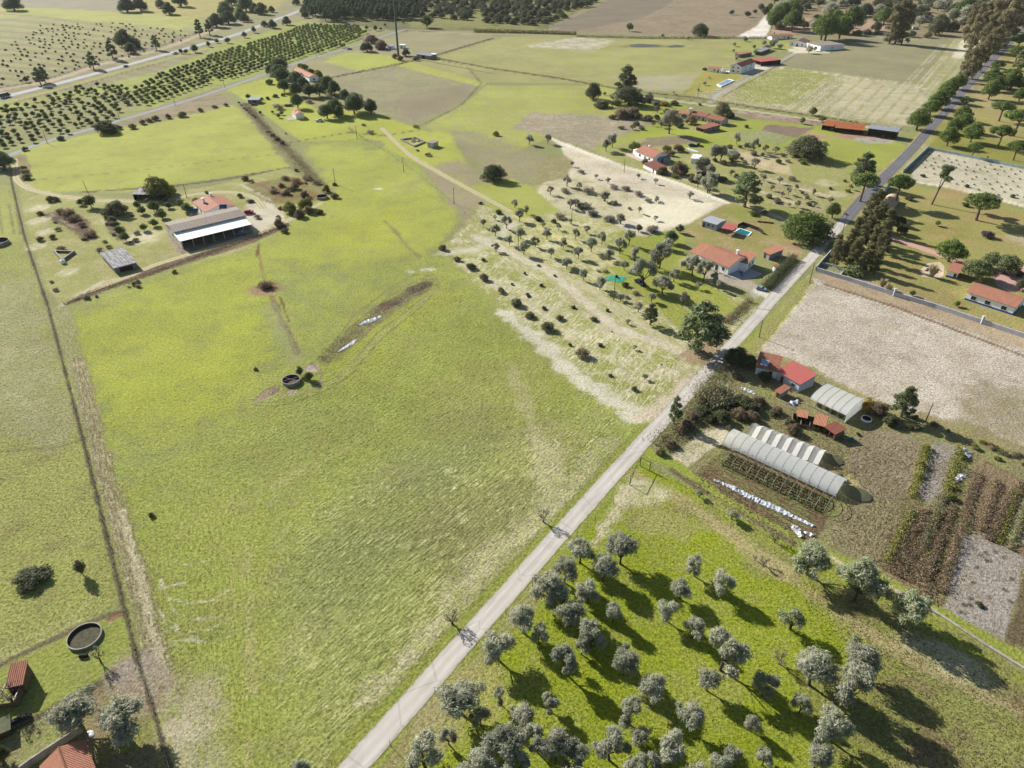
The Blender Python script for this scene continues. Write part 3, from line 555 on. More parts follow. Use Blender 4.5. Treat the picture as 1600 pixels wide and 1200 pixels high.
C = C0
def ground_material():
    m, nt, b, out = nodes('ground_soil_and_grass')
    at = lambda n: N(nt, 'ShaderNodeAttribute', attribute_name=n)
    a, bb, pr, uv = at('ca').outputs['Color'], at('cb').outputs['Color'], at('pr'), at('fuv').outputs['Vector']
    sx = N(nt, 'ShaderNodeSeparateColor'); nt.links.new(pr.outputs['Color'], sx.inputs[0])
    p, s, t = sx.outputs[0], sx.outputs[1], sx.outputs[2]
    mp = N(nt, 'ShaderNodeMapping'); mp.inputs['Scale'].default_value = (1, 0.16, 1); nt.links.new(uv, mp.inputs[0])
    pos = N(nt, 'ShaderNodeNewGeometry').outputs['Position']
    nS = noise(nt, mp.outputs[0], 1.9, 5, 0.75); nM = noise(nt, pos, 0.11, 9, 0.74); nF = noise(nt, pos, 1.7, 5, 0.85)
    nT = noise(nt, pos, 1.05, 4, 0.7); nL = noise(nt, pos, 0.03, 3, 0.5)
    k = math_(nt, 'ADD', math_(nt, "MULTIPLY", s, 0.35), 0.3)
    pv = math_(nt, 'ADD', math_(nt, 'MULTIPLY', nM, math_(nt, 'SUBTRACT', 1.0, k)), math_(nt, 'MULTIPLY', nS, k))
    thr = math_(nt, 'SUBTRACT', 0.70, math_(nt, 'MULTIPLY', p, 0.40))
    mask = rng_(nt, pv, math_(nt, 'SUBTRACT', thr, 0.05), math_(nt, 'ADD', thr, 0.05))
    c = mixc(nt, mask, a, bb)
    nB = noise(nt, pos, 0.045, 6, 0.72); nB2 = noise(nt, uv, 0.3, 4, 0.7)
    c = mixc(nt, math_(nt, 'MULTIPLY', rng_(nt, nB, 0.5, 0.66), math_(nt, 'MULTIPLY', t, 0.28)), c, mixc(nt, 0.6, c, C0(178,160,128)))
    c = mixc(nt, math_(nt, 'MULTIPLY', rng_(nt, nB2, 0.52, 0.7), math_(nt, 'MULTIPLY', t, 0.35)), c, mixc(nt, 1.0, c, (0.76, 0.84, 0.72), 'MULTIPLY'))
    f1 = math_(nt, 'MULTIPLY', math_(nt, 'SUBTRACT', nF, 0.5), math_(nt, 'MULTIPLY', t, 4.2))
    f2 = math_(nt, 'MULTIPLY', math_(nt, 'SUBTRACT', nS, 0.5), math_(nt, 'MULTIPLY', s, 3.0))
    f3 = 0.0
    f = math_(nt, 'ADD', math_(nt, 'ADD', f1, f2), math_(nt, 'ADD', f3, rng_(nt, nL, 0.35, 0.65, 0.93, 1.09)))
    c = mixc(nt, math_(nt, 'MULTIPLY', rng_(nt, nT, 0.54, 0.64), math_(nt, 'MULTIPLY', t, 0.65)), c, mixc(nt, 1.0, c, (0.58, 0.64, 0.42), 'MULTIPLY'))
    kk = N(nt, 'ShaderNodeVectorMath', operation='SCALE'); nt.links.new(c, kk.inputs[0]); nt.links.new(f, kk.inputs['Scale'])
    nt.links.new(kk.outputs[0], b.inputs['Base Color']); b.inputs['Roughness'].default_value = 0.95
    b.inputs['Specular IOR Level'].default_value = 0.08
    h = math_(nt, 'ADD', math_(nt, 'MULTIPLY', nS, s), math_(nt, 'MULTIPLY', nF, math_(nt, 'MULTIPLY', t, 0.7)))
    h = math_(nt, 'ADD', h, math_(nt, 'MULTIPLY', nT, 0.5))
    bm = N(nt, 'ShaderNodeBump'); bm.inputs['Distance'].default_value = 0.6; bm.inputs['Strength'].default_value = 0.75
    nt.links.new(h, bm.inputs['Height']); nt.links.new(bm.outputs[0], b.inputs['Normal'])
    return m
def make_ground():
    me = bpy.data.meshes.new('ground')
    V = np.stack([PX, PY, np.zeros_like(PX)], -1).reshape(-1, 3).astype(np.float32)
    idx = np.arange(NR*NC).reshape(NR, NC)
    Q = np.stack([idx[:-1, :-1], idx[:-1, 1:], idx[1:, 1:], idx[1:, :-1]], -1).reshape(-1, 4).astype(np.int32)
    me.vertices.add(len(V)); me.vertices.foreach_set('co', V.ravel())
    me.loops.add(Q.size); me.loops.foreach_set('vertex_index', Q.ravel())
    me.polygons.add(len(Q)); me.polygons.foreach_set('loop_start', np.arange(0, Q.size, 4, dtype=np.int32))
    me.polygons.foreach_set('loop_total', np.full(len(Q), 4, dtype=np.int32))
    me.update(calc_edges=True)
    for nme, arr in (('ca', CA), ('cb', CB), ('pr', PR)):
        at = me.attributes.new(nme, 'FLOAT_COLOR', 'POINT')
        at.data.foreach_set('color', np.concatenate([arr.reshape(-1, 3), np.ones((NR*NC, 1))], 1).astype(np.float32).ravel())
    at = me.attributes.new('fuv', 'FLOAT_VECTOR', 'POINT'); at.data.foreach_set('vector', UV.reshape(-1, 3).astype(np.float32).ravel())
    me.materials.append(ground_material())
    tag(link_mesh('ground', me), kind='structure')
make_ground()

# ------------------------------------------------------------------ roads
def strip(name, pts, w, mat, z=0.03, kind='structure', n=14, wob=0.08):
    P = [G(*q) for q in pts]; S = []
    for i in range(len(P)-1):
        for k in range(n):
            t = k/n; p0 = P[max(i-1, 0)]; p1 = P[i]; p2 = P[i+1]; p3 = P[min(i+2, len(P)-1)]
            S.append(0.5*((2*p1)+(p2-p0)*t+(2*p0-5*p1+4*p2-p3)*t*t+(3*p1-p0-3*p2+p3)*t**3))
    S.append(P[-1]); mb = MB(); r = random.Random(5); L = []; d0 = 0
    for i, p in enumerate(S):
        d = (S[min(i+1, len(S)-1)]-S[max(i-1, 0)]); d.z = 0; d.normalize(); nrm = Vector((-d.y, d.x, 0))
        if i: d0 += (S[i]-S[i-1]).length
        L.append((p+nrm*(w/2+r.uniform(-wob, wob))+Vector((0,0,z)), p-nrm*(w/2+r.uniform(-wob, wob))+Vector((0,0,z)), d0))
    for a, b in zip(L[:-1], L[1:]): mb.face([a[1], b[1], b[0], a[0]], [(w, a[2]), (w, b[2]), (0, b[2]), (0, a[2])])
    return tag(mb.build(name, mat), kind=kind)
def roadmat(name, c1, c2, edge, w):
    m, nt, b, out = nodes(name)
    uv = N(nt, 'ShaderNodeUVMap', uv_map='UVMap').outputs[0]
    mp = N(nt, 'ShaderNodeMapping'); mp.inputs['Scale'].default_value = (1, .12, 1); nt.links.new(uv, mp.inputs[0])
    n1 = noise(nt, mp.outputs[0], 1.2, 5, .7); n2 = noise(nt, uv, 6, 3); n3 = noise(nt, uv, .12, 3)
    c = mixc(nt, rng_(nt, math_(nt, 'ADD', math_(nt, 'MULTIPLY', n1, .6), math_(nt, 'MULTIPLY', n3, .4)), .38, .62), c1, c2)
    sx = N(nt, 'ShaderNodeSeparateXYZ'); nt.links.new(uv, sx.inputs[0])
    e = math_(nt, 'ABSOLUTE', math_(nt, 'SUBTRACT', sx.outputs[0], w/2))
    e = math_(nt, 'ADD', e, math_(nt, 'MULTIPLY', math_(nt, 'SUBTRACT', noise(nt, uv, .8, 4), .5), .9))
    c = mixc(nt, math_(nt, 'MULTIPLY', rng_(nt, e, w/2-.35, w/2), .85), c, edge)
    wt = math_(nt, 'ABSOLUTE', math_(nt, 'SUBTRACT', math_(nt, 'ABSOLUTE', math_(nt, 'SUBTRACT', sx.outputs[0], w/2)), .85))
    wear = rng_(nt, math_(nt, 'ADD', wt, math_(nt, 'MULTIPLY', math_(nt, 'SUBTRACT', n1, .5), .6)), .15, .6, 1.05, .93)
    cell = N(nt, 'ShaderNodeTexVoronoi'); cell.feature = 'DISTANCE_TO_EDGE'; cell.inputs['Scale'].default_value = .22; mq = N(nt, 'ShaderNodeMapping'); mq.inputs['Scale'].default_value = (1, .5, 1); nt.links.new(uv, mq.inputs[0]); nt.links.new(mq.outputs[0], cell.inputs['Vector'])
    crack = rng_(nt, cell.outputs[0], 0.0, .025, .8, 1.0)
    patch = rng_(nt, noise(nt, uv, .09, 2), .56, .6, 1.0, .93)
    k = math_(nt, 'MULTIPLY', math_(nt, 'MULTIPLY', rng_(nt, n2, .3, .7, .93, 1.07), wear), math_(nt, 'MULTIPLY', crack, patch))
    kk = N(nt, 'ShaderNodeVectorMath', operation='SCALE'); nt.links.new(c, kk.inputs[0]); nt.links.new(k, kk.inputs['Scale'])
    nt.links.new(kk.outputs[0], b.inputs['Base Color']); b.inputs['Roughness'].default_value = .9
    b.inputs['Specular IOR Level'].default_value = .2
    return m
pale = roadmat('worn_pale_road', C(222,215,206), C(208,200,190), C(160,158,92), 4.2)
strip('road', [(430,1336),(551.5,1200),(861,850),(923.7,780),(1000,695.5),(1178.8,500),(1200,475),(1267.5,402.5),(1309,357),(1323,341)], 4.2, pale)
dark = roadmat('dark_asphalt', C(132,130,134), C(116,114,120), C(150,144,120), 5.4)
strip('asphalt_road', [(1322,342),(1359,300),(1419,240),(1450,205),(1484,167),(1513,133),(1544,100),(1570,75),(1625,20),(1690,-40)], 5.4, dark, z=.034)
hw = roadmat('highway_asphalt', C(190,188,190), C(176,174,178), C(150,146,110), 8.0)
strip('highway', [(-160,198),(-60,170),(24,147),(100,128),(175,108),(250,87.5),(312,70),(350,60),(390,46.5),(432,30),(467,17),(560,-25)], 8.0, hw)
sr = roadmat('lane_asphalt', C(160,160,164), C(146,146,150), C(150,146,100), 4.6)
strip('lane', [(2,262),(10,246),(50,229),(100,213),(130,205),(195,186),(250,170),(325,147),(400,121),(472,96),(530,79),(575,65),(607,54),(632,46)], 4.6, sr)
tr = roadmat('dirt_track', C(196,184,160), C(170,156,128), C(150,146,100), 2.8)
strip('track', [(632,46),(650,46.5),(712,51),(790,54),(900,56),(1060,60),(1120,60.5),(1200,59.5),(1320,54),(1400,62)], 2.6, tr, z=.026)
def trackmat(name, c1, c2, grass, w):
    m, nt, b, out = nodes(name); uv = N(nt, 'ShaderNodeUVMap', uv_map='UVMap').outputs[0]; sx = N(nt, 'ShaderNodeSeparateXYZ'); nt.links.new(uv, sx.inputs[0])
    n1 = noise(nt, uv, 1.1, 5, .75); c = mixc(nt, rng_(nt, n1, .4, .6), c1, c2)
    d = math_(nt, 'ABSOLUTE', math_(nt, 'SUBTRACT', sx.outputs[0], w/2)); dn = math_(nt, 'ADD', d, math_(nt, 'MULTIPLY', math_(nt, 'SUBTRACT', n1, .5), 1.1))
    mid = rng_(nt, dn, .15, .4, 1.0, 0.0); edge = rng_(nt, dn, w/2-.45, w/2-.15); c = mixc(nt, math_(nt, 'MAXIMUM', math_(nt, 'MULTIPLY', mid, .75), edge), c, grass)
    nt.links.new(c, b.inputs['Base Color']); b.inputs['Roughness'].default_value = .95; b.inputs['Specular IOR Level'].default_value = .1; return m
tm = trackmat('two_rut_track', C(222,208,178), C(196,182,146), C(166,168,94), 3.0)
for pts_ in ([(10,247),(22,249),(24,262),(27,282),(48,296),(95,307),(150,313),(210,315),(262,312),(310,303),(360,300),(395,308),(412,326)],
             [(596,200),(640,242),(690,272),(760,310),(800,332)],
             [(1022,256),(1050,270),(1120,302),(1165,320),(1230,345)], [(992,149),(1020,153),(1110,165),(1200,177),(1300,192),(1396,205)],
             [(140,455),(200,432),(240,415),(300,396),(400,366),(452,344)]):
    strip('track', pts_, 3.0, tm, z=.026)
# ------------------------------------------------------------------ vegetation prototypes
BARK = plain('bark', C(104,92,80), C(76,66,56), scale=3, bump=.03)
BARKP = plain('pine_bark', C(150,122,102), C(110,88,74), scale=3, bump=.03)
LEAF = {
 'olive': leafmat('olive_leaves', C(204,208,178), C(168,176,136), C(222,220,200), trans=.45),
 'oliveg': leafmat('olive_leaves_greener', C(200,210,166), C(164,176,124), C(218,222,188), trans=.45),
 'sparse': leafmat('thin_olive_leaves', C(200,194,172), C(166,160,140), C(212,206,188), trans=.3),
 'stone': leafmat('umbrella_pine_needles', C(120,142,72), C(86,110,54), C(146,164,82), trans=.3),
 'pine': leafmat('pine_needles', C(138,152,108), C(100,120,80), C(162,172,120), trans=.3),
 'dpine': leafmat('dark_pine_needles', C(106,124,84), C(76,98,68), C(130,144,92), trans=.3),
 'oak': leafmat('oak_leaves', C(120,126,92), C(86,96,66), C(142,144,108), trans=.3),
 'euc': leafmat('eucalyptus_leaves', C(172,164,122), C(134,132,90), C(190,178,140), trans=.35),
 'eucd': leafmat('dark_eucalyptus_leaves', C(138,138,92), C(100,108,66), C(160,152,110), trans=.3),
 'citrus': leafmat('citrus_leaves', C(112,128,76), C(82,100,58), C(134,148,82), trans=.3),
 'bush': leafmat('scrub_leaves', C(150,150,110), C(116,120,82), C(164,156,120), trans=.3),
 'dbush': leafmat('dark_scrub_leaves', C(112,120,82), C(80,90,60), C(130,132,92), trans=.3),
 'brown': leafmat('dry_scrub_twigs', C(170,150,120), C(132,116,94), C(184,162,132), trans=.3),
 'grey': leafmat('bare_grey_twigs', C(180,172,156), C(146,138,122), C(190,182,164), trans=.35),
 'yellow': leafmat('yellow_autumn_leaves', C(216,184,70), C(178,148,60), C(190,176,80)),
 'ygreen': leafmat('yellow_green_leaves', C(172,172,78), C(136,140,62), C(150,152,84)),
 'beige': leafmat('pampas_blades', C(206,190,158), C(172,156,122), C(190,180,130)),
 'light': leafmat('pale_green_leaves', C(150,162,102), C(116,132,76), C(170,176,122)),
 'bright': leafmat('bright_young_leaves', C(140,168,56), C(110,140,44), C(160,180,72)),
 'purple': leafmat('purple_grey_leaves', C(120,100,100), C(90,74,78), C(140,120,116)),
 'mauve': leafmat('reddish_bare_crown', C(176,146,134), C(150,120,112), C(186,160,150)),
 'bamb': leafmat('reed_cane_leaves', C(178,176,134), C(128,134,88), C(196,190,150)),
}
def leaf_cloud(lobes, n, size, r, hollow=.55, flat=0.0, gap=.0, long=1.0, gapf=1.1, fuzz=.06):
    """n small leaf sprays spread through a set of ellipsoid lobes (x,y,z,rx,ry,rz)"""
    L = np.array(lobes, float); w = (L[:, 3]*L[:, 4]+L[:, 4]*L[:, 5]+L[:, 3]*L[:, 5]); w /= w.sum()
    m = int(n*1.9); k = r.choice(len(L), m, p=w); d = r.normal(size=(m, 3)); d /= np.linalg.norm(d, axis=1)[:, None]
    rad = hollow+(1-hollow)*r.rand(m)**.6+r.normal(size=m)*fuzz
    c = L[k, :3]+d*L[k, 3:6]*rad[:, None]
    keep = (np.sin(c[:, 0]*gapf*2.1+1)*np.sin(c[:, 1]*gapf*2.3+2)*np.sin(c[:, 2]*gapf*2.7+.5)+r.normal(size=m)*.15) > gap-.45
    keep &= (c[:, 2] > .12)
    c = c[keep][:n]; d = d[keep][:n]; n = len(c)
    nn = d*.9+r.normal(size=(n, 3))*.75+np.array([0, 0, flat]); nn /= np.linalg.norm(nn, axis=1)[:, None]
    t = np.cross(nn, r.normal(size=(n, 3))); t /= np.linalg.norm(t, axis=1)[:, None]; b = np.cross(nn, t)
    s = size*(.6+.8*r.rand(n))[:, None]
    V = np.stack([c-t*s*long, c-b*s*.55, c+t*s*long, c+b*s*.55], 1).reshape(-1, 3)
    return V
def quads_mesh(name, V, mat):
    me = bpy.data.meshes.new(name); n = len(V)//4
    me.vertices.add(n*4); me.vertices.foreach_set('co', V.astype(np.float32).ravel())
    me.loops.add(n*4); me.loops.foreach_set('vertex_index', np.arange(n*4, dtype=np.int32))
    me.polygons.add(n); me.polygons.foreach_set('loop_start', np.arange(0, n*4, 4, dtype=np.int32))
    me.polygons.foreach_set('loop_total', np.full(n, 4, dtype=np.int32)); me.update(calc_edges=True)
    me.materials.append(mat); return me
def limbs(mb, base_h, rt, lobes, rr, lean=(0, 0), split=None):
    top = Vector((lean[0], lean[1], base_h)); mid = Vector((lean[0]*.4+rr.uniform(-.05, .05), lean[1]*.4, base_h*.5))
    mb.tube((0, 0, -.15), mid, rt*1.25, rt, 7); mb.tube(mid, top, rt, rt*.82, 7)
    for l in lobes:
        e = Vector(l[:3]); m = top.lerp(e, .5)+Vector((rr.uniform(-.2, .2), rr.uniform(-.2, .2), rr.uniform(-.25, .1)))
        mb.tube(top, m, rt*.5, rt*.33, 5, False); mb.tube(m, e, rt*.33, rt*.1, 5, False)
_pc = {}
def proto(kind, leaf, var):
    key = (kind, leaf, var)
    if key in _pc: return _pc[key]
    seed = (sum(ord(c) for c in kind+leaf)*7+var*131) % 99991
    r = np.random.RandomState(seed); rr = random.Random(seed); mb = MB(); bark = BARK; W = H = 1.0
    def ring(n, R, z0, z1, a, b, c, jit=.25):
        o = rr.uniform(0, 6.28); out = []
        for i in range(n):
            q = o+i*2*math.pi/n+rr.uniform(-jit, jit); R_ = R*rr.uniform(.75, 1.15)
            k = rr.uniform(.8, 1.2)
            out.append((R_*math.cos(q), R_*math.sin(q), rr.uniform(z0, z1), a*k, b*k, c*rr.uniform(.8, 1.15)))
        return out
    if kind == 'olive':
        rr.seed(seed+5)
        lo = (ring(5, 1.35, 2.4, 3.5, 1.1, 1.1, .9, .6)+ring(4, .7, 3.3, 4.2, .9, .9, .8, .6) if var % 3 == 0 else ring(3, 1.45, 2.4, 3.8, 1.15, 1.0, 1.0, .7)+ring(2, .9, 3.0, 4.2, .8, .8, .7, .9) if var % 3 == 1 else ring(4, 1.3, 2.2, 3.8, 1.0, 1.15, .9, .9)+ring(2, .5, 3.6, 4.3, .8, .8, .7, .6))+[(rr.uniform(-2.1, 2.1), rr.uniform(-2.1, 2.1), rr.uniform(2.4, 3.4), .6, .6, .5) for _ in range(3)]
        if var % 2: lo = [l for i, l in enumerate(lo) if i != 1]+[(2.2*math.cos(var), 2.2*math.sin(var), 2.4, .7, .7, .6)]
        limbs(mb, 1.1, .17, lo, rr, (rr.uniform(-.3, .3), rr.uniform(-.3, .3)))
        V = leaf_cloud(lo, 5200 if var % 3 else 6000, .1, r, .1, .5, .12, 2.2, 1.9, .15); W, H = 4.9, 4.6
    elif kind == 'sparse':
        lo = ring(5, 1.3, 1.9, 3.1, .8, .8, .8, .5)+ring(2, .4, 3.2, 3.7, .7, .7, .6)
        limbs(mb, .9, .2, lo, rr)
        for l in lo:
            for _ in range(4): mb.tube(l[:3], (l[0]+rr.uniform(-.9, .9), l[1]+rr.uniform(-.9, .9), l[2]+rr.uniform(.1, .9)), .045, .015, 4, False)
        V = leaf_cloud(lo, 1100, .15, r, .2, .1, -.1, 1.5); W, H = 4.4, 4.2
    elif kind == 'bare':
        lo = ring(6, 1.5, 2.2, 3.6, .6, .6, .6, .5)
        limbs(mb, .8, .22, lo, rr)
        for l in lo:
            for _ in range(8):
                a = Vector((l[0]*rr.uniform(.3, 1), l[1]*rr.uniform(.3, 1), l[2]*rr.uniform(.6, 1))); b = a+Vector((rr.uniform(-1, 1), rr.uniform(-1, 1), rr.uniform(0, 1)))
                mb.tube(a, b, .05, .015, 4, False)
        V = leaf_cloud(lo, 160, .14, r, .2, .1, -.2, 1.5); W, H = 4.2, 4.2
    elif kind == 'stone':
        lo = ring(8, 3.0, 6.2, 6.8, 1.7, 1.7, 1.15)+ring(5, 1.5, 7.0, 7.6, 1.6, 1.6, 1.1)+[(0, 0, 7.8, 1.5, 1.5, 1.0)]
        bark = BARKP; limbs(mb, 4.6, .34, lo[:9], rr, (rr.uniform(-.5, .5), rr.uniform(-.5, .5)))
        V = leaf_cloud(lo, 6500, .2, r, .55, .5, .05, 1.0, .8); W, H = 9.2, 8.8
    elif kind == 'rstone':                       # round-headed, foliage well down the stem
        lo = ring(8, 2.2, 2.4, 3.4, 1.45, 1.45, 1.3)+ring(6, 1.7, 3.9, 4.8, 1.45, 1.45, 1.2)+ring(3, .7, 5.2, 5.7, 1.2, 1.2, .95)+[(0, 0, 3.8, 2, 2, 2)]
        bark = BARKP; limbs(mb, 1.7, .28, lo[:8], rr)
        V = leaf_cloud(lo, 6400, .17, r, .5, .4, .05, 1.2, 1.1); W, H = 7.4, 6.6
    elif kind == 'pine':
        lo = []
        for z, R, a in ((3.2, 2.4, 1.2), (4.8, 2.3, 1.25), (6.4, 2.0, 1.2), (8.0, 1.5, 1.1), (9.4, .9, 1.0)):
            lo += ring(5 if R > 1.6 else 4, R, z-.5, z+.5, a, a, .75, .5)
        lo += [(0, 0, 10.4, .9, .9, 1.0)]
        bark = BARKP; limbs(mb, 2.6, .34, [], rr); mb.tube((0, 0, 2.6), (0, 0, 9.8), .28, .08, 7)
        for l in lo: mb.tube((0, 0, max(2, l[2]-.6)), l[:3], .09, .04, 4, False)
        V = leaf_cloud(lo, 6200, .2, r, .35, .3, .05, 1.2, 1.0); W, H = 7.2, 11.2
    elif kind == 'tallpine':                      # bare leaning stem, tuft on top
        lx = 1.6
        lo = [(lx+rr.uniform(-1.9, 1.9), rr.uniform(-1.5, 1.5), rr.uniform(9, 13), 1.3, 1.3, 1.0) for _ in range(9)]
        bark = BARKP; mb.tube((-.6, 0, -.1), (.2, 0, 5), .32, .24, 7); mb.tube((.2, 0, 5), (lx, 0, 9.5), .24, .16, 7)
        mb.tube((0, 0, 3.5), (lx-1.2, .4, 9.5), .18, .1, 6)
        for l in lo: mb.tube((lx*.8, 0, 8.5), l[:3], .1, .04, 4, False)
        V = leaf_cloud(lo, 4200, .2, r, .3, .3, .05, 1.2, 1.0); W, H = 6.4, 14.0
    elif kind == 'oak':
        lo = ring(11, 3.9, 1.5, 3.2, 1.6, 1.6, 1.5)+ring(9, 3.1, 3.6, 5.0, 1.7, 1.7, 1.4)+ring(5, 1.6, 5.8, 6.7, 1.6, 1.6, 1.2)+[(0, 0, 7, 1.6, 1.6, 1.1), (0, 0, 4.0, 3, 3, 2.6)]
        limbs(mb, 1.4, .5, lo[:9], rr)
        V = leaf_cloud(lo, 9000, .19, r, .5, .3, .05, 1.2, .9); W, H = 11.0, 8.2
    elif kind == 'euc':
        lo = []
        for z in (2.5, 4.5, 6.5, 8.5, 10.5, 12.5, 14.3): lo += ring(4, rr.uniform(1.3, 2.2) if z < 12 else 1.0, z-1.2, z+1.2, 1.2, 1.2, 1.25, .9)
        limbs(mb, 3.0, .3, [], rr); mb.tube((0, 0, 3), (0, 0, 14), .26, .06, 6)
        for l in lo: mb.tube((0, 0, max(1, l[2]-1.2)), l[:3], .1, .03, 4, False)
        V = leaf_cloud(lo, 6400, .17, r, .1, -.1, .12, 2.0, 1.3); W, H = 6.4, 16.0
    elif kind == 'round':
        lo = ring(4, .8, 1.3, 1.9, .85, .85, .85)+[(0, 0, 2.2, .9, .9, .75), (0, 0, 1.5, 1.1, 1.1, 1)]
        mb.tube((0, 0, -.1), (0, 0, 1.1), .12, .09, 6)
        V = leaf_cloud(lo, 1000, .18, r, .5, .3, 0, 1.2, 1.2, .12); W, H = 3.4, 3.0
    elif kind == 'bush':
        lo = ring(6, 1.2, .7, 1.2, .9, .9, .8, .5)+[(0, 0, 1.3, 1.1, 1.1, .9), (rr.uniform(-.6, .6), rr.uniform(-.6, .6), 1.7, .7, .7, .6)]
        for _ in range(5): mb.tube((0, 0, -.05), (rr.uniform(-1, 1), rr.uniform(-1, 1), 1.2), .07, .02, 5, False)
        V = leaf_cloud(lo, 2000, .13, r, .25, .2, .1, 1.6, 1.6, .16); W, H = 4.0, 2.4
    elif kind == 'big':                           # big ragged bush or hedge clump
        lo = ring(8, 2.0, 1.0, 2.2, 1.2, 1.2, 1.1, .6)+ring(5, 1.0, 2.5, 3.3, 1.1, 1.1, .9, .6)
        for _ in range(8): mb.tube((rr.uniform(-.5, .5), rr.uniform(-.5, .5), -.05), (rr.uniform(-2, 2), rr.uniform(-2, 2), 2.6), .1, .03, 5, False)
        V = leaf_cloud(lo, 4600, .15, r, .25, .1, .12, 1.7, 1.5, .14); W, H = 6.4, 4.2
    elif kind == 'twigs':                         # nearly leafless brush heap / thicket
        lo = ring(6, 1.2, .6, 1.2, 1, 1, .7, .6)+[(0, 0, 1.2, 1.2, 1.2, .6)]
        for _ in range(60):
            a = Vector((rr.uniform(-1.7, 1.7), rr.uniform(-1.7, 1.7), rr.uniform(0, .6))); b = a+Vector((rr.uniform(-.9, .9), rr.uniform(-.9, .9), rr.uniform(.2, 1.0)))
            mb.tube(a, b, .035, .012, 4, False)
        V = leaf_cloud(lo, 560, .12, r, .2, .1, .1, 2.6, 1.4); W, H = 4.2, 1.7
    elif kind == 'plume':                         # pampas or cane clump
        lo = [(0, 0, 1.0, 1.0, 1.0, 1.0)]; mb.tube((0, 0, -.05), (0, 0, .6), .25, .1, 6)
        Vs = []
        for _ in range(420):
            q = rr.uniform(0, 6.28); e = rr.uniform(.3, 1.4); c0 = Vector((math.cos(q)*.3, math.sin(q)*.3, .1)); c1 = Vector((math.cos(q)*e, math.sin(q)*e, rr.uniform(1.2, 2.8)))
            wv = Vector((-math.sin(q), math.cos(q), 0))*rr.uniform(.04, .1); mid = c0.lerp(c1, .6)+Vector((0, 0, .4))
            Vs += [c0, mid-wv, c1, mid+wv]
        V = np.array([tuple(v) for v in Vs]); W, H = 2.8, 2.8
    elif kind == 'cane':
        Vs = []; 
        for _ in range(1300):
            a = Vector((rr.gauss(0, 1.3), rr.gauss(0, 1.3), rr.uniform(.2, 2.6))); q = rr.uniform(0, 6.28); o = Vector((math.cos(q)*.5, math.sin(q)*.5, rr.uniform(.2, 1.1)))
            wv = Vector((-math.sin(q), math.cos(q), 0))*.09
            Vs += [a, a+o*.5-wv, a+o, a+o*.5+wv]
        for _ in range(26):
            x, y = rr.gauss(0, 1.2), rr.gauss(0, 1.2); mb.tube((x, y, -.05), (x*1.15, y*1.15, 3), .035, .02, 4, False)
        V = np.array([tuple(v) for v in Vs]); W, H = 5.2, 3.8
    elif kind == 'tiny':
        lo = [(0, 0, .55, .5, .5, .5)]; mb.tube((0, 0, -.05), (0, 0, .5), .05, .03, 5)
        V = leaf_cloud(lo, 90, .16, r, .4, .2, -.4, 1.2); W, H = 1.2, 1.1
    me = quads_mesh(kind+'_crown', V, LEAF[leaf]); tm = mb.mesh(kind+'_trunk', bark)
    _pc[key] = (me, tm, W, H); return _pc[key]

# ------------------------------------------------------------------ landmarks, so that each plant can be told from its neighbours
LANDMARKS = [('the round tank in the meadow',456,594),('the barn with the white lean-to',330,355),('the round tank at the left fence',133,995),
 ('the roofless shed at the left edge',20,1060),('the terracotta roof at the bottom left',100,1180),('the twisted bare tree beside the road',706,965),
 ('the fence corner beside the road',985,757),('the white plastic heap',1250,830),('the long polytunnel',1225,725),('the white greenhouse',1305,630),
 ('the red roofed cottage by the road',1235,585),('the chicken sheds',1290,665),('the bare sandy plot',1540,920),('the green harvest net',963,436),
 ('the black car',1000,442),('the swimming pool',1160,363),('the terracotta farmhouse by the road',1125,400),('the mobile home',1110,350),
 ('the big umbrella pine by the road',1265,355),('the white house with blue skirting',1555,465),('the small poolside hut',1490,425),('the pink brick path',1440,385),
 ('the corner of the white boundary wall',1275,420),('the open bare sand yard',1060,310),('the white cottage with orange roof',1012,240),('the long ruined farmhouse',1100,183),
 ('the rust-roofed sheds',1325,195),('the two-storey white house',1157,105),('the wide white villa',1255,68),('the pond',1020,71),
 ('the telecom mast',622,85),('the tiny white cottage',468,180),('the blue-grey metal shed',662,84),('the stone ruin in the meadow',645,222),
 ('the plastic strip in the garden',1180,790),('the black walled tank by the scrub',502,307),('the weathered grey shed',188,405),('the highway bend',467,17),
 ('the dark van on the highway',8,150),('the arched tan shelter',1402,322),('the junction of the lane',10,246),('the bend of the sand track',862,217),
 ('the lane beside the hedged white house',480,95),('the right hand end of the upper wall',1600,262),('the bottom right corner of the picture',1600,1200),
 ('the bottom edge of the pale road',551,1200),('the long lone fence on the left',120,650),('the top right corner of the picture',1600,0),
 ('the leafless hedge at the farm gate',100,350),('the brick patio',1580,430),('the pale villa annexe',1215,58),('the asphalt road under the trees',1500,150)]
LMW = [(n, G(x, y)) for n, x, y in LANDMARKS]
ORD = ['nearest','second nearest','third nearest','fourth nearest','fifth nearest','sixth nearest','seventh nearest','eighth nearest','ninth nearest','tenth nearest','eleventh nearest','twelfth nearest']+[q+' nearest' for q in ('thirteenth','fourteenth','fifteenth','sixteenth','seventeenth','eighteenth','nineteenth','twentieth')]
PLANTS = []                                       # (object, noun, adjective, x, y)
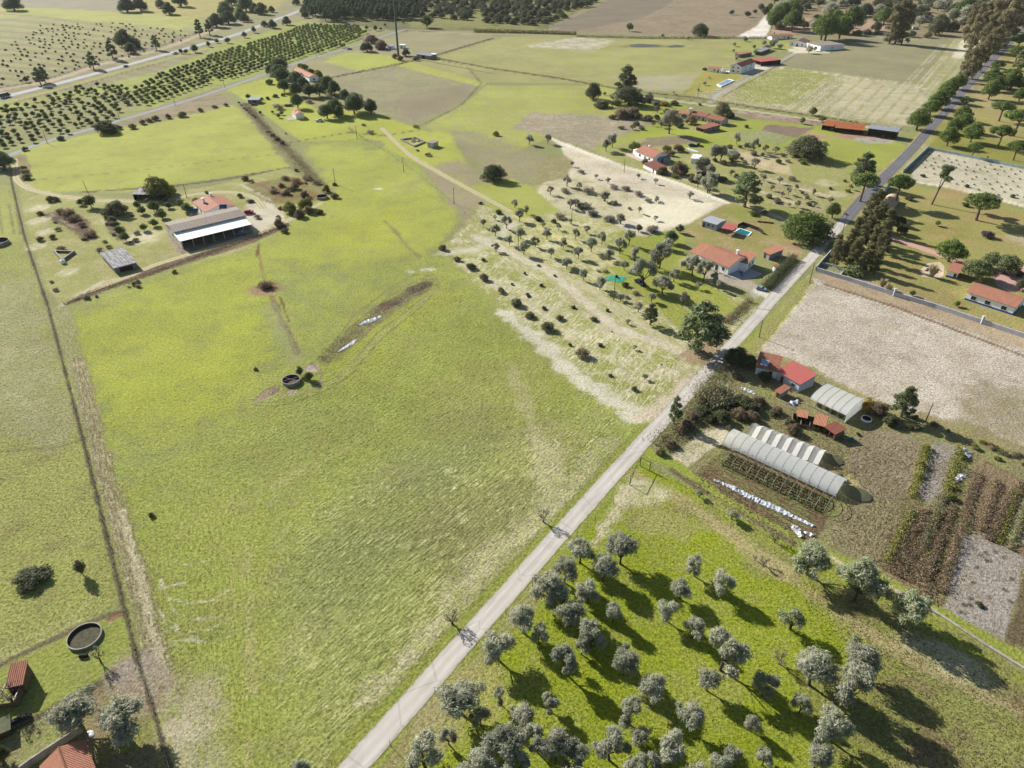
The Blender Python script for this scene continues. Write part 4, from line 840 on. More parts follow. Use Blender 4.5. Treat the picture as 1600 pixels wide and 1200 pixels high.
def autolabel():
    by = {}
    for o, noun, adj, p in PLANTS: by.setdefault(noun, []).append((o, adj, p))
    for noun, L in by.items():
        X = np.array([[p.x, p.y] for _, _, p in L]); M = np.array([[g.x, g.y] for _, g in LMW])
        D = np.hypot(X[:, None, 0]-M[None, :, 0], X[:, None, 1]-M[None, :, 1])
        R = D.argsort(0).argsort(0)
        for i, (o, adj, p) in enumerate(L):
            j = np.lexsort((D[i], R[i]))[0]; k = R[i, j]
            if k < len(ORD):
                where = ORD[k]+' to '+LMW[j][0]
                if len(L) == 1: where = 'near '+LMW[j][0]
                o['label'] = (adj+' '+noun+' '+where).strip()
            else:
                o['label'] = 'one of many similar '+noun+'s scattered in the background scrub'; o['group'] = 'far '+noun+'s'
GROVE = []
DISPLAY = {'olive': ('olive_tree', 'olive tree', 'tree'), 'sparse': ('olive_tree', 'thin-leaved olive tree', 'tree'), 'bare': ('bare_tree', 'leafless tree', 'tree'),
 'stone': ('umbrella_pine', 'umbrella pine', 'tree'), 'rstone': ('round_pine', 'round-headed pine', 'tree'), 'pine': ('pine_tree', 'pine tree', 'tree'),
 'tallpine': ('leaning_pine', 'tall bare-stemmed pine', 'tree'), 'oak': ('oak_tree', 'spreading dark oak', 'tree'), 'euc': ('eucalyptus_tree', 'eucalyptus tree', 'tree'),
 'round': ('fruit_tree', 'small round fruit tree', 'tree'), 'bush': ('bush', 'bush', 'bush'), 'big': ('large_bush', 'broad ragged shrub', 'shrub'),
 'twigs': ('brush_heap', 'twiggy brush clump', 'brush'), 'plume': ('pampas_clump', 'plumed grass clump', 'plant'), 'cane': ('cane_clump', 'cane clump', 'plant'), 'tiny': ('young_plant', 'young planted bush', 'plant')}
ADJ = {'olive': 'grey-green', 'oliveg': 'sage green', 'sparse': 'pale grey', 'stone': 'deep green', 'pine': 'green', 'dpine': 'dark', 'oak': 'dark green', 'euc': 'olive-brown',
 'eucd': 'dark', 'citrus': 'dark green', 'bush': 'dull green', 'dbush': 'dark green', 'brown': 'brown', 'grey': 'bare grey', 'yellow': 'bright yellow', 'ygreen': 'yellow-green',
 'beige': 'beige', 'light': 'light green', 'bright': 'bright green', 'purple': 'purple-grey', 'mauve': 'reddish', 'bamb': 'pale green'}
_rt = random.Random(11)
def plant(kind, leaf, x, y, d, h=None, base=False, group=None, label=None, var=None, rz=None, simple=False, far=None, name=None):
    """d: crown width in sheet pixels; (x, y): crown centre, or the foot of the trunk when base is True"""
    hk = _pcH.get(kind)
    w = d/ppm(y)
    asp = {'olive': 1.12, 'sparse': .92, 'bare': 1.0, 'stone': .95, 'rstone': .92, 'pine': 1.5, 'tallpine': 2.0, 'oak': .75, 'euc': 2.3, 'round': .88, 'bush': .6, 'big': .66, 'twigs': .42, 'plume': 1.0, 'cane': .75, 'tiny': .9}[kind]
    H = h or w*asp
    cz = {'stone': .78, 'rstone': .62, 'tallpine': .8, 'euc': .55, 'olive': .62, 'sparse': .6, 'bare': .5}.get(kind, .5)*H
    p = G(x, y) if base else G(x, y, cz); p.z = 0
    v = _rt.randrange(7 if kind in ('olive',) else 3) if var is None else var
    me, tm, W, H0 = proto(kind, leaf, v)
    nm, noun, cat = DISPLAY[kind]; nm = name or nm
    sc = (w/W*_rt.uniform(.86, 1.12), w/W*_rt.uniform(.86, 1.12), H/H0*_rt.uniform(.9, 1.1))
    rz = _rt.uniform(0, 6.28) if rz is None else rz
    e = empty(nm, p, rz, label, cat, group or noun+'s')
    e.scale = sc
    tr = link_mesh('stems' if kind in ('bush', 'big', 'twigs', 'plume', 'cane') else 'trunk', tm, e)
    cr = link_mesh('foliage' if kind in ('bush', 'big', 'twigs', 'plume', 'cane', 'tiny') else 'crown', me, e)
    if not label:
        if far: e['label'] = far
        else: PLANTS.append((e, noun, ADJ[leaf], p))
    return e
_pcH = {}
def plants(kind, leaf, pts, **k):
    for q in pts: plant(kind, leaf, q[0], q[1], q[2]*(1.15 if kind in ('olive', 'sparse') else 1), **k)

# ------------------------------------------------------------------ near olive grove
for x, y, d in [(907,860,35),(972,855,46),(945,885,42),(882,889,40),(857,917,56),(892,957,42),(920,924,34),(959,956,31),(926,991,38),(886,1031,46),(977,1035,40),(1021,1072,42),
  (1088,883,32),(1130,909,38),(1065,918,33),(1045,953,34),(1084,980,34),(1133,1018,60),(1108,1062,36),(1080,1119,44),(986,1112,44),(1048,1167,56),(955,1168,48),(857,1096,30),(869,1160,52),
  (1145,1178,26),(817,967,42),(779,1009,46),(750,1121,30),(781,1089,24),(817,1118,38),(661,1174,58),(790,1159,54),(804,1192,40),(1197,1070,38),(1253,1099,34),(1305,1134,50),
  (1275,1042,58),(1346,1029,48),(1337,1072,64),(1280,1183,40),(1194,1184,27),(1092,1222,50),(990,1215,50),(900,1225,50),(868,936,34),(843,992,30),(905,1186,42),(1010,1192,42),(838,1156,40),(757,1186,42),(1128,1196,32),(909,1010,26),(1000,1150,30),(1175,1130,26),(700,1150,30),(720,1220,50),(470,1196,26)]:
    plant('olive', 'olive', x, y, d*1.12)
plant('olive', 'olive', 717, 1089, 70, h=7.2, var=0)
for x, y, d in [(1270,869,52),(1346,907,60),(1424,953,54)]: plant('olive', 'oliveg', x, y, d*1.1, var=3)
for x, y, d in [(1240,967,46),(1145,801,24),(1093,771,13)]: plant('sparse', 'oliveg', x, y, d)
for x, y, d in [(1220,1029,26),(1212,840,20),(1195,876,20),(849,806,26),(706,965,30),(1180,872,10)]: plant('bare', 'grey', x, y, d)
plant('olive', 'olive', 114, 1113, 74, h=7.0, var=0); plant('olive', 'olive', 188, 1126, 72, h=6.4, var=3)
plant('bare', 'grey', 152, 1024, 24, h=3.6); plant('bare', 'grey', 13, 1087, 32, h=5)
plant('round', 'oak', 125, 888, 18, h=3.8); plant('big', 'dbush', 50, 900, 52, h=2.0); plant('bush', 'dbush', 236, 804, 12); plant('bush', 'dbush', 399, 576, 7, h=.8)
plant('round', 'dbush', 468, 579, 14, h=3.4); plant('round', 'dbush', 483, 588, 15, h=2.6); plant('big','dbush', -4, 1180, 30, h=4)
# ------------------------------------------------------------------ middle olive orchard
plants('bush', 'bush', Z(640,300,6,[(310,515,90),(445,620,80),(700,795,105),(855,915,90),(1005,1030,110),(1130,1140,80)]))
plants('bush', 'dbush', Z(640,300,6,[(575,690,100)]))
plants('bush', 'dbush', Z(640,300,6,[(690,630,45),(1080,760,38),(960,860,35),(1105,955,42),(1235,870,48),(1260,1080,42),(1210,685,34),(1360,780,34),(1410,1170,70),(1535,1080,40),(665,100,40),(835,180,70),(1205,245,70),(1350,270,60)]))
plants('olive', 'olive', Z(640,300,6,[(690,285,60),(800,350,80),(910,275,85),(1030,210,80),(1040,375,80),(935,445,70),(1070,515,95),(1180,455,75),(1290,385,75),(1440,480,70),(1325,555,75),(1480,640,75),(985,100,60),(1095,160,60)]))
plants('sparse', 'sparse', Z(640,300,6,[(810,505,85),(800,235,40),(1510,100,90),(1400,320,60),(1250,300,50)]))
plants('olive', 'olive', Z(880,300,6.667,[(135,430,80),(405,470,95),(295,535,115),(160,620,95),(480,640,95),(640,750,85),(600,535,130),(690,455,125),(750,630,115),(1020,645,190),(960,720,110),(845,800,225),(1050,930,170),(1165,845,120),(215,850,95),(385,930,115),(40,725,95),(925,1090,75),(1360,740,170),(1480,800,160),(1580,880,90),(795,180,55),(10,500,60),(1620,960,80)]))
plants('round', 'oak', Z(880,300,6.667,[(790,375,85),(1220,380,105)])); plants('rstone', 'dpine', Z(880,300,6.667,[(1135,455,140)])); plants('round', 'olive', Z(880,300,6.667,[(1090,540,130)]))
plants('sparse', 'sparse', Z(880,300,6.667,[(605,270,100),(430,35,95),(975,75,50),(965,265,55),(1410,970,70),(605,1090,60),(1260,1090,120),(75,300,50),(250,380,80),(130,100,80)]))
plants('twigs', 'grey', Z(880,300,6.667,[(310,220,110),(480,280,110),(180,140,110),(440,820,60),(370,820,50),(920,395,110),(530,110,90),(690,170,50),(660,1090,70),(760,1050,80)]))
plants('bush', 'dbush', Z(880,300,6.667,[(650,960,85)]))
plants('bush', 'bush', Z(780,460,5,[(130,60,90),(235,160,80),(380,245,110),(740,185,60),(470,180,62),(1055,730,62)]))
plants('bush', 'dbush', Z(780,460,5,[(350,105,40),(580,95,45),(845,120,38),(790,390,45),(555,390,34),(225,8,34),(870,630,34),(1265,545,16),(880,290,16)]))
plants('sparse', 'sparse', Z(780,460,5,[(1140,640,45),(1060,410,38),(1005,210,38),(1090,90,80),(950,15,60)]))
plant('twigs', 'brown', 910, 551, 24, h=2.4); plant('pine', 'pine', 1018, 490, 24, h=8)
plants('sparse', 'sparse', Z(800,240,4,[(345,165,60),(240,225,50),(420,195,44),(585,260,60),(790,135,30),(900,170,32),(905,275,32),(525,140,28),(600,165,35),(375,60,32),(1115,255,44),(400,300,40),(680,400,60)]))
plants('twigs', 'grey', Z(800,240,4,[(480,230,80),(710,215,60),(790,250,60),(500,370,70),(610,400,70),(880,470,80),(300,390,70),(430,110,50),(460,320,80),(330,230,60),(640,210,50),(850,290,50),(160,400,50)]))
plants('olive', 'olive', Z(800,0,4,[(108,865,46),(225,860,46),(590,895,60),(630,870,60)]))
# orchard right
plants('olive', 'olive', Z(1100,180,7.5,[(395,270,85),(490,350,60),(600,350,110),(205,430,125),(350,460,125),(325,655,60),(705,720,65),(895,750,65),(1090,830,55),(1290,890,62),(1000,880,65),(1100,1030,65),(675,460,45),(60,640,120),(80,780,150)]))
plants('sparse', 'sparse', Z(1100,180,7.5,[(600,560,115),(800,840,70),(1200,950,70),(850,390,80),(920,920,60),(1000,1040,50),(1300,1040,50)]))
plants('bush', 'bush', Z(1100,180,7.5,[(130,520,70),(760,940,90),(860,980,90),(1150,900,50),(250,740,60),(420,360,60),(300,360,80),(1230,1030,80),(530,340,60),(930,470,50)]))
plant('oak', 'oak', 1262, 229, 62, h=11, label='huge round dark evergreen oak alone in the meadow below the rust-roofed sheds', group='oaks')
plant('pine', 'pine', 1168, 296, 50, h=15.5, label='big dark pine at the corner of the bare sand yard beside the lane', group='large pines')
plant('pine', 'pine', 1352, 262, 40, h=16, label='tall grey-green pine standing left of the asphalt road above the crossing', group='large pines')
plant('pine', 'pine', 1098, 513, 74, h=15.5, label='large dark pine on the left verge casting its shadow over the pale road', group='large pines')
plant('oak', 'oak', 771, 268, 40, h=8.5, label='solitary round dark tree in the open field left of the sand yard', group='oaks')
# house cluster left of sand lane
plants('bush', 'ygreen', Z(960,150,7.27,[(230,560,140),(600,590,120)])); plants('big', 'brown', Z(960,150,7.27,[(740,820,210),(730,580,130),(880,265,160)]))
plants('big', 'bush', Z(960,150,7.27,[(550,840,130),(350,745,100),(800,220,90),(1220,940,100),(900,930,130),(640,650,90)])); plants('olive', 'olive', Z(960,150,7.27,[(1010,760,170),(1090,830,110),(1080,960,170),(1330,860,60),(1150,620,130),(960,950,100)]))
plants('olive', 'sparse', Z(960,150,7.27,[(640,260,190)])); plants('bush', 'mauve', Z(960,150,7.27,[(390,240,120)])); plants('bush', 'yellow', Z(960,150,7.27,[(570,80,95),(20,75,80)]))
plants('bush', 'bush', Z(960,150,7.27,[(690,70,100),(530,290,100),(740,320,110),(970,90,50),(1500,340,60),(390,60,60)])); plants('oak', 'euc', Z(960,150,7.27,[(1235,150,190)])); plants('big', 'dbush', Z(960,150,7.27,[(1320,215,110),(480,230,80)]))
plants('big', 'brown', Z(960,150,7.27,[(80,190,170),(220,190,170)]))
# group at the middle top
plant('oak', 'oak', 927.5, 141, 30, h=11.5); plant('pine', 'oak', 979, 128, 38, h=19); plant('oak', 'oak', 984, 150, 54, h=11); plant('big', 'bush', 940, 161, 30, h=5); plant('big', 'brown', 980, 173, 46, h=4)
plant('oak', 'dpine', 1095, 46, 31, h=12); plant('round', 'light', 984, 42, 14, h=8); plant('bush', 'dbush', 1101.5, 107.5, 7, h=2.5)
plants('round', 'dbush', Z(800,0,4,[(1375,75,34),(1475,85,42),(1560,45,50),(1585,72,60),(1520,70,30),(580,585,22)]))
plants('round', 'olive', Z(800,0,4,[(1460,245,30),(1390,275,30),(1385,315,22),(1515,290,28),(1575,265,34),(1520,325,34),(1590,295,40),(1010,578,20),(1205,520,26),(1235,485,16),(1165,560,20),(940,220,30),(1100,235,26)]))
plants('round', 'olive', Z(1080,40,6.667,[(760,180,50),(800,220,60),(840,190,90),(880,165,60),(930,215,60),(1230,250,80),(1290,240,50),(560,135,60),(815,110,30),(865,80,25),(470,340,40)]))
plants('round', 'olive', Z(800,0,4,[(860,610,60)])); plant('round','oak',1271,173,16,h=5.5); plant('round','bush',1285,186,14,h=3)
# ------------------------------------------------------------------ right hand road trees and park
plants('rstone', 'stone', Z(1200,0,4,[(955,725,138),(1030,655,105),(1080,605,115),(1120,560,115),(1150,530,110),(1200,490,105),(1068,628,80)]))
plants('rstone', 'stone', Z(1200,0,4,[(1410,470,110),(1435,510,95),(1405,540,125),(1510,505,95),(1540,480,120),(1590,575,95),(1230,690,105),(1235,738,130),(1170,775,100),(1145,828,135),(1290,815,120),(1590,520,80)]))
plants('stone', 'stone', Z(1200,0,4,[(1480,652,125),(1585,715,160),(1475,812,140),(1300,908,95),(1570,905,120),(1585,240,110),(1575,310,115),(1440,400,76),(1515,445,76)]))
plants('pine', 'light', Z(1200,0,4,[(1590,380,90)])); plants('round', 'light', Z(1200,0,4,[(1235,630,60),(215,755,40)]))
plants('euc', 'euc', Z(1340,0,6,[(1080,590,120),(1030,560,110),(1130,560,120),(1160,480,120),(1210,450,110),(1290,370,120),(1230,300,120),(1180,230,120),(1330,300,120),(1380,270,120),(1420,220,120),(1110,270,120),(1060,220,110),(1440,150,120),(1290,150,120),(1230,120,110),(1360,120,110),(1480,110,110),(1510,180,110),(1540,80,100),(350,210,120),(410,190,130),(465,215,120),(1160,150,100)]))
plants('rstone', 'stone', Z(1200,0,4,[(60,85,115),(165,100,130),(160,45,120),(100,60,100),(30,130,70),(15,40,50),(380,150,150),(350,155,130),(465,150,130),(535,100,130),(430,120,120),(740,80,115),(1400,50,120),(1250,15,110)]))
plants('oak', 'oak', Z(1200,0,4,[(1080,130,130),(1060,170,110),(230,150,60),(620,60,90),(820,40,80),(950,60,80)]))
R1 = random.Random(77)
for i in range(230):
    x = R1.uniform(1205, 1640); y = R1.uniform(-32, 42)
    if y > 20 and R1.random() < .45: continue
    plant('oak' if i % 3 else 'round', 'olive' if i % 2 else 'oak', x, y, R1.uniform(12, 22), name='woodland_tree', far='grey-green open woodland tree far beyond the villa at the top right', group='woodland trees at the top right')
plants('bush', 'bush', Z(1200,0,4,[(480,195,60),(560,200,60),(620,195,60),(690,200,50),(900,210,60),(1000,215,60)]))
for x, y, d, h, k, lf in [(1352.5,282,44,12,'stone','stone'),(1410,283,35,13.5,'stone','stone'),(1538,310,52,12,'stone','stone')]: plant(k, lf, x, y, d, h=h)
plant('tallpine', 'pine', 1458, 319, 34, h=18.5, base=True, rz=.25, label='tall leaning pine with a bare double stem and a tufted crown beside the wall path', group='park pines')
plant('rstone', 'stone', 1489, 388, 43, h=8.5); plant('rstone', 'light', 1532, 415, 50, h=8); plant('rstone', 'light', 1578, 408, 46, h=8); plant('rstone','light',1553,402,36,h=7)
plant('oak', 'stone', 1263, 352, 84, h=11.5, label='huge bright green umbrella pine overhanging the left side of the road junction', group='umbrella pines')
plant('rstone', 'stone', 1304, 325, 24, h=7)
plants('bush', 'dbush', Z(1200,240,4,[(970,135,32),(1245,200,32),(1530,262,38),(1240,315,50)])); plants('round', 'bright', Z(1200,240,4,[(1062,435,38),(905,870,46),(1185,935,48)]))
plants('plume', 'beige', Z(1200,240,4,[(720,810,60),(755,840,60),(1035,735,75)])); plants('bush', 'light', Z(1200,240,4,[(545,720,120)])); plants('bush', 'purple', Z(1200,240,4,[(1378,500,76)])); plants('bush','dbush',Z(1200,240,4,[(1580,750,60),(885,275,50),(660,430,60)]))
plants('round','dbush',Z(1200,240,4,[(1580,820,70),(1570,745,34)]))
for i, (x, y, d) in enumerate(Z(1200,240,4,[(650,290,80),(700,270,80),(720,330,80),(640,350,85),(600,400,85),(680,380,85),(560,450,80),(630,450,85),(520,520,80),(590,520,85),(680,490,85),(740,460,80),(480,580,80),(550,600,85),(640,600,90),(700,560,80),(430,600,75),(760,400,70),(610,640,85),(690,640,75),(740,530,70),(440,540,60)])):
    plant('euc', 'eucd', x, y+4, d, h=11 if i % 2 else 9.5)
for x, y, d in Z(1200,240,4,[(830,420,80),(840,470,70),(790,400,70)]): plant('big', 'dbush', x, y, d, h=4)
# ------------------------------------------------------------------ market garden scrub
plants('cane', 'bamb', Z(1000,500,4,[(440,450,140),(520,440,120),(390,480,100),(480,500,120)])); plants('big', 'dbush', Z(1000,500,4,[(560,520,130),(640,500,130),(520,600,120),(700,540,110),(600,220,150),(680,250,120),(780,350,90),(400,570,110),(450,610,90)]))
plants('big', 'brown', Z(1000,500,4,[(740,500,110),(620,580,110),(330,600,100),(250,680,80),(300,650,90),(190,760,80),(700,600,100),(860,560,80),(960,680,90)]))
plants('bush', 'bush', Z(1000,500,4,[(130,820,70),(160,740,60),(620,350,60),(830,580,60),(1250,980,70),(940,640,80),(560,670,60)])); plant('pine', 'pine', 1056, 641, 24, h=8.5, label='slim pine on the right road verge opposite the olive terraces', group='large pines')
plant('pine', 'pine', 1416, 629, 42, h=9, label='grey-green pine at the edge of the ploughed field right of the white greenhouse', group='large pines')
plant('bush', 'yellow', 1357, 631, 22, h=3.6); plant('big', 'brown', 1376, 638, 30, h=3.6); plant('big', 'dbush', 1392, 655, 26, h=2.6)
plants('bush', 'dbush', Z(1300,540,4.617,[(430,560,70),(560,580,60),(620,590,50),(190,635,36)])); plants('bush', 'ygreen', Z(1300,540,4.617,[(1035,725,60),(680,730,70),(640,850,80),(640,930,60),(1380,850,40),(1200,810,50),(930,790,60)]))
plants('twigs', 'brown', Z(1300,680,3.75,[(560,440,60),(640,460,60),(690,300,50),(500,240,40),(530,120,40),(660,380,50),(600,520,50),(540,680,50),(600,780,60),(560,830,50),(620,620,50),(700,560,40),(480,560,50)]))
plants('bush', 'ygreen', Z(1300,680,3.75,[(700,360,60),(620,480,50),(570,700,50),(540,100,50),(520,180,40),(500,250,36),(720,300,44),(760,120,50)]))
plant('bush', 'dbush', 1530, 943, 14, h=.9)
# ------------------------------------------------------------------ left farm
plants('round', 'citrus', Z(240,280,7.27,[(160,290,90),(80,390,110),(15,290,90),(20,500,70),(365,330,110),(430,340,60),(30,320,70)]))
plants('round', 'citrus', Z(0,240,4,[(855,322,52),(885,350,60),(780,340,50),(955,330,80),(1010,378,60),(1050,322,46),(1160,330,60),(1185,345,50),(958,430,56),(895,462,50),(828,390,28),(500,300,50),(560,300,80),(740,480,60),(780,520,60),(1030,290,34)]))
plants('big', 'bush', Z(0,240,4,[(720,335,130),(670,360,90),(700,410,60)])); plants('big', 'ygreen', Z(0,240,4,[(990,210,170),(1060,220,90)])); plants('twigs', 'brown', Z(0,240,4,[(420,370,90),(370,360,60),(460,400,80),(560,500,80),(700,430,60),(620,600,50),(680,580,40),(320,800,30),(345,850,40),(380,590,60),(510,440,60),(150,110,60),(160,150,50)]))
plants('bush', 'bush', Z(0,240,4,[(310,280,60),(350,280,50),(740,470,50),(1290,240,26),(1500,260,40),(1230,290,60),(1120,300,50),(1530,150,50)]))
plants('big', 'ygreen', Z(400,240,4,[(210,335,100),(310,310,110),(440,220,60)])); plants('big', 'brown', Z(400,240,4,[(270,370,80),(330,350,70),(490,260,50),(300,250,60),(240,200,60),(140,430,70)])); plants('bush', 'dbush', Z(400,240,4,[(175,480,50),(395,360,50),(490,190,30),(250,100,30)]))
plants('twigs', 'brown', Z(400,240,4,[(180,150,60),(250,170,60),(320,150,60),(110,230,60),(380,180,50),(210,220,50),(60,820,90)])); plant('twigs', 'brown', 416, 446, 18, h=1.4)
R2 = random.Random(5)
for i in range(46):
    x, y = R2.choice([(R2.uniform(385, 500), R2.uniform(282, 318)), (R2.uniform(60, 150), R2.uniform(330, 375)), (R2.uniform(160, 215), R2.uniform(335, 385)), (R2.uniform(400, 470), R2.uniform(320, 345)), (R2.uniform(100, 300), R2.uniform(420, 465))])
    if y > 415: y = 478-(x-90)*.245+R2.uniform(-10, 2)
    plant(R2.choice(['twigs', 'bush']), R2.choice(['brown', 'bush', 'grey', 'ygreen']), x, y, R2.uniform(6, 13))
R2 = random.Random(9)
for i in range(60):
    x, y = R2.choice([(R2.uniform(935, 1200), R2.uniform(160, 200)), (R2.uniform(1040, 1200), R2.uniform(225, 290)), (R2.uniform(1120, 1330), R2.uniform(270, 335)), (R2.uniform(1120, 1260), R2.uniform(235, 262))])
    plant(R2.choice(['twigs', 'bush', 'sparse', 'bush']), R2.choice(['brown', 'bush', 'grey', 'ygreen', 'bush']), x, y, R2.uniform(6, 13))
# left meadow cottage pines
for x, y, d, h in Z(370,80,6.667,[(430,130,200,12),(430,190,200,12),(470,240,170,12),(340,180,110,9),(610,270,190,12),(480,340,130,10),(600,370,150,11),(740,380,150,11),(850,370,160,11),(940,330,170,12),(1010,370,130,11),(690,310,120,10),(930,600,170,10.5),(1020,560,170,10.5),(1210,530,200,13),(1230,490,170,14),(1390,560,150,10),(1120,430,110,8),(1060,610,120,9),(620,490,130,11)]):
    plant('rstone', 'dpine', x, y, d, h=h*.9)
plants('big', 'ygreen', Z(370,80,6.667,[(700,160,90),(770,210,90),(850,240,110),(340,310,90),(660,140,60)])); plants('round', 'citrus', Z(370,80,6.667,[(115,470,62),(430,670,50),(465,640,50),(245,640,40),(370,630,40),(510,855,25)]))
plants('bush', 'dbush', Z(370,80,6.667,[(370,870,60),(420,915,70),(470,950,60),(250,490,50),(320,485,50),(400,460,60),(480,450,50),(20,530,30),(45,560,30),(75,590,30),(100,610,32),(130,635,32),(160,660,34),(185,680,34)]))
plants('twigs', 'grey', Z(370,80,6.667,[(320,830,60),(1390,840,80),(1320,765,50),(430,580,110),(750,520,90)]))
plants('twigs', 'brown', Z(550,40,5.715,[(570,900,50),(680,1148,60),(585,1112,36)])); plants('bush', 'yellow', [(775,208,12)]); plant('oak', 'mauve', 580, 61, 22, h=7); plant('oak', 'mauve', 596, 68, 22, h=8)
plants('big', 'dbush', Z(550,40,5.715,[(130,190,110),(480,240,80),(570,290,60)])); plants('big', 'brown', Z(550,40,5.715,[(250,170,110),(380,270,60),(430,290,60)])); plants('round', 'citrus', Z(400,0,4,[(690,172,26),(745,175,34),(560,165,30),(780,180,20),(1065,130,80),(920,135,24),(1480,140,30),(805,155,20)]))
# field edge along the lane
plants('bush', 'dbush', [(163,197,30),(170,200,26),(22,170,8),(95,215,12),(38,232,10)]); plants('bush', 'bush', [(184,198,12),(207,197,12),(222,190,12),(233,187,11),(242,184,12),(262,181,12),(284,178,14),(313,171,10),(335,166,8),(353,163,8),(42,275,14),(36,262,14)]); plants('oak','dpine',[(2,250,34)])
# far highway trees
plants('oak', 'oak', Z(0,0,4,[(775,240,120),(830,260,90),(810,300,80),(735,240,70)])); plants('pine', 'pine', Z(0,0,4,[(690,310,70),(570,380,60),(965,260,60),(235,470,70),(265,465,60),(1240,180,60),(1300,165,60)]))
plants('oak', 'dpine', Z(0,0,4,[(1345,125,100),(1405,50,120),(1420,100,110),(1500,85,80),(1530,20,110),(785,25,110),(870,25,100),(1000,20,70),(1050,50,90),(1120,-10,110),(75,15,110),(1590,50,70),(1440,-10,90),(1525,110,60)]))
plants('round', 'dpine', Z(0,0,4,[(1215,300,56),(1300,275,36),(1355,255,30),(1420,250,40),(1525,215,40),(1585,185,40),(160,495,40),(1130,320,30),(1160,320,30)]))
plants('oak', 'dpine', Z(400,0,4,[(30,50,90),(95,55,50),(250,8,50),(300,60,60),(305,90,50),(100,150,60),(190,130,60),(50,145,50)]))
# ------------------------------------------------------------------ plantations set out in rows
def infield(x, y, P):
    c = False
    for i in range(len(P)):
        (x0, y0), (x1, y1) = P[i], P[(i+1) % len(P)]
        if (y0 > y) != (y1 > y) and x < (x1-x0)*(y-y0)/(y1-y0)+x0: c = not c
    return c
def inv(X, Y):
    z = Y*CP+CAM_H*SP; return 800+FPX*X/z, 600+FPX*(CAM_H*CP-Y*SP)/z
def rows(P, a, b, sx, sy, jit, keep, seed):
    r = random.Random(seed); A = G(*a); B = G(*b); th = math.atan2(B.y-A.y, B.x-A.x); c, s = math.cos(th), math.sin(th)
    W = [G(*q) for q in P]; cx = sum(w.x for w in W)/len(W); cy = sum(w.y for w in W)/len(W); R = max((w-Vector((cx, cy, 0))).length for w in W)
    out = []
    for i in range(int(-R/sx)-1, int(R/sx)+2):
        for j in range(int(-R/sy)-1, int(R/sy)+2):
            if r.random() > keep: continue
            X = i*sx+r.gauss(0, jit); Y = j*sy+r.gauss(0, jit)
            wx, wy = cx+X*c-Y*s, cy+X*s+Y*c
            if wy < 0: continue
            px, py = inv(wx, wy)
            if infield(px, py, P) and -14 < px < 1614 and py > -8: out.append((px, py))
    return out
dense = [(190,153),(250,118),(340,86),(430,58),(480,40),(560,42),(574,52),(545,72),(470,92),(400,112),(330,132),(280,150),(235,166),(200,166)]
left = [(0,170),(60,158),(130,135),(200,135),(205,160),(180,186),(120,205),(60,226),(0,236),(-20,220)]
GR = [((x, y), True) for x, y in rows(dense, (300,130), (400,96), 6.4, 7.4, .5, .97, 1)]
GR += [((x, y), False) for x, y in rows(left, (100,200), (200,165), 6.4, 7.4, .9, .7, 2)]
GR.sort(key=lambda q: -q[0][1])
for (x, y), dn in GR[:300]:
    plant('round', 'citrus', x, y, _rt.uniform(3.4, 4.4)*ppm(y)*(1 if dn else .9), h=_rt.uniform(2.6, 3.4), base=True, name='citrus_tree', far='small dark green citrus tree in the planted rows between the highway and the lane', group='citrus trees in the grove below the highway')
if len(GR) > 300:
    me, tm, W, H0 = proto('round', 'citrus', 1); co = np.zeros(len(me.vertices)*3, np.float32); me.vertices.foreach_get('co', co); co = co.reshape(-1, 3)[:2400]
    Vs = []
    for (x, y), dn in GR[300:]:
        p = G(x, y); q = _rt.uniform(0, 6.28); c, s = math.cos(q), math.sin(q); k = _rt.uniform(1.0, 1.3)
        Vs.append(np.stack([(co[:, 0]*c-co[:, 1]*s)*k+p.x, (co[:, 0]*s+co[:, 1]*c)*k+p.y, co[:, 2]*k], 1))
    tag(link_mesh('citrus_grove', quads_mesh('citrus_grove', np.concatenate(Vs), LEAF['citrus'])), 'remaining far rows of dark citrus trees at the upper end of the grove', 'grove', kind='stuff')
young = [(-10,90),(60,40),(180,36),(300,50),(300,62),(200,90),(120,112),(40,130),(-10,142)]
for x, y in rows(young, (0,95), (200,118), 9, 12, 1.2, .62, 4)[:230]:
    plant('bush', 'dbush', x, y, _rt.uniform(1.7, 3.0)*ppm(y), h=_rt.uniform(1.2, 2.0), base=True, name='young_bush', far='low dark bush in the young plantation rows above the highway', group='bushes of the young plantation')
vine = [(1432,262),(1452,238),(1600,268),(1600,316),(1480,288)]
for x, y in rows(vine, (1440,262), (1590,300), 4.6, 6.4, .5, .85, 5)[:150]:
    plant('tiny', 'bush', x, y, 1.25*ppm(y), h=.7, base=True, far='small grey-green shrub in the sandy walled plot beside the asphalt road', group='shrubs of the walled sandy plot')
# wood along the top
wood = [(478,-30),(478,18),(500,33),(560,30),(650,30),(655,-30)]; wood2 = [(650,-30),(650,28),(700,30),(840,42),(880,28),(930,5),(960,-30)]
k = 0
WP = rows(wood, (480,30), (650,30), 8.0, 12, 2.2, .95, 6); random.Random(1).shuffle(WP); print('wood', len(WP))
for x, y in WP:
    if k > 280: break
    k += 1; plant('pine', 'dpine', x, y+2, 9.5*ppm(y), h=_rt.uniform(11, 16), base=True, far='dark tall pine of the dense wood behind the mast', group='pines of the dense wood at the top')
k = 0
WP = rows(wood2, (650,30), (850,40), 11, 17, 3.5, .85, 7); random.Random(2).shuffle(WP); print('wood2', len(WP))
for x, y in WP:
    if k > 280: break
    k += 1; plant('oak', 'oak', x, y, _rt.uniform(8, 13)*ppm(y), h=_rt.uniform(5, 8.5), base=True, name='wood_tree', far='dark rounded tree of the open wood at the top centre', group='trees of the open wood at the top')
R3 = random.Random(21)
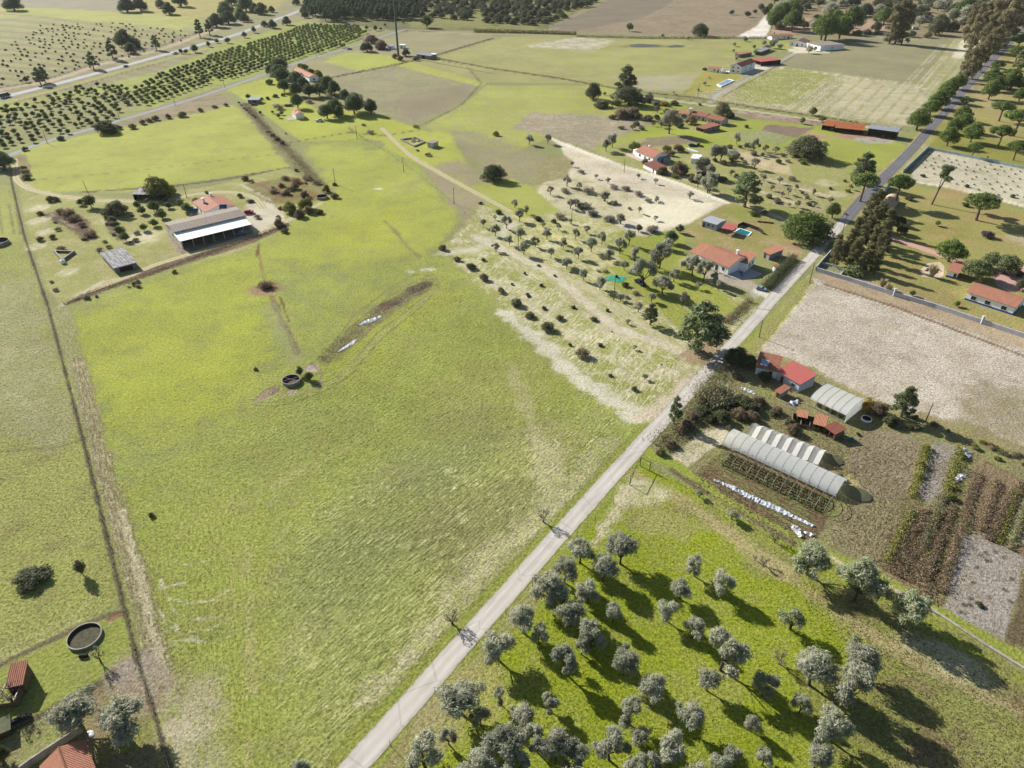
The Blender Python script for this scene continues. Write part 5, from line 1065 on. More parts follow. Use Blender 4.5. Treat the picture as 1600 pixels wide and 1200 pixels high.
for i in range(26):                                # ragged weeds where the plough stops
    t_ = R3.random(); x = 1215+t_*385; y = 566+t_*150+R3.uniform(-4, 6)
    if 1262 < x < 1352: continue
    plant('twigs', R3.choice(['brown', 'bush', 'ygreen']), x, y, R3.uniform(7, 16), h=R3.uniform(.4, 1.1))
# weeds and reeds
def scrub(name, label, pts, w, leaf, dens, size, hgt, seed, cat='scrub'):
    r = np.random.RandomState(seed); P = [G(*q) for q in pts]; Vs = []
    for a, b in zip(P[:-1], P[1:]):
        L = (b-a).length; n = int(L*dens); t = r.rand(n); o = r.normal(size=n)*w/2.4
        d = (b-a)/L; cx = a.x+(b.x-a.x)*t-d.y*o; cy = a.y+(b.y-a.y)*t+d.x*o
        z = r.rand(n)**1.4*hgt+.05; c = np.stack([cx, cy, z], 1)
        nn = r.normal(size=(n, 3)); nn /= np.linalg.norm(nn, axis=1)[:, None]; tt = np.cross(nn, r.normal(size=(n, 3))); tt /= np.linalg.norm(tt, axis=1)[:, None]; bb = np.cross(nn, tt)
        s = size*(.5+r.rand(n))[:, None]
        Vs.append(np.stack([c-tt*s*1.3, c-bb*s*.5, c+tt*s*1.3, c+bb*s*.5], 1).reshape(-1, 3))
    tag(link_mesh(name, quads_mesh(name, np.concatenate(Vs), LEAF[leaf])), label, cat, kind='stuff')
scrub('fence_weeds', 'dark dry weeds grown through the long left fence', [(14,245),(18,285),(38,370),(75,480),(130,690),(190,935),(215,1035),(242,1120),(268,1210)], .5, 'brown', 16, .1, .4, 1)
scrub('ditch_scrub', 'brown dry scrub along the ditch below the barn', [(100,475),(150,455),(200,440),(260,418),(320,396),(400,370),(450,350)], 2.2, 'brown', 60, .15, .6, 2)
scrub('reeds', 'yellow reeds standing along the far field edge', [(740,50),(800,51),(900,54)], 5, 'ygreen', 40, .5, 2.8, 3, 'reeds')
scrub('reeds', 'dull scrub bordering the pond and the far field', [(900,57),(1000,60),(1100,60),(1200,60)], 5, 'bush', 24, .4, 1.8, 4, 'reeds')
scrub('meadow_scrub', 'grey brown scrub strip running between cottage and round tank', [(382,162),(425,212),(455,240),(500,290)], 4, 'brown', 36, .2, .8, 5)
scrub('island_weeds', 'dead weeds on the long uncut island in the meadow', [(505,565),(560,510),(610,475),(672,442)], 4.5, 'brown', 60, .13, .45, 6)
scrub('hedge', 'clipped dark hedge between the farmhouse plot and the road', [(1196,452),(1215,430),(1234,410),(1240,404)], 2.2, 'dbush', 420, .13, 2.2, 7, 'hedge')
scrub('fence_weeds', 'bushes and weeds along the fence at the near side of the farmhouse plot', [(1135,505),(1150,490),(1172,470)], 1.6, 'brown', 120, .15, 1.4, 8)
scrub('garden_weeds', 'rusty dead stems covering the garden beds', [(1400,900),(1425,850),(1450,800)], 4.5, 'brown', 300, .14, .7, 9)
scrub('garden_weeds', 'rusty dead stems on the far garden bed', [(1545,845),(1575,790),(1600,755)], 1.4, 'brown', 200, .14, .5, 10)
scrub('garden_weeds', 'dead weeds on the near edge of the tunnel beds', [(1085,745),(1140,775),(1200,815),(1270,850)], 5, 'brown', 50, .14, .5, 12)
scrub('verge_scrub', 'dark scrub on the verge right of the road by the garden', [(1030,700),(1060,672),(1090,640),(1115,600),(1130,570)], 5, 'bush', 110, .17, 1.6, 11)
scrub('garden_weeds', 'tangled weeds between the cottage and the tunnels', [(1120,610),(1180,640),(1230,660),(1290,700),(1330,740)], 10, 'brown', 60, .14, .7, 13)
scrub('field_edge', 'thin dark weeds along the ditch between the far fields', [(500,125),(620,101),(690,84),(770,60)], 2.5, 'brown', 8, .35, .8, 14)
scrub('field_edge', 'thin dark weeds along the track between the far fields', [(665,88),(760,106),(870,122),(980,142),(1080,152),(1180,168),(1300,186),(1410,203)], 1.8, 'brown', 10, .3, .8, 15)

for i, (a_, b_, w_, lf, hh) in enumerate([((1449,700),(1424,778),1.2,'ygreen',1.3),((1500,700),(1478,770),1.8,'ygreen',1.6),((1475,775),(1440,860),1.3,'bush',1.5),((1490,790),(1445,905),1.0,'brown',1.1),((1510,800),(1466,925),1.2,'brown',1.3),((1425,800),(1385,880),1.0,'ygreen',.8),((1455,870),(1440,935),2.2,'brown',1.2),((1530,740),(1508,800),1.2,'brown',.7),((1560,752),(1532,830),1.2,'brown',.7),((1590,765),(1560,850),1.0,'ygreen',.5),((1606,790),(1580,860),.9,'bush',.5)]):
    scrub('bed_row', ['first','second','third','fourth','fifth','sixth','seventh','eighth','ninth','tenth','eleventh'][i]+' weedy row of tall stems in the garden beds, counted roughly from left to right', [a_, b_], w_, lf, 95, .15, hh, 60+i, 'plants')
# ------------------------------------------------------------------ buildings
WHITE = plain('white_wall', (.85,.85,.84), (.76,.75,.72), scale=.5, bump=.01, thr=(.45,.75))
OLDW = plain('old_white_wall', C(236,230,222), C(196,186,174), scale=.8, bump=.02)
GREYW = plain('grey_block_wall', C(168,160,150), C(136,128,118), scale=1.0)
CREAM = plain('cream_plaster', C(226,214,196), C(200,186,166), scale=.5)
BLUE = plain('blue_skirting', C(64,110,190), C(54,96,170), scale=.6)
TILE = sheet('terracotta_tiles', C(210,146,118), C(178,118,96), .32, .45)
TILE2 = sheet('weathered_terracotta', C(196,128,100), C(150,108,88), .32, .45, streak=.8)
TILE3 = sheet('dark_red_tiles', C(160,96,78), C(126,82,70), .32, .45, streak=.7)
TILEP = sheet('pale_terracotta', C(222,156,120), C(196,130,98), .32, .45, streak=.6)
RUST = sheet('rusted_corrugated_iron', C(204,122,66), C(156,86,52), .4, 0, streak=.9)
REDS = sheet('red_sheet_roof', C(214,118,110), C(196,100,94), .5, 0, line=.7)
BARNR = sheet('brown_grey_corrugated_roof', C(168,152,138), C(132,120,112), 1.1, 0, streak=.5, line=.72)
WSHEET = sheet('white_corrugated_sheet', (.85,.85,.85), (.8,.8,.8), .5, 0, streak=.3, line=.96, rough=.4, spec=.9, bump=.02)
GSHEET = sheet('grey_metal_sheet', C(176,182,190), C(146,150,158), .5, 0, streak=.6)
BSHEET = sheet('blue_grey_metal_roof', C(150,166,190), C(130,146,170), .6, 0, streak=.4)
OLDR = sheet('weathered_patched_roof', C(178,176,178), C(118,116,118), 1.0, 0, streak=1.0, thr=(.42,.56))
BROWNR = sheet('brown_tile_roof', C(160,128,112), C(136,108,96), .32, .45)
GRAVR = sheet('grey_brown_flat_roof', C(178,162,148), C(158,144,132), .5, 0, streak=.4)
WINM = plain('window_glass', C(60,66,74), C(44,48,56), rough=.2, bump=0)
FRAMEM = plain('window_frame', C(210,210,208), bump=0)
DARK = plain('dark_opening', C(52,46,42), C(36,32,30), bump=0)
WOOD = plain('old_wood', C(140,120,98), C(104,86,70), scale=4)
METAL = plain('galvanised_steel', C(176,176,174), C(140,140,140), rough=.5, metal=.3, bump=0)
CONC = plain('concrete', C(190,184,172), C(160,152,140), scale=1.0)
PANEL = plain('solar_panel_glass', C(70,110,160), C(50,84,130), rough=.25, bump=0)
DOORB = plain('brown_door', C(110,74,52), bump=0)

def frame3(a, b, c, z):
    """rectangle from the near left, near right and one far corner, seen at height z: origin, heading, length, depth"""
    A = G(a[0], a[1], z); B = G(b[0], b[1], z); Cc = G(c[0], c[1], z)
    d = B-A; th = math.atan2(d.y, d.x); L = math.hypot(d.x, d.y)
    n = Vector((-math.sin(th), math.cos(th), 0)); D = (Cc-A).dot(n)
    return Vector((A.x, A.y, 0)), th, L, D
def gable(mb, L, D, h, rise, over=.35, along=True, hip=False, th=.12):
    """tiled roof slab over the box 0..L x 0..D; ridge along x when along is True"""
    def slab(p):                                    # p: four corners, eave first, given thickness
        a, b, c, d = [Vector(q) for q in p]
        w = (b-a).length; s = (d-a).length
        up = (b-a).cross(d-a).normalized()*th
        mb.face([a+up, b+up, c+up, d+up], [(0, 0), (w, 0), (w, s), (0, s)])
        mb.face([d, c, b, a]); 
        for q, r in ((a, b), (b, c), (c, d), (d, a)): mb.face([q, r, r+up, q+up], [(0, 0), (.1, 0), (.1, .1), (0, .1)])
    o = over
    if along:
        e = h-rise*o/(D/2)
        slab([(-o, -o, e), (L+o, -o, e), (L+o, D/2, h+rise), (-o, D/2, h+rise)])
        slab([(L+o, D+o, e), (-o, D+o, e), (-o, D/2+.004, h+rise), (L+o, D/2+.004, h+rise)])
    else:
        e = h-rise*o/(L/2)
        slab([(-o, D+o, e), (-o, -o, e), (L/2, -o, h+rise), (L/2, D+o, h+rise)])
        slab([(L+o, -o, e), (L+o, D+o, e), (L/2+.004, D+o, h+rise), (L/2+.004, -o, h+rise)])
def mono(mb, x0, x1, y0, y1, z0, z1, o=.3, th=.1):
    """single slope: z0 at y0, z1 at y1"""
    k = (z1-z0)/(y1-y0); a, b, c, d = (x0-o, y0-o, z0-k*o), (x1+o, y0-o, z0-k*o), (x1+o, y1+o, z1+k*o), (x0-o, y1+o, z1+k*o)
    w = x1-x0+2*o; s = y1-y0+2*o
    T = lambda p: (p[0], p[1], p[2]+th)
    mb.face([T(a), T(b), T(c), T(d)], [(0, 0), (w, 0), (w, s), (0, s)]); mb.face([d, c, b, a])
    for q, r in ((a, b), (b, c), (c, d), (d, a)): mb.face([q, r, T(r), T(q)], [(0, 0), (.1, 0), (.1, .1), (0, .1)])
def walls(mb, L, D, h, rise=0, along=True, x0=0, y0=0):
    x1, y1 = x0+L, y0+D; g = h+rise
    mb.face([(x0,y0,0),(x1,y0,0),(x1,y0,h),(x0,y0,h)]) if along or not rise else mb.face([(x0,y0,0),(x1,y0,0),(x1,y0,h),(x0+L/2,y0,g),(x0,y0,h)])
    mb.face([(x1,y1,0),(x0,y1,0),(x0,y1,h),(x1,y1,h)]) if along or not rise else mb.face([(x1,y1,0),(x0,y1,0),(x0,y1,h),(x0+L/2,y1,g),(x1,y1,h)])
    if along and rise:
        mb.face([(x1,y0,0),(x1,y1,0),(x1,y1,h),(x1,y0+D/2,g),(x1,y0,h)]); mb.face([(x0,y1,0),(x0,y0,0),(x0,y0,h),(x0,y0+D/2,g),(x0,y1,h)])
    else:
        mb.face([(x1,y0,0),(x1,y1,0),(x1,y1,h),(x1,y0,h)]); mb.face([(x0,y1,0),(x0,y0,0),(x0,y0,h),(x0,y1,h)])
def opening(parent, side, s, z, w, h, L, D, kind='window'):
    """window or door set on wall f(ront, y=0), b(ack), l(eft, x=0) or r(ight)"""
    def q(mb, u0, u1, z0, z1, d0, d1, m=None):
        if side == 'f': mb.box(u0, u1, -d1, -d0, z0, z1, m)
        elif side == 'b': mb.box(u0, u1, D+d0, D+d1, z0, z1, m)
        elif side == 'r': mb.box(L+d0, L+d1, u0, u1, z0, z1, m)
        else: mb.box(-d1, -d0, u0, u1, z0, z1, m)
    ln = L if side in 'fb' else D; u = s*ln; mb = MB()
    if kind == 'door':
        q(mb, u-w/2, u+w/2, .02, h, .003, .06); d = mb.build('door', DOORB if w < 1.6 else DARK, parent)
        m2 = MB(); q(m2, u+w/2-.18, u+w/2-.1, h*.45, h*.5, .064, .1); m2.build('handle', METAL, d)
    else:
        t = .09
        q(mb, u-w/2-t, u+w/2+t, z-t, z, .003, .07); q(mb, u-w/2-t, u+w/2+t, z+h, z+h+t, .003, .07)
        q(mb, u-w/2-t, u-w/2, z, z+h, .003, .07); q(mb, u+w/2, u+w/2+t, z, z+h, .003, .07); q(mb, u-.03, u+.03, z, z+h, .003, .05)
        f = mb.build('window', FRAMEM, parent); m2 = MB(); q(m2, u-w/2+.002, u+w/2-.002, z+.002, z+h-.002, .004, .03); m2.build('pane', WINM, f)
def chimney(parent, x, y, z0, z1, w=.7, mat=None, name='chimney'):
    mb = MB(); mb.box(x-w/2, x+w/2, y-w/2, y+w/2, z0, z1); mb.box(x-w/2-.1, x+w/2+.1, y-w/2-.1, y+w/2+.1, z1, z1+.15)
    mb.box(x-w/4, x+w/4, y-w/4, y+w/4, z1+.15, z1+.4); return mb.build(name, mat or WHITE, parent)
def house(name, label, cat, a, b, c, z, h=None, rise=1.2, along=True, wall=None, roof=None, wins=(), doors=(), chim=(), over=.35, ridge=None, group=None, flat=False, skirt=None, Dm=None, Lm=None, mono_=None):
    o, th, L, D = frame3(a, b, c, z); h = h or z
    if Dm: D = Dm
    if Lm: L = Lm
    if ridge: D *= ridge
    e = empty(name, o, th, label, cat, group)
    w = MB(); walls(w, L, D, h, 0 if (flat or mono_) else rise, along); w.build('wall', wall or WHITE, e)
    r = MB()
    if flat: r.box(-over, L+over, -over, D+over, h, h+.22)
    elif mono_: mono(r, 0, L, 0, D, h, h+rise, over)
    else: gable(r, L, D, h, rise, over, along)
    rf = r.build('roof', roof or TILE, e)
    if mono_:
        w2 = MB(); w2.face([(0,D,h),(0,0,h),(0,D,h+rise)]); w2.face([(L,0,h),(L,D,h),(L,D,h+rise)]); w2.face([(L,D,h),(0,D,h),(0,D,h+rise),(L,D,h+rise)]); w2.build('gable_wall', wall or WHITE, e)
    for q in wins: opening(e, q[0], q[1], q[2], q[3], q[4], L, D)
    for q in doors: opening(e, q[0], q[1], 0, q[2], q[3], L, D, 'door')
    for q in chim: chimney(rf, q[0]*L, q[1]*D, h, h+rise+q[2], q[3] if len(q) > 3 else .7)
    if skirt:
        s = MB(); k = .6; s.box(-.05, L+.05, -.05, -.003, 0, k); s.box(L+.003, L+.05, -.003, D+.05, 0, k); s.box(-.05, -.003, -.003, D+.05, 0, k); s.build('skirting_band', skirt, e)
    return e, L, D
def posts(parent, pts, h, r=.07, mat=None, name='post'):
    for x, y in pts:
        mb = MB(); mb.box(x-r, x+r, y-r, y+r, 0, h if not callable(h) else h(x, y)); mb.build(name, mat or WOOD, parent)
def canopy(name, label, cat, a, b, c, z, rise, roof, n=3, mat=None, group=None, back=None, o=.25):
    og, th, L, D = frame3(a, b, c, z); e = empty(name, og, th, label, cat, group)
    r = MB(); mono(r, 0, L, 0, D, z, z+rise, o); r.build('roof', roof, e)
    for i in range(n+1):
        posts(e, [(i*L/n if 0 < i < n else (.1 if i == 0 else L-.1), .1)], z-.02, .08, mat)
        if not back: posts(e, [(i*L/n if 0 < i < n else (.1 if i == 0 else L-.1), D-.1)], z+rise-.02, .08, mat)
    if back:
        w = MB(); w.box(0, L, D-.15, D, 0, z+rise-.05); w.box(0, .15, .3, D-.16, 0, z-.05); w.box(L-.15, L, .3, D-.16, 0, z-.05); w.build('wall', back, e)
    return e, L, D
# 1 the long barn
e, L, D = house('barn', 'long barn with ribbed brown-grey roof and a bright white lean-to along its front', 'barn', (272.3,362.5), (383.7,336.4), (372,322.6), 4.8, rise=.7, wall=OLDW, roof=BARNR, over=.3, wins=[('l',.3,2.2,1.2,.9)], doors=[('r',.5,3.4,3.4)])
r = MB(); mono(r, -.3, L-.9, -7.1, -.35, 3.3, 4.1, .15); r.build('lean_to_roof', WSHEET, e)
for i in range(8):
    m = MB(); x = .2+i*(L-.4)/7; m.box(x-.1, x+.1, -7.0, -6.8, 0, 3.25); m.build('post', OLDW, e)
m = MB(); m.box(-.1, .1, -6.7, -.4, 0, 3.25); m.build('end_wall', OLDW, e)
m = MB(); m.box(.2, L-.2, -.12, -.02, .05, 3.4); m.build('dark_front', DARK, e)
for px, py, w in ((303.5,332,3.2),(349,325.5,3.0)):
    p = G(px, py, 4.9); q = empty('solar_panel', (p.x, p.y, 0), math.radians(8), 'blue solar panel frame '+('left' if px < 320 else 'right')+' of the pair behind the barn roof', 'solar panel', 'solar panels')
    m = MB(); mono(m, -w/2, w/2, -.8, .8, 5.0, 6.2, 0, .08); m.build('panel', PANEL, q)
    for sx in (-w/2+.1, w/2-.1):
        for sy, zz in ((-.7, 5.05), (.7, 6.1)):
            m = MB(); m.box(sx-.05, sx+.05, sy-.05, sy+.05, 0, zz); m.build('leg', METAL, q)
# 2 red tiled farmhouse behind
e, L, D = house('farmhouse', 'terracotta roofed farmhouse with two white chimneys directly behind the long barn', 'house', (319.8,331.5), (367,321.3), (353.9,304.8), 3.0, rise=1.5, along=False, roof=TILE, chim=[(.22,.62,1.1,1.0),(.6,.95,.8,.8)], doors=[('l',.4,1.0,2.1)], wins=[('r',.5,1,1,1),('l',.7,1,1,1)])
# 3 dark open shed
canopy('open_shed', 'dark open shed with pale patched roof under the yellowish bush above the farmyard', 'shed', (207,303.5), (247,304.5), (262,296.5), 2.8, .5, OLDR, 5, back=DARK)
# 4 weathered shed
e, L, D = house('ruined_shed', 'low collapsing shed with weathered patchy grey sheet roof beside the farm ditch', 'shed', (178.3,419), (212.5,410), (191.7,388.8), 2.2, rise=.5, mono_=True, wall=GREYW, roof=OLDR, over=.3, doors=[('f',.5,4.5,1.7)])
# rubble enclosure with white tank
p = G(98,402); e = empty('rubble_enclosure', p, .1, 'triangular low rubble wall enclosure in the grass left of the weathered shed', 'ruin')
T3 = [(G(85,394)-p), (G(117,395)-p), (G(98,409)-p)]
for i in range(3):
    a_, b_ = T3[i], T3[(i+1) % 3]; m = MB(); d = (b_-a_).normalized(); n = Vector((-d.y, d.x, 0))*.25; e.rotation_euler = (0,0,0)
    pts = [a_+n, b_+n, b_-n, a_-n]; m.prism([(q.x, q.y) for q in pts[::-1]], 0, .8+.2*i); m.build('low_wall', GREYW, e)
def tank(name, label, px, py, r, h, mat, inner=None, cat='tank', wall=.18, group=None, cross=False, water=None):
    p = G(px, py); e = empty(name, p, 0, label, cat, group); m = MB(); n = 40
    for i in range(n):
        a0, a1 = 2*math.pi*i/n, 2*math.pi*(i+1)/n; c0, s0, c1, s1 = math.cos(a0), math.sin(a0), math.cos(a1), math.sin(a1); ri = r-wall
        m.face([(r*c0,r*s0,0),(r*c1,r*s1,0),(r*c1,r*s1,h),(r*c0,r*s0,h)]); m.face([(ri*c1,ri*s1,0.02),(ri*c0,ri*s0,0.02),(ri*c0,ri*s0,h),(ri*c1,ri*s1,h)], m=1)
        m.face([(r*c0,r*s0,h),(r*c1,r*s1,h),(ri*c1,ri*s1,h),(ri*c0,ri*s0,h)])
    m.build('tank_wall', [mat, inner or mat], e)
    m = MB(); m.face([((r-wall)*math.cos(2*math.pi*i/n), (r-wall)*math.sin(2*math.pi*i/n), .06) for i in range(n)]); m.build('tank_floor', water or inner or mat, e)
    if cross:
        for q in (.5, -.35):
            m = MB(); m.tube((-r*math.cos(q), -r*math.sin(q), h+.03), (r*math.cos(q), r*math.sin(q), h+.03), .06, .06, 5); m.build('cross_bar', METAL, e)
    return e
INN = plain('stained_tank_inside', C(112,84,80), C(76,64,60), scale=.8); ALG = plain('algae_floor', C(96,90,62), C(64,62,48), scale=1.5)
tank('round_tank', 'wide round concrete tank with algae floor beside the left fence', 133, 996, 2.9, .55, CONC, INN, water=ALG)
tank('round_tank', 'small round concrete tank with crossed bars and a rusty brown inside in the meadow', 455.5, 597, 2.5, 1.0, CONC, INN, cross=True, water=INN)
tank('round_tank', 'round tank with reddish inside at the end of the scrub strip', 503.5, 309.5, 2.6, 1.0, CONC, plain('red_tank', C(130,84,72), C(100,66,60)))
tank('round_tank', 'round concrete tank cut off by the left picture edge beside the fence', -1, 381, 3.6, 1.3, CONC, INN)
p = G(99,411); m = MB(); 
for i in range(10):
    a0, a1 = 2*math.pi*i/10, 2*math.pi*(i+1)/10
    m.face([(.9*math.cos(a0), .9*math.sin(a0), 0), (.9*math.cos(a1), .9*math.sin(a1), 0), (.8*math.cos(a1), .8*math.sin(a1), 1.2), (.8*math.cos(a0), .8*math.sin(a0), 1.2)]); m.face([(.8*math.cos(a0), .8*math.sin(a0), 1.2), (.8*math.cos(a1), .8*math.sin(a1), 1.2), (0, 0, 1.6)])
tag(m.build('water_drum', WHITE, None, p), 'white domed drum at the point of the rubble enclosure', 'drum')
# 6-9 cottage in the left meadow
e, L, D = house('cottage', 'tiny white cottage with orange tiled roof and white gable in front of the dark pines', 'cottage', (463,186.5), (475.5,185), (468,176), 0, h=2.8, rise=1.1, along=False, roof=TILEP, Dm=9, doors=[('l',.3,1,2)], wins=[('l',.7,1,.9,.9)], chim=[(.3,.7,.5,.6)])
m = MB(); m.box(-5, -.05, -1, 7, 0, .12); m.build('terrace', CONC, e)
e, L, D = house('long_house', 'white house with orange roof half hidden by the pines beside the lane', 'house', (459,116), (484,128), (462,103), 0, h=3.2, rise=1.2, roof=TILEP, Dm=7, wins=[('r',.5,1,1.2,1)], doors=[('f',.6,1,2.1)])
house('small_shed', 'small shed with pale sheet roof at the left of the cottage meadow', 'shed', (388,162), (405,162), (404,155), 0, h=2.4, rise=.4, mono_=True, wall=GREYW, roof=GSHEET, Dm=6, doors=[('f',.6,2.4,2)])
m = MB(); m.box(-2.5, 2.5, -.8, .8, 0, 1.1); m.box(-2.3, 2.3, -.6, .6, 1.1, 1.35); tag(m.build('lumber_stack', WOOD, None, G(451,166), .1), 'grey stack of boards in the shade near the tiny white cottage', 'stack')
house('stone_hut', 'small grey stone hut beside the ruin in the open meadow', 'hut', (668,230), (677,231.5), (683,226), 0, h=2.4, rise=.3, flat=True, wall=OLDW, roof=GREYW, Dm=5, doors=[('l',.5,1,1.8)])
p = G(645,222); e = empty('ruin', p, 0, 'rectangular ruin footprint with low rubble walls left of the grey stone hut', 'ruin'); cs = [G(626,219)-p, G(648,229.5)-p, G(664,222.5)-p, G(650,216)-p]
for i in range(4):
    a_, b_ = cs[i], cs[(i+1) % 4]; d = (b_-a_).normalized(); n = Vector((-d.y, d.x, 0))*.3; m = MB(); m.prism([(q.x, q.y) for q in (a_-n, b_-n, b_+n, a_+n)], 0, .7); m.build('low_wall', GREYW, e)
for i in range(26):
    rr_ = random.Random(i); t, s = rr_.random(), rr_.random(); q = (cs[0].lerp(cs[1], t)).lerp(cs[3].lerp(cs[2], t), s); m = MB(); k = rr_.uniform(.4, 1.0)
    m.tube((q.x, q.y, -.1), (q.x+.1, q.y, rr_.uniform(.3, .7)), k, k*.6, 6); m.build('rubble_block', GREYW if i % 2 else CONC, e)
# 11 mast and sheds
e, L, D = house('metal_shed', 'shed with blue-grey metal roof right of the telecom mast', 'shed', (651,84.5), (672,87.5), (677,81.5), 3.0, rise=.5, roof=BSHEET, wall=GREYW, doors=[('f',.5,3,2.6)], Dm=8)
house('white_cabin', 'small white cabin right of the foot of the mast', 'cabin', (624,75.5), (631,76), (630,72), 0, h=2.8, flat=True, wall=WHITE, roof=WHITE, Dm=4, doors=[('f',.5,1,2)])
house('white_shed', 'low white shed behind the scrub left of the mast', 'shed', (606,77), (616,77), (614,72), 0, h=2.6, rise=.4, mono_=True, wall=WHITE, roof=GSHEET, Dm=5, doors=[('f',.4,1,2)])
house('utility_box', 'little white box at the right end of the blue-grey metal shed', 'box', (673.5,88.5), (679,89.5), (679,85), 0, h=2.2, flat=True, wall=WHITE, roof=WHITE, Dm=3, doors=[('f',.5,1,1.8)])
p = G(622.5, 87); e = empty('telecom_mast', p, 0, 'tall thin dark telecom mast rising out of the top of the picture', 'mast')
m = MB()
for i in range(9): m.tube((0, 0, i*7), (0, 0, i*7+7), 1.0-.07*i, .93-.07*i, 10, False)
m.build('pole', plain('mast_paint', C(96,120,118), C(80,104,104), bump=0), e)
m = MB(); m.box(-1.4, 1.4, -1.4, 1.4, 0, .5); m.build('base', CONC, e)
m = MB()
for zz in range(3, 60, 3): m.tube((0, 0, zz), (0, 0, zz+.2), 1.12-.01*zz, 1.12-.01*zz, 10)
m.build('flange_rings', METAL, e)
# 13 white cottage by the sand yard
o_, th_, L_, D_ = frame3((993.7,235.3), (1020.5,246.3), (1040.5,238), 3.0)
e, L, D = house('white_house', 'white cottage with an orange-red tiled roof at the top of the bare sand yard', 'house', (993.7,235.3), (1020.5,246.3), (1040.5,238), 3.0, rise=2.0, roof=TILE, Dm=10.5, wins=[('f',.25,1,1.1,1.1),('r',.35,1,1.2,1.1),('f',.8,1,1.1,1.1)], doors=[('f',.55,1.1,2.1)], chim=[(.2,.6,.4)])
m = MB(); walls(m, 4.2, 6.5, 2.4, 0, True, -4.25, 1.5); m.face([(-4.25,1.5,2.4),(-.05,1.5,2.4),(-.05,8,2.4),(-4.25,8,2.4)]); m.build('side_annexe', WHITE, e)
m = MB(); m.box(-6, L*.6, -3.2, -.05, 0, .1); m.build('terrace', plain('pink_paving', C(224,200,188), C(206,180,168)), e)
house('low_annexe', 'low flat annexe in the shade at the right end of the white sand-yard cottage', 'shed', (1029,254), (1047,254.5), (1050,247.5), 0, h=2.4, flat=True, wall=plain('bluish_wall', C(190,196,206), C(170,176,186)), roof=GREYW, Dm=4.5, doors=[('f',.3,1,2)])
house('front_shed', 'white walled shed with rusty red roof in front of the sand-yard cottage', 'shed', (1005,262), (1024.5,272), (1031,262), 0, h=1.9, rise=.9, mono_=True, wall=WHITE, roof=TILE3, Dm=6, doors=[('f',.8,.9,1.7)])
# white caravan-like cabin
house('white_canvas_cabin', 'bright white cabin with slanted sides between the sand-yard cottage and the small orchard', 'cabin', (1079,255), (1091,256.5), (1096,247), 0, h=2.6, rise=.5, mono_=True, wall=WHITE, roof=WSHEET, Dm=5.5, wins=[('f',.6,.9,1.4,.9)], doors=[('l',.5,.8,1.8)])
house('block_shed', 'small grey flat roofed shed half under olive trees by the sand lane', 'shed', (1088,276), (1104,277.5), (1104,269), 0, h=2.2, flat=True, wall=DARK, roof=GREYW, Dm=4.5, doors=[('f',.5,2,1.8)])
# 14 long ruined farmhouse
LG = 'long white farmhouse in ruinous state'
e, L, D = house('farmhouse', 'left end of the long white farmhouse with pale roof and tall white chimney', 'house', (1060.4,176.5), (1076,178.5), (1079,170.5), 2.8, rise=1.2, roof=TILEP, Dm=7.5, chim=[(.98,.5,1.4,1.8)], wins=[('f',.4,1,1,1)])
e, L, D = house('farmhouse', 'middle section of the long white farmhouse with mottled orange roof', 'house', (1079,178), (1101.7,182.5), (1104,176), 2.8, rise=1.3, roof=TILE2, Dm=7.5, wins=[('f',.3,1,1,1),('f',.6,1,1,1)], doors=[('f',.9,1,2)], wall=OLDW)
e, L, D = house('farmhouse', 'right end section of the long white farmhouse with patched roof and three dark doors', 'house', (1104.2,184), (1127.5,189), (1136,183.7), 2.8, rise=1.3, roof=TILE2, Dm=7.5, wall=OLDW, wins=[('f',.18,1,.9,.9)], doors=[('f',.42,1,2),('f',.66,1,2),('f',.85,1,2)])
canopy('collapsed_shed', 'broken orange tiled lean-to in front of the long white farmhouse', 'shed', (1088,198), (1100,202), (1107,192), 2.0, .9, TILE2, 3, back=GREYW)
# 15 two storey house
e, L, D = house('two_storey_house', 'two-storey white house with small windows and dark red tiled roof by the field drive', 'house', (1140,113.5), (1157.2,115.7), (1175.2,106.7), 0, h=5.2, rise=1.9, along=False, roof=TILE3, wins=[('f',.25,3.6,1.1,1.0),('f',.7,3.6,1.1,1.0),('f',.3,1,1.6,1.1),('f',.72,1,.9,.9),('r',.3,1,1.2,1),('r',.7,1,1.2,1),('r',.3,3.4,1,1),('r',.7,3.4,1,1)], chim=[(.2,.3,.4)])
e, L, D = house('annexe', 'low white annexe with orange roof left of the two-storey white house', 'house', (1105,111.5), (1124.5,113.8), (1126,107), 0, h=2.8, rise=1.0, roof=TILEP, Dm=6, wins=[('f',.55,1,1,1)], doors=[('f',.85,1,2)])
m = MB(); m.box(0, 8.5, 0, 4, 0, .4); e = empty('terrace_pergola', G(1125.5,114.2), .25, 'white terrace with railings joining the annexe and the two-storey white house', 'terrace'); m.build('terrace_floor', WHITE, e)
for i in range(5):
    m = MB(); m.box(i*2, i*2+.2, 0, .2, .4, 2.6); m.build('post', plain('blue_wall', C(190,200,220)), e)
m = MB(); m.box(0, 8.2, 0, .2, 2.6, 2.8); m.box(0, 8.2, .003, .15, 1.1, 1.2); m.build('rail', WHITE, e)
canopy('red_open_shed', 'open sided shed with bright red sheet roof beside the two-storey white house', 'shed', (1173,92.2), (1189.5,96.6), (1201.5,89.2), 3.2, .3, REDS, 3, back=DARK)
house('narrow_shed', 'narrow shed with pinkish roof behind the two-storey white house', 'shed', (1154,90), (1174,86.5), (1175,83.5), 0, h=2.4, rise=.5, mono_=True, wall=GREYW, roof=TILEP, Dm=4, doors=[('f',.3,1,2)])
house('grey_shed', 'long narrow grey shed between the red shed and the garden olives', 'shed', (1187,86), (1203,80), (1201,78), 0, h=2.4, rise=.4, mono_=True, wall=WOOD, roof=GSHEET, Dm=4, doors=[('f',.6,1,2)])
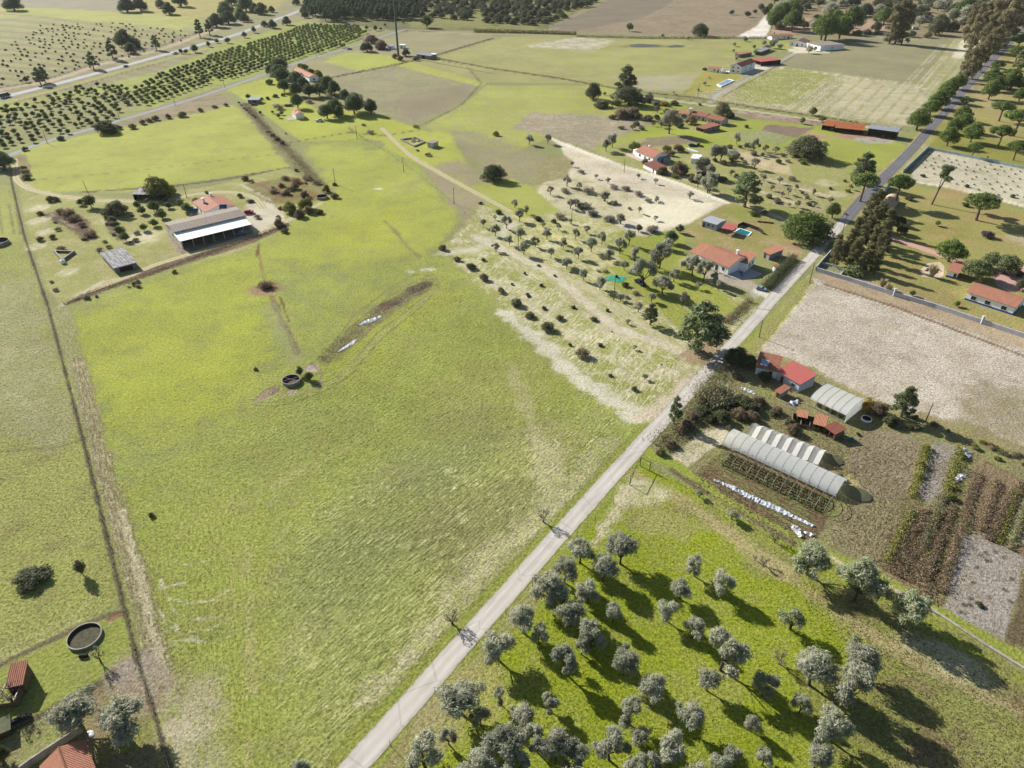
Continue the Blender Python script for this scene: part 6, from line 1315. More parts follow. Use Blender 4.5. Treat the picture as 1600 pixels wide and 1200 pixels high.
POOL = plain('pool_tiles', C(120,190,210), C(96,170,196), rough=.1, bump=0, scale=2)
def basin(label, pts, rim, water, name='swimming_pool', hgt=.25):
    P = [G(*q) for q in pts]; c = sum(P, Vector())/4; e = empty(name, c, 0, label, 'pool'); Q = [q-c for q in P]; m = MB(); I = [q*.86 for q in Q]
    for i in range(4):
        j = (i+1) % 4; m.face([(*Q[i].xy, hgt), (*Q[j].xy, hgt), (*I[j].xy, hgt), (*I[i].xy, hgt)]); m.face([(*Q[i].xy, 0), (*Q[j].xy, 0), (*Q[j].xy, hgt), (*Q[i].xy, hgt)]); m.face([(*I[j].xy, .05), (*I[i].xy, .05), (*I[i].xy, hgt), (*I[j].xy, hgt)])
    m.build('rim', rim, e); m = MB(); m.face([(*q.xy, hgt-.1) for q in I]); m.build('water', water, e); return e
basin('white rimmed basin on the slope below the two-storey white house', [(1119.5,133.5),(1126.5,136.5),(1147,127),(1138,124.5)], WHITE, plain('pale_basin', C(150,176,206), C(130,156,190), rough=.3), 'basin', .7)
WATER = plain('pool_water', C(30,150,160), C(24,130,142), rough=.08, bump=0, thr=(.4,.6), scale=.6)
basin('turquoise swimming pool with a white rim beside the red canopy', [(1146.2,363),(1169.6,369),(1175,363.6),(1155.8,357)], WHITE, WATER)
# 16 villa
e, L, D = house('villa', 'white villa with brown gabled roof and orange wing at the top of the strip field', 'villa', (1232,71.5), (1258,74), (1270,62), 0, h=3.4, rise=2.0, along=False, roof=BROWNR, Dm=16, wins=[('f',.2,1.2,1.2,1.2),('f',.8,1.2,1.2,1.2)], doors=[('f',.5,1.4,2.4)], chim=[(.4,.8,.6)])
e, L, D = house('villa_wing', 'wide flat grey-brown roofed white wing at the right end of the villa', 'villa', (1258.5,74), (1281,79.5), (1296,72), 0, h=4.0, flat=True, wall=WHITE, roof=GRAVR, wins=[('f',.2,1,1.6,2.2),('f',.7,1,2.4,1.6),('r',.5,1.4,1,1)], doors=[('f',.45,1.8,2.4)])
house('villa_annexe', 'long low annexe with pale orange roof at the left of the villa', 'house', (1206,62.5), (1238,60), (1240,54), 0, h=2.6, rise=1.0, roof=TILEP, Dm=7, wins=[('f',.3,1,1,1),('f',.6,1,1,1)], doors=[('f',.8,1.6,2.1)])
# 17 rust-roofed sheds
canopy('rusty_shed', 'smaller rust-orange roofed shed at the left end of the field sheds', 'shed', (1284.8,195.5), (1302,197.8), (1304.5,190.5), 2.6, .5, RUST, 3, back=DARK)
canopy('rusty_shed', 'long rust-orange roofed shed in the middle of the field sheds', 'shed', (1305,199.5), (1350,204), (1352,196), 2.6, .6, RUST, 6, back=DARK)
canopy('grey_open_barn', 'tall open fronted shed with grey metal roof at the right end of the rusty sheds', 'shed', (1357,200.5), (1402.4,206.5), (1404,201), 4.2, .3, GSHEET, 6, back=WOOD)
# 18 - 22 roadside farmhouse plot
e, L, D = house('mobile_home', 'pale grey-blue mobile home at the corner of the bare sand yard', 'mobile home', (1096,354), (1118.5,361), (1128.5,352.5), 0, h=2.6, rise=.4, roof=sheet('pale_grey_roof', C(200,204,210), C(180,184,192), .6, 0), wall=plain('pale_blue_cladding', C(196,206,216), C(180,190,202)), wins=[('f',.45,1,1,.9),('f',.75,1,.8,.9)], doors=[('f',.15,1,2)], over=.15)
canopy('red_canopy', 'open canopy with red sheet roof between the mobile home and the pool', 'canopy', (1128,356.5), (1145.5,359.8), (1153,353.4), 2.5, .15, REDS, 2, mat=METAL)
e, L, D = house('farmhouse', 'large terracotta roofed farmhouse with front porch beside the pale road', 'house', (1093,398.7), (1138.7,417.5), (1152,396), 3.0, rise=1.9, ridge=1.0, roof=TILE, wins=[('f',.15,1,1.2,1.1),('f',.4,1,1.2,1.1),('f',.85,1,1.2,1.1)], doors=[('f',.62,1.2,2.1)], chim=[(.7,.8,.5,.9)])
print('FH', L, D)
for i in range(6):
    m = MB(); x = .3+i*(L-.6)/5; m.box(x-.12, x+.12, -1.6, -1.35, 0, 2.6); m.build('porch_pillar', WHITE, e)
m = MB(); m.box(0, L, -1.65, -.4, 0, .15); m.build('porch_floor', CONC, e)
e2, L2, D2 = house('farmhouse_wing', 'orange roofed white wing on the right end of the roadside farmhouse', 'house', (1144,419.5), (1163.8,425), (1180,413.5), 0, h=3.3, rise=.8, roof=TILEP, wins=[('r',.4,1,.8,1.1),('r',.75,1,.8,1.1)], doors=[('f',.3,1,2.1)], mono_=True)
canopy('carport', 'pale orange tiled carport at the left end of the roadside farmhouse', 'carport', (1077,393.5), (1091.5,398), (1104,383), 2.6, .4, TILEP, 2, mat=WHITE)
house('garden_hut', 'small hut with dusty orange roof between the farmhouse wing and the big umbrella pine', 'hut', (1190,401), (1201,406.3), (1212.5,396.5), 0, h=2.3, rise=.6, mono_=True, roof=TILEP, wall=plain('grey_blue_wall', C(180,186,190), C(160,164,168)), doors=[('f',.4,1,1.9)])
tag(strip('paving', [(1139,424),(1160,431),(1182,424)], 6, plain('pale_concrete_slab', C(196,196,200), C(182,182,188)), z=.05))
p = G(1211,424); e = empty('entrance_kiosk', p, .4, 'tiny tile-topped entrance kiosk behind the road hedge', 'kiosk'); m = MB(); m.box(-.8, .8, -.7, .7, 0, 1.7); m.build('wall', WHITE, e); m = MB(); mono(m, -.8, .8, -.7, .7, 1.72, 2.1, .2); m.build('roof', TILEP, e)
m = MB(); 
for i in range(14): m.tube((i*.45-3, .12*math.sin(i), .3), (i*.45-2.4, .1, .35), .28, .3, 7)
tag(m.build('log_pile', plain('cut_logs', C(150,126,104), C(110,90,74), scale=3), None, G(1195,348), -.3), 'long heap of cut logs on the lawn behind the pool', 'logs')
m = MB()
for i in range(20): m.tube((i*.3-3, .15*math.sin(i*2), .3), (i*.3-2.6, .1, .36), .35, .3, 7)
tag(m.build('log_pile', WOOD, None, G(1020,358), .75), 'dark log-like mound at the lower edge of the bare sand yard', 'logs')
P_ = [G(*q) for q in [(1152,356),(1160,352),(1172,356),(1185,361),(1192,366)]]; e = empty('windbreak', P_[0], 0, 'curved dark netting windbreak behind the swimming pool', 'fence')
for a_, b_ in zip(P_[:-1], P_[1:]):
    d = (b_-a_).normalized(); n = Vector((-d.y, d.x, 0))*.04; m = MB(); a2, b2 = a_-P_[0], b_-P_[0]; m.prism([(q.x, q.y) for q in (a2-n, b2-n, b2+n, a2+n)], .05, 1.5); m.build('netting_panel', plain('black_netting', C(60,58,56), C(46,44,44)), e)
    m = MB(); m.tube((a2.x, a2.y, 0), (a2.x, a2.y, 1.7), .06, .05, 6); m.build('post', METAL, e)
# 23 white house right
e, L, D = house('white_house', 'long white house with terracotta roof, blue skirting band and three dark windows', 'house', (1512,456), (1586.6,480), (1531,441), 2.9, rise=1.5, roof=TILE, Dm=9.5, wins=[('f',.16,.9,1.4,1.1),('f',.46,.9,1.4,1.1),('f',.8,.9,1.4,1.1)], doors=[('r',.5,1,2.1)], skirt=BLUE, over=.3)
e, L, D = house('poolside_hut', 'small white hut with orange roof and blue skirting beside the round patio', 'hut', (1477.7,432.3), (1493.5,436.2), (1502,427), 0, h=2.3, rise=.7, mono_=True, roof=TILE, wins=[], doors=[('f',.8,.9,1.9)], skirt=BLUE)
# 25 arched shelter
def arch(name, label, a, b, c, z, h, film, n=9, cat='greenhouse', closed=False, ribs=0, base_h=0.0, group=None, Dm=None, skew=0):
    o, th, L, D = frame3(a, b, c, z); D = Dm or D; e = empty(name, o, th, label, cat, group); m = MB(); seg = 12
    pr = [(D*(.5-.5*math.cos(math.pi*k/seg)), base_h+(h-base_h)*math.sin(math.pi*k/seg)) for k in range(seg+1)]
    for i in range(n):
        x0, x1 = L*i/n, L*(i+1)/n
        for k in range(seg): m.face([(x0, pr[k][0], pr[k][1]), (x1, pr[k][0], pr[k][1]), (x1, pr[k+1][0], pr[k+1][1]), (x0, pr[k+1][0], pr[k+1][1])])
    m.build('cover', film, e, smooth=True)
    if closed:
        for x in (0.0, L): m = MB(); m.face([(x, y, z_) for y, z_ in pr] if x else [(x, y, z_) for y, z_ in pr[::-1]]); m.build('end_panel', film, e)
    for i in range(ribs+1):
        m = MB(); x = L*i/max(1, ribs); q = 1.008
        for k in range(seg): m.tube((x, D/2+(pr[k][0]-D/2)*q, pr[k][1]*q), (x, D/2+(pr[k+1][0]-D/2)*q, pr[k+1][1]*q), .03, .03, 5, False)
        if base_h:
            m.tube((x, 0, 0), (x, 0, base_h), .05, .05, 5); m.tube((x, D, 0), (x, D, base_h), .05, .05, 5)
        m.build('hoop', METAL, e)
    return e, L, D
def film(name, col, a=.85, rough=.45):
    m, nt, b, out = nodes(name); uv = N(nt, 'ShaderNodeNewGeometry').outputs['Position']
    k = rng_(nt, noise(nt, uv, 1.4, 4, .7),   .3, .7, .92, 1.04); kk = N(nt, 'ShaderNodeVectorMath', operation='SCALE'); kk.inputs[0].default_value = col[:3]; nt.links.new(k, kk.inputs['Scale'])
    nt.links.new(kk.outputs[0], b.inputs['Base Color']); b.inputs['Roughness'].default_value = rough
    tr = N(nt, 'ShaderNodeBsdfTransparent'); tl = N(nt, 'ShaderNodeBsdfTranslucent'); nt.links.new(kk.outputs[0], tl.inputs[0])
    m1 = N(nt, 'ShaderNodeMixShader'); m1.inputs[0].default_value = .62; nt.links.new(b.outputs[0], m1.inputs[1]); nt.links.new(tl.outputs[0], m1.inputs[2])
    m2 = N(nt, 'ShaderNodeMixShader'); m2.inputs[0].default_value = a; nt.links.new(tr.outputs[0], m2.inputs[1]); nt.links.new(m1.outputs[0], m2.inputs[2]); nt.links.new(m2.outputs[0], out.inputs[0])
    return m
arch('arched_shelter', 'small arched tan canvas shelter half hidden by the dark eucalyptus row', (1392,334), (1405,315), (1418,322), 0, 3.0, plain('tan_canvas', C(226,196,160), C(206,176,140)), closed=True, cat='shelter', Dm=6)
FILM = film('white_greenhouse_film', (.93,.94,.94), .93); FILM2 = film('clear_tunnel_film', (.92,.94,.96), .84, .3); NETW = film('white_insect_net', (.94,.93,.92), .92, .9)
e, L, D = arch('greenhouse', 'broad white plastic covered greenhouse with open front next to the ploughed field', (1265.3,622.7), (1322.7,649.5), (1346,624), 2.3, 3.7, FILM, ribs=5, base_h=2.3)
m = MB(); m.box(.003, L-.003, -.06, 0, 0, .5); m.build('front_board', plain('pale_board', C(214,210,196)), e)
m = MB(); m.face([(L+.03, 0, 0), (L+.03, D, 0), (L+.03, D, 2.3), (L+.03, 0, 2.3)]); m.face([(L+.03, D*(.5-.5*math.cos(math.pi*k/12)), 2.3+1.4*math.sin(math.pi*k/12)) for k in range(13)]); m.build('end_sheet', FILM, e)
for i in range(4):
    q = plant('bush', 'bush', 0, 0, 10); q.location = e.matrix_basis @ Vector((L*(.2+.2*i), 2.0, 0)); q.scale = (.5, .5, .55); PLANTS[-1] = (q, 'potted bush', 'green', q.location.copy()); q.name = 'potted_bush'; q['category'] = 'plant'; q['group'] = 'bushes in the greenhouse'
# 27 red roofed cottage
e, L, D = house('cottage', 'bluish white cottage with bright red ribbed sheet roof beside the ploughed field', 'cottage', (1215.3,579.5), (1250,600), (1262.7,582.5), 2.8, rise=.9, mono_=True, wall=plain('bluish_white_wall', C(222,228,240), C(200,206,220)), roof=REDS, Dm=6.2, wins=[('f',.75,1,1,.9)], doors=[('f',.25,1,2)])
e, L, D = house('cottage_annexe', 'older rust-orange tiled half of the red roofed cottage with dark tree shade on it', 'cottage', (1182,573), (1215,580.5), (1222.6,567.5), 2.4, rise=.8, mono_=True, wall=WHITE, roof=TILE2, Dm=7, doors=[('f',.7,1,2)])
m = MB(); mono(m, .8, 2.9, .6, 3.2, 2.75, 3.15, 0, .25); m.build('roof_box', plain('pale_blue_sheet', C(176,190,206)), e)
house('tiled_kiosk', 'tiny kiosk with red striped tile roof in front of the red roofed cottage', 'kiosk', (1210.5,619), (1217.5,623), (1226,614), 0, h=1.7, rise=.5, mono_=True, wall=CONC, roof=TILE2, doors=[('f',.5,.8,1.5)])
# 30 chicken sheds
canopy('chicken_shed', 'small pale orange roofed chicken shed at the left end of the pens', 'shed', (1246.5,650), (1260,653), (1264,645), 1.8, .2, TILEP, 2, back=WOOD)
canopy('chicken_shed', 'orange tile roofed chicken shed in the middle of the pens', 'shed', (1272,662), (1289,666.5), (1298,655.5), 2.0, .5, TILEP, 2, back=WOOD)
canopy('chicken_shed', 'brown-red striped tile shed at the right end of the chicken pens', 'shed', (1289.8,667), (1304.7,678), (1312.5,667.5), 2.0, .5, TILE3, 2, back=WOOD)
p = G(1256,662); e = empty('animal_pen', p, -.35, 'dark wooden framed pens left of the chicken sheds', 'pen')
for i in range(4):
    m = MB(); x = -3+i*2.1; m.box(x, x+.12, -1.8, 1.8, 0, 1.3); m.build('partition', WOOD, e)
m = MB(); m.box(-3, 3.4, 1.81, 1.9, 0, 1.4); m.box(-3, 3.4, -1.9, -1.81, 0, .9); m.build('rail', WOOD, e)
# 31 net tunnel, 32 polytunnel
o, th, L, D = frame3((1165,679), (1279,724.5), (1287.8,700), 1.2)
e = empty('net_tunnel', o, th, 'upper tunnel covered in pleated white netting sagging between its hoops', 'greenhouse'); m = MB(); n = 14
for i in range(n):
    x0, x1 = L*i/n, L*(i+1)/n; h0, h1 = (2.6, 2.15) if i % 2 == 0 else (2.15, 2.6)
    m.face([(x0, 0, .9 if i % 2 == 0 else .5), (x1, 0, .5 if i % 2 == 0 else .9), (x1, D/2, h1), (x0, D/2, h0)]); m.face([(x0, D/2, h0), (x1, D/2, h1), (x1, D, .5 if i % 2 == 0 else .9), (x0, D, .9 if i % 2 == 0 else .5)])
m.build('netting', NETW, e)
for i in range(8):
    m = MB(); x = L*i/7; m.tube((x, 0, 0), (x, 0, .9), .04, .04, 5); m.tube((x, 0, .9), (x, D/2, 2.62), .04, .04, 5); m.tube((x, D/2, 2.62), (x, D, .9), .04, .04, 5); m.tube((x, D, .9), (x, D, 0), .04, .04, 5); m.build('hoop', METAL, e)
e, L, D = arch('polytunnel', 'long lower polytunnel of clear ribbed plastic in the market garden', (1128.5,694), (1305.8,776), (1319.5,751), 0.6, 2.7, FILM2, n=13, ribs=13, base_h=.6)
TL, TD = L, D
e3 = empty('bare_tunnel_frame', e.location+Vector((math.sin(th)*(D+.6), -math.cos(th)*(D+.6), 0)), e.rotation_euler[2], 'uncovered tunnel hoops standing over the vegetable beds', 'frame')
for i in range(13):
    m = MB(); x = L*(.12+.86*i/12); seg = 8
    pr = [(D*1.15*(.5-.5*math.cos(math.pi*k/seg)), .5+2.1*math.sin(math.pi*k/seg)) for k in range(seg+1)]
    m.tube((x, 0, 0), (x, 0, .5),   .06, .06, 4); m.tube((x, D*1.15, 0), (x, D*1.15, .5),   .06, .06, 4)
    for k in range(seg): m.tube((x, pr[k][0], pr[k][1]), (x, pr[k+1][0], pr[k+1][1]),   .06, .06, 4, False)
    m.build('hoop', METAL, e3)
VEG = leafmat('bed_vegetables', C(128,146,70), C(96,116,52))
for j in range(6):                                # vegetable rows below the bare hoops
    r = np.random.RandomState(40+j); n = 520; x = TL*(.1+.88*r.rand(n)); y = -.5-j*.95+r.normal(size=n)*.16-D*.0
    M = e.matrix_basis; 
    co = np.array([tuple(e.matrix_basis @ Vector((a_, b_-1.0, 0))) for a_, b_ in zip(x, y)]); co[:, 2] = .1+r.rand(n)*.25
    nn = r.normal(size=(n, 3)); nn /= np.linalg.norm(nn, axis=1)[:, None]; tt = np.cross(nn, r.normal(size=(n, 3))); tt /= np.linalg.norm(tt, axis=1)[:, None]; bb = np.cross(nn, tt); s = .16
    tag(link_mesh('crop_row', quads_mesh('crop_row', np.stack([co-tt*s, co-bb*s, co+tt*s, co+bb*s], 1).reshape(-1, 3), VEG if j % 2 else LEAF['brown'])), ['first','second','third','fourth','fifth','sixth'][j]+' row of low vegetables counted down from the polytunnel', 'crops', kind='stuff')
def crumple(name, label, pts, w, hgt, mat, seed, cat='plastic sheet'):
    P = [G(*q) for q in pts]; r = random.Random(seed); m = MB(); S = []
    for a_, b_ in zip(P[:-1], P[1:]):
        n = max(2, int((b_-a_).length/.3))
        for i in range(n): S.append(a_.lerp(b_, i/n))
    S.append(P[-1]); rows_ = []
    for i, p in enumerate(S):
        d = (S[min(i+1, len(S)-1)]-S[max(i-1, 0)]).normalized(); nn = Vector((-d.y, d.x, 0)); W = w*(.35+.65*math.sin(math.pi*min(1, max(0, (i+.3)/len(S)))))*r.uniform(.75, 1.2)
        rows_.append([p+nn*W*(k/3-.5)+Vector((r.uniform(-.12, .12), r.uniform(-.12, .12), .04+r.random()*hgt*.7*(1 if 0 < k < 3 else .3))) for k in range(4)])
    for a_, b_ in zip(rows_[:-1], rows_[1:]):
        for k in range(3): m.face([a_[k], b_[k], b_[k+1], a_[k+1]][::-1])
    return tag(m.build(name, mat, smooth=True), label, cat)
PLAS = plain('crumpled_white_plastic', C(226,230,238), C(186,194,210), scale=1.6, rough=.45, bump=.05); PLW = plain('bright_white_plastic', C(250,250,250), C(236,238,242), rough=.5)
crumple('plastic_strip', 'long crumpled bluish white plastic sheet below the vegetable beds', [(1115,750),(1140,760),(1165,773),(1190,785),(1215,795),(1240,808),(1256,815),(1272,823)], 1.7, .5, PLAS, 3)
crumple('plastic_heap', 'bright white bunched plastic at the lower corner of the vegetable beds', [(1236,821),(1245,828),(1252,840)], 1.8, .8, PLW, 4)
crumple('plastic_heap', 'small bright white plastic scrap right of the larger bunch', [(1256,832),(1263,834),(1270,837)], 1.1, .5, PLW, 5)
crumple('tarpaulin', 'upper of two grey white sheets lying on the uncut meadow island', [(562,509),(572,503),(585,499),(595,494)], 2.2, .4, PLAS, 6)
crumple('tarpaulin', 'lower narrow pale sheet lying on the uncut meadow island', [(529,550),(540,543),(548,538),(557,531)], 1.3, .3, PLAS, 7)
crumple('plastic_heap', 'white and blue scraps scattered on the grey garden bed', [(1494,752),(1500,745),(1508,742)], 1.6, .7, PLW, 8); crumple('plastic_heap', 'white sheet scraps on the weedy garden edge by the field', [(1505,700),(1512,706),(1514,716)], 1.4, .6, PLAS, 9)
crumple('plastic_heap', 'white and dark clutter beside the tiny striped kiosk', [(1232,632),(1240,630),(1247,628)], 2.0, 1.3, PLAS, 10); crumple('plastic_heap', 'pale tarpaulin heap in the shade left of the red roofed cottage', [(1158,606),(1168,610),(1180,616)], 1.5, .5, PLAS, 12)
crumple('plastic_heap', 'white scraps between the parked cars behind the sand-yard cottage', [(1073,231),(1082,235),(1092,238)], 3.2, .3, PLW, 13); crumple('plastic_heap', 'pale heap under the brown bush in front of the sand-yard cottage', [(1041,270),(1049,272),(1055,273)], 2.4, 1.0, PLW, 14)
crumple('harvest_net', 'turquoise green olive harvest net spread under a small olive', [(945,437),(958,434),(966,437),(976,433)], 4.6, .25, plain('teal_net', C(70,176,150), C(48,150,126)), 15, 'net')
crumple('harvest_net', 'small dark green net bundle at the corner of the chicken sheds', [(1322,686),(1328,687),(1333,690)], 2.0, .8, plain('green_net', C(90,160,130), C(60,120,100)), 16, 'net')
crumple('rag_pile', 'white and dark blue clothes-like scraps by the terracotta house at the bottom left', [(136,1144),(141,1146),(144,1152)], .8, .4, PLW, 17, 'scrap')
p = G(962,434); m = MB(); m.tube((0, 0, 0), (.1, 0, 1.1), .3, .2, 7); m.tube((.5, .3, 0), (.6, .2, .7), .4, .25, 7); tag(m.build('harvest_sacks', DARK, None, p), 'two dark upright sacks standing on the turquoise harvest net', 'sacks')
# round white tyre ring / trough by the yellow bush
tank('trough', 'white round trough behind the white greenhouse under the yellow bush', 1353.5, 656, 1.3, .5, WHITE, DARK, 'trough')
# curved green plot at the tunnel end
for (x, y, s_, lab) in ((1313,742,3.6,'rounded dark green covered mound at the lower end of the polytunnel'),(1292,712,3.0,'rounded dark green covered mound at the lower end of the net tunnel')):
    p = G(x+ (26 if s_ > 3.2 else 8), y+(30 if s_ > 3.2 else 6)); m = MB(); n = 20
    for i in range(n):
        a0, a1 = 2*math.pi*i/n, 2*math.pi*(i+1)/n
        for (r0, z0), (r1, z1) in (((1, 0), (.85, .25)), ((.85, .25), (.5, .4)), ((.5, .4), (0, .45))):
            m.face([(s_*r0*math.cos(a0), s_*.7*r0*math.sin(a0), z0), (s_*r0*math.cos(a1), s_*.7*r0*math.sin(a1), z0), (s_*r1*math.cos(a1), s_*.7*r1*math.sin(a1), z1)]+([(s_*r1*math.cos(a0), s_*.7*r1*math.sin(a0), z1)] if r1 else []))
    tag(m.build('covered_mound', plain('dark_weed_cover', C(104,106,76), C(80,84,62), scale=3), None, p, -.7, True), lab, 'mound')
# 33 bottom left house
A = G(128,1157.5,3.2); Bq = G(92.8,1170.5,4.6); rd = (G(103,1200,4.6)-Bq); rd.z = 0; rd.normalize(); n = Vector((rd.y, -rd.x, 0)); 
n = n if n.x > 0 else -n
th = math.atan2(n.y, n.x); W2 = abs((A-Bq).dot(n)); o = Vector((Bq.x, Bq.y, 0))-n*W2-Vector((-n.y, n.x, 0))*14
e = empty('tiled_house', o, th, 'house with a ridged terracotta roof cut off by the bottom edge at the left', 'house'); m = MB(); walls(m, 2*W2, 14, 3.2, 1.4, False); m.build('wall', CREAM, e)
m = MB(); gable(m, 2*W2, 14, 3.2, 1.4, .35, False); rf = m.build('roof', TILE, e); m = MB(); m.tube((W2, -.3, 4.72), (W2, 14.4, 4.72), .16, .16, 6); m.build('ridge_tiles', TILEP, rf)
opening(e, 'b', .3, 1, 1.1, 1, 2*W2, 14); opening(e, 'r', .4, 1, 1.1, 1, 2*W2, 14); m = MB(); m.tube((W2*1.5, 5, 3.8), (W2*1.5, 5, 4.8), .15, .15, 8); m.tube((W2*1.5, 5, 4.8), (W2*1.5, 5, 4.95), .3, .05, 8); m.build('flue', WHITE, rf)
def wallrun(name, label, pts, h, t, mat, pil=(), cap=None, cat='wall', pmat=None):
    P = [G(*q) for q in pts]; e = empty(name, P[0], 0, label, cat); m = MB(); Q = [q-P[0] for q in P]
    for i, (a_, b_) in enumerate(zip(Q[:-1], Q[1:])):
        d = (b_-a_).normalized(); nn = Vector((-d.y, d.x, 0))*t/2; k = d*(t/2-.003*(i % 2+1)) if i < len(Q)-2 else d*0
        m.prism([(q.x, q.y) for q in (a_-nn, b_+k-nn, b_+k+nn, a_+nn)], 0, h+.004*(i % 2))
    m.build('wall', mat, e)
    for x, y in pil:
        p = G(x, y)-P[0]; m = MB(); m.box(p.x-.3, p.x+.3, p.y-.3, p.y+.3, 0, h+1.1); m.box(p.x-.4, p.x+.4, p.y-.4, p.y+.4, h+1.1, h+1.25); m.build('pillar', pmat or mat, e)
    return e
wallrun('garden_wall', 'grey garden wall running up beside the terracotta house at the bottom left', [(35,1206),(47,1197),(90,1168),(129,1143)], 1.5, .3, CONC)
e, L, D = canopy('tile_shed', 'terracotta tiled shed roof at the left edge below the round tank', 'shed', (10.5,1074), (34,1068.5), (30,1040), 2.5, .6, TILE2, 2, back=WOOD)
p = G(12,1088); e = empty('roofless_shed', p, .15, 'roofless dark wooden frame shed below the tiled shed at the left edge', 'shed')
for i in range(6):
    m = MB(); m.box(-4+i*1.3, -3.88+i*1.3, -2.2, 2.2, 1.9, 2.02); m.build('rafter', METAL, e)
for sx in (-4, 2.6):
    for sy in (-2.2, 2.2): m = MB(); m.box(sx-.08, sx+.08, sy-.08, sy+.08, 0, 1.9); m.build('post', WOOD, e)
m = MB(); m.box(2.5, 2.62, -2.1, 2.1, 0, 1.7); m.box(-4, 2.49, -2.2, -2.1, 0, 1.2); m.build('board_wall', WOOD, e)
house('dark_green_shed', 'dark green sheet covered box shed at the left edge below the roofless frame', 'shed', (-10,1160), (19,1147), (10,1132), 0, h=1.4, flat=True, wall=plain('green_sheet', C(92,100,72), C(76,84,60)), roof=plain('green_sheet2', C(104,110,80), C(84,90,66)), doors=[('f',.6,.8,1.2)])
m = MB(); m.box(-1.4, 1.4, -.4, .4, 0, .6); m.box(-1.2, 1.2, -.3, .3, .6, .75); tag(m.build('feed_trough', DARK, None, G(34,1125), .55), 'dark feed trough on the fence line above the garden at the bottom left', 'trough')
m = MB(); m.box(-.7, .7, -.25, .25, 0, .5); m.box(-.6, .6, -.15, .15, .5, .6); tag(m.build('feed_trough', DARK, None, G(131,1026), .1), 'small dark trough below the wide round tank', 'trough')
# boundary walls on the right
WW = plain('boundary_wall_white', C(222,224,230), C(202,204,212), scale=.6)
wallrun('boundary_wall', 'long white boundary wall with pillars along the top of the ploughed field', [(1276,424),(1330,440.5),(1396,462),(1460,481),(1533,505.5),(1600,528),(1760,584)], 1.5, .35, WW, pil=[(1396,462),(1533,505.5)])
wallrun('side_wall', 'short white wall running back along the road from the boundary wall corner', [(1274,422.5),(1283,412),(1297,396.5)], 1.6, .3, WW)
wallrun('divider_wall', 'low white divider enclosing a small paved bay at the boundary wall corner', [(1284,412.5),(1300,417),(1319,423.5),(1312,432.5)], .9, .25, WW)
TEAL = plain('pale_turquoise_wall', C(188,216,218), C(166,198,202), scale=.6)
wallrun('road_wall', 'pale turquoise wall along the asphalt road beside the sandy plot', [(1411,270),(1430,252),(1451,232)], 1.9, .25, TEAL)
wallrun('road_wall', 'short turquoise wall segment under the pine at the plot entrance', [(1374,309),(1381,301),(1390,292)], 1.9, .25, TEAL)
wallrun('upper_wall', 'thin pale turquoise wall closing the top of the sandy plot', [(1452,233.5),(1500,243),(1541,251.5),(1600,264),(1760,300)], 1.2, .25, TEAL, pil=[(1541,251.5)])
tag(strip('brick_path', [(1385,368),(1420,381),(1460,395),(1505,411)], 4.2, plain('pink_paving_path', C(222,178,164), C(206,160,146), scale=1.2), z=.03), kind='structure')
def pad(name, pts, mat, z=.035):
    m = MB(); m.face([tuple(G(*q)+Vector((0, 0, z))) for q in pts][::-1]); return tag(m.build(name, mat), kind='structure')
pad('patio', [(1545,428),(1552,421),(1600,417),(1700,440),(1700,480),(1598,455),(1575,455),(1560,448)], plain('pink_patio', C(220,176,162), C(202,158,144), scale=1.2))
pad('patio', [(1438,421),(1450,411),(1468,409),(1476,416),(1474,432),(1462,436),(1440,432)], plain('beige_patio', C(226,206,176), C(206,186,158)), .03)
pad('pond', [(983,70.5),(998,68.5),(1028,70),(1030,72.5),(1005,74.2),(988,73.5)], plain('pond_water', C(96,98,92), C(80,84,78), rough=.55, bump=0), .03)
pad('pond', [(1040,72.5),(1056,70),(1072,71.5),(1066,74),(1048,74.5)], plain('pond_water', C(96,98,92)), .03)
pad('greenhouse_bed', [(1148,622),(1150,620),(1152,624)], CONC, .02) if False else None
p = G(1459,425); e = empty('stone_bench', p, 0, 'curved beige stone bench around a dark fire pit on the round patio', 'bench'); m = MB()
for i in range(9):
    a0, a1 = .3+i*.28, .3+(i+1)*.28
    for r0, r1 in ((2.6, 3.1),): m.prism([(r0*math.cos(a0), r0*math.sin(a0)), (r1*math.cos(a0), r1*math.sin(a0)), (r1*math.cos(a1), r1*math.sin(a1)), (r0*math.cos(a1), r0*math.sin(a1))], 0, .5)
m.build('bench', plain('beige_stone', C(232,214,188)), e); m = MB(); m.tube((0, 0, 0), (0, 0, .4), .8, .8, 12); m.build('fire_pit', DARK, e)
# fences
def fence(label, pts, sp, h, wires=3, mat=None, r=.05, brace=False, gi=None):
    P = [G(*q) for q in pts]; e = empty('fence', P[0], 0, label, 'fence', gi); Q = [q-P[0] for q in P]; me = None; m = MB(); cnt = 0
    pm = MB(); pm.tube((0, 0, 0), (0, 0, h), r, r*.8, 5); me = pm.mesh('post', mat or WOOD)
    for a_, b_ in zip(Q[:-1], Q[1:]):
        n = max(1, int((b_-a_).length/sp))
        for i in range(n):
            if cnt < 100: link_mesh('post', me, e, a_.lerp(b_, i/n)); cnt += 1
        for k in range(wires):
            z = h*(.35+.6*k/max(1, wires-1)); m.tube(a_+Vector((0, 0, z)), b_+Vector((0, 0, z)), .012, .012, 3, False)
    link_mesh('post', me, e, Q[-1]); m.build('wire', METAL, e)
fence('long wire fence with thin posts running down the left side of the meadow', [(14,245),(18,285),(38,370),(75,480),(130,690),(190,935),(215,1035),(242,1120),(268,1210),(290,1290)], 3.2, 1.3)
fence('wire fence between the two lower left paddocks above the garden', [(215,1035),(140,1076),(60,1120),(0,1152)], 2.8, 1.2)
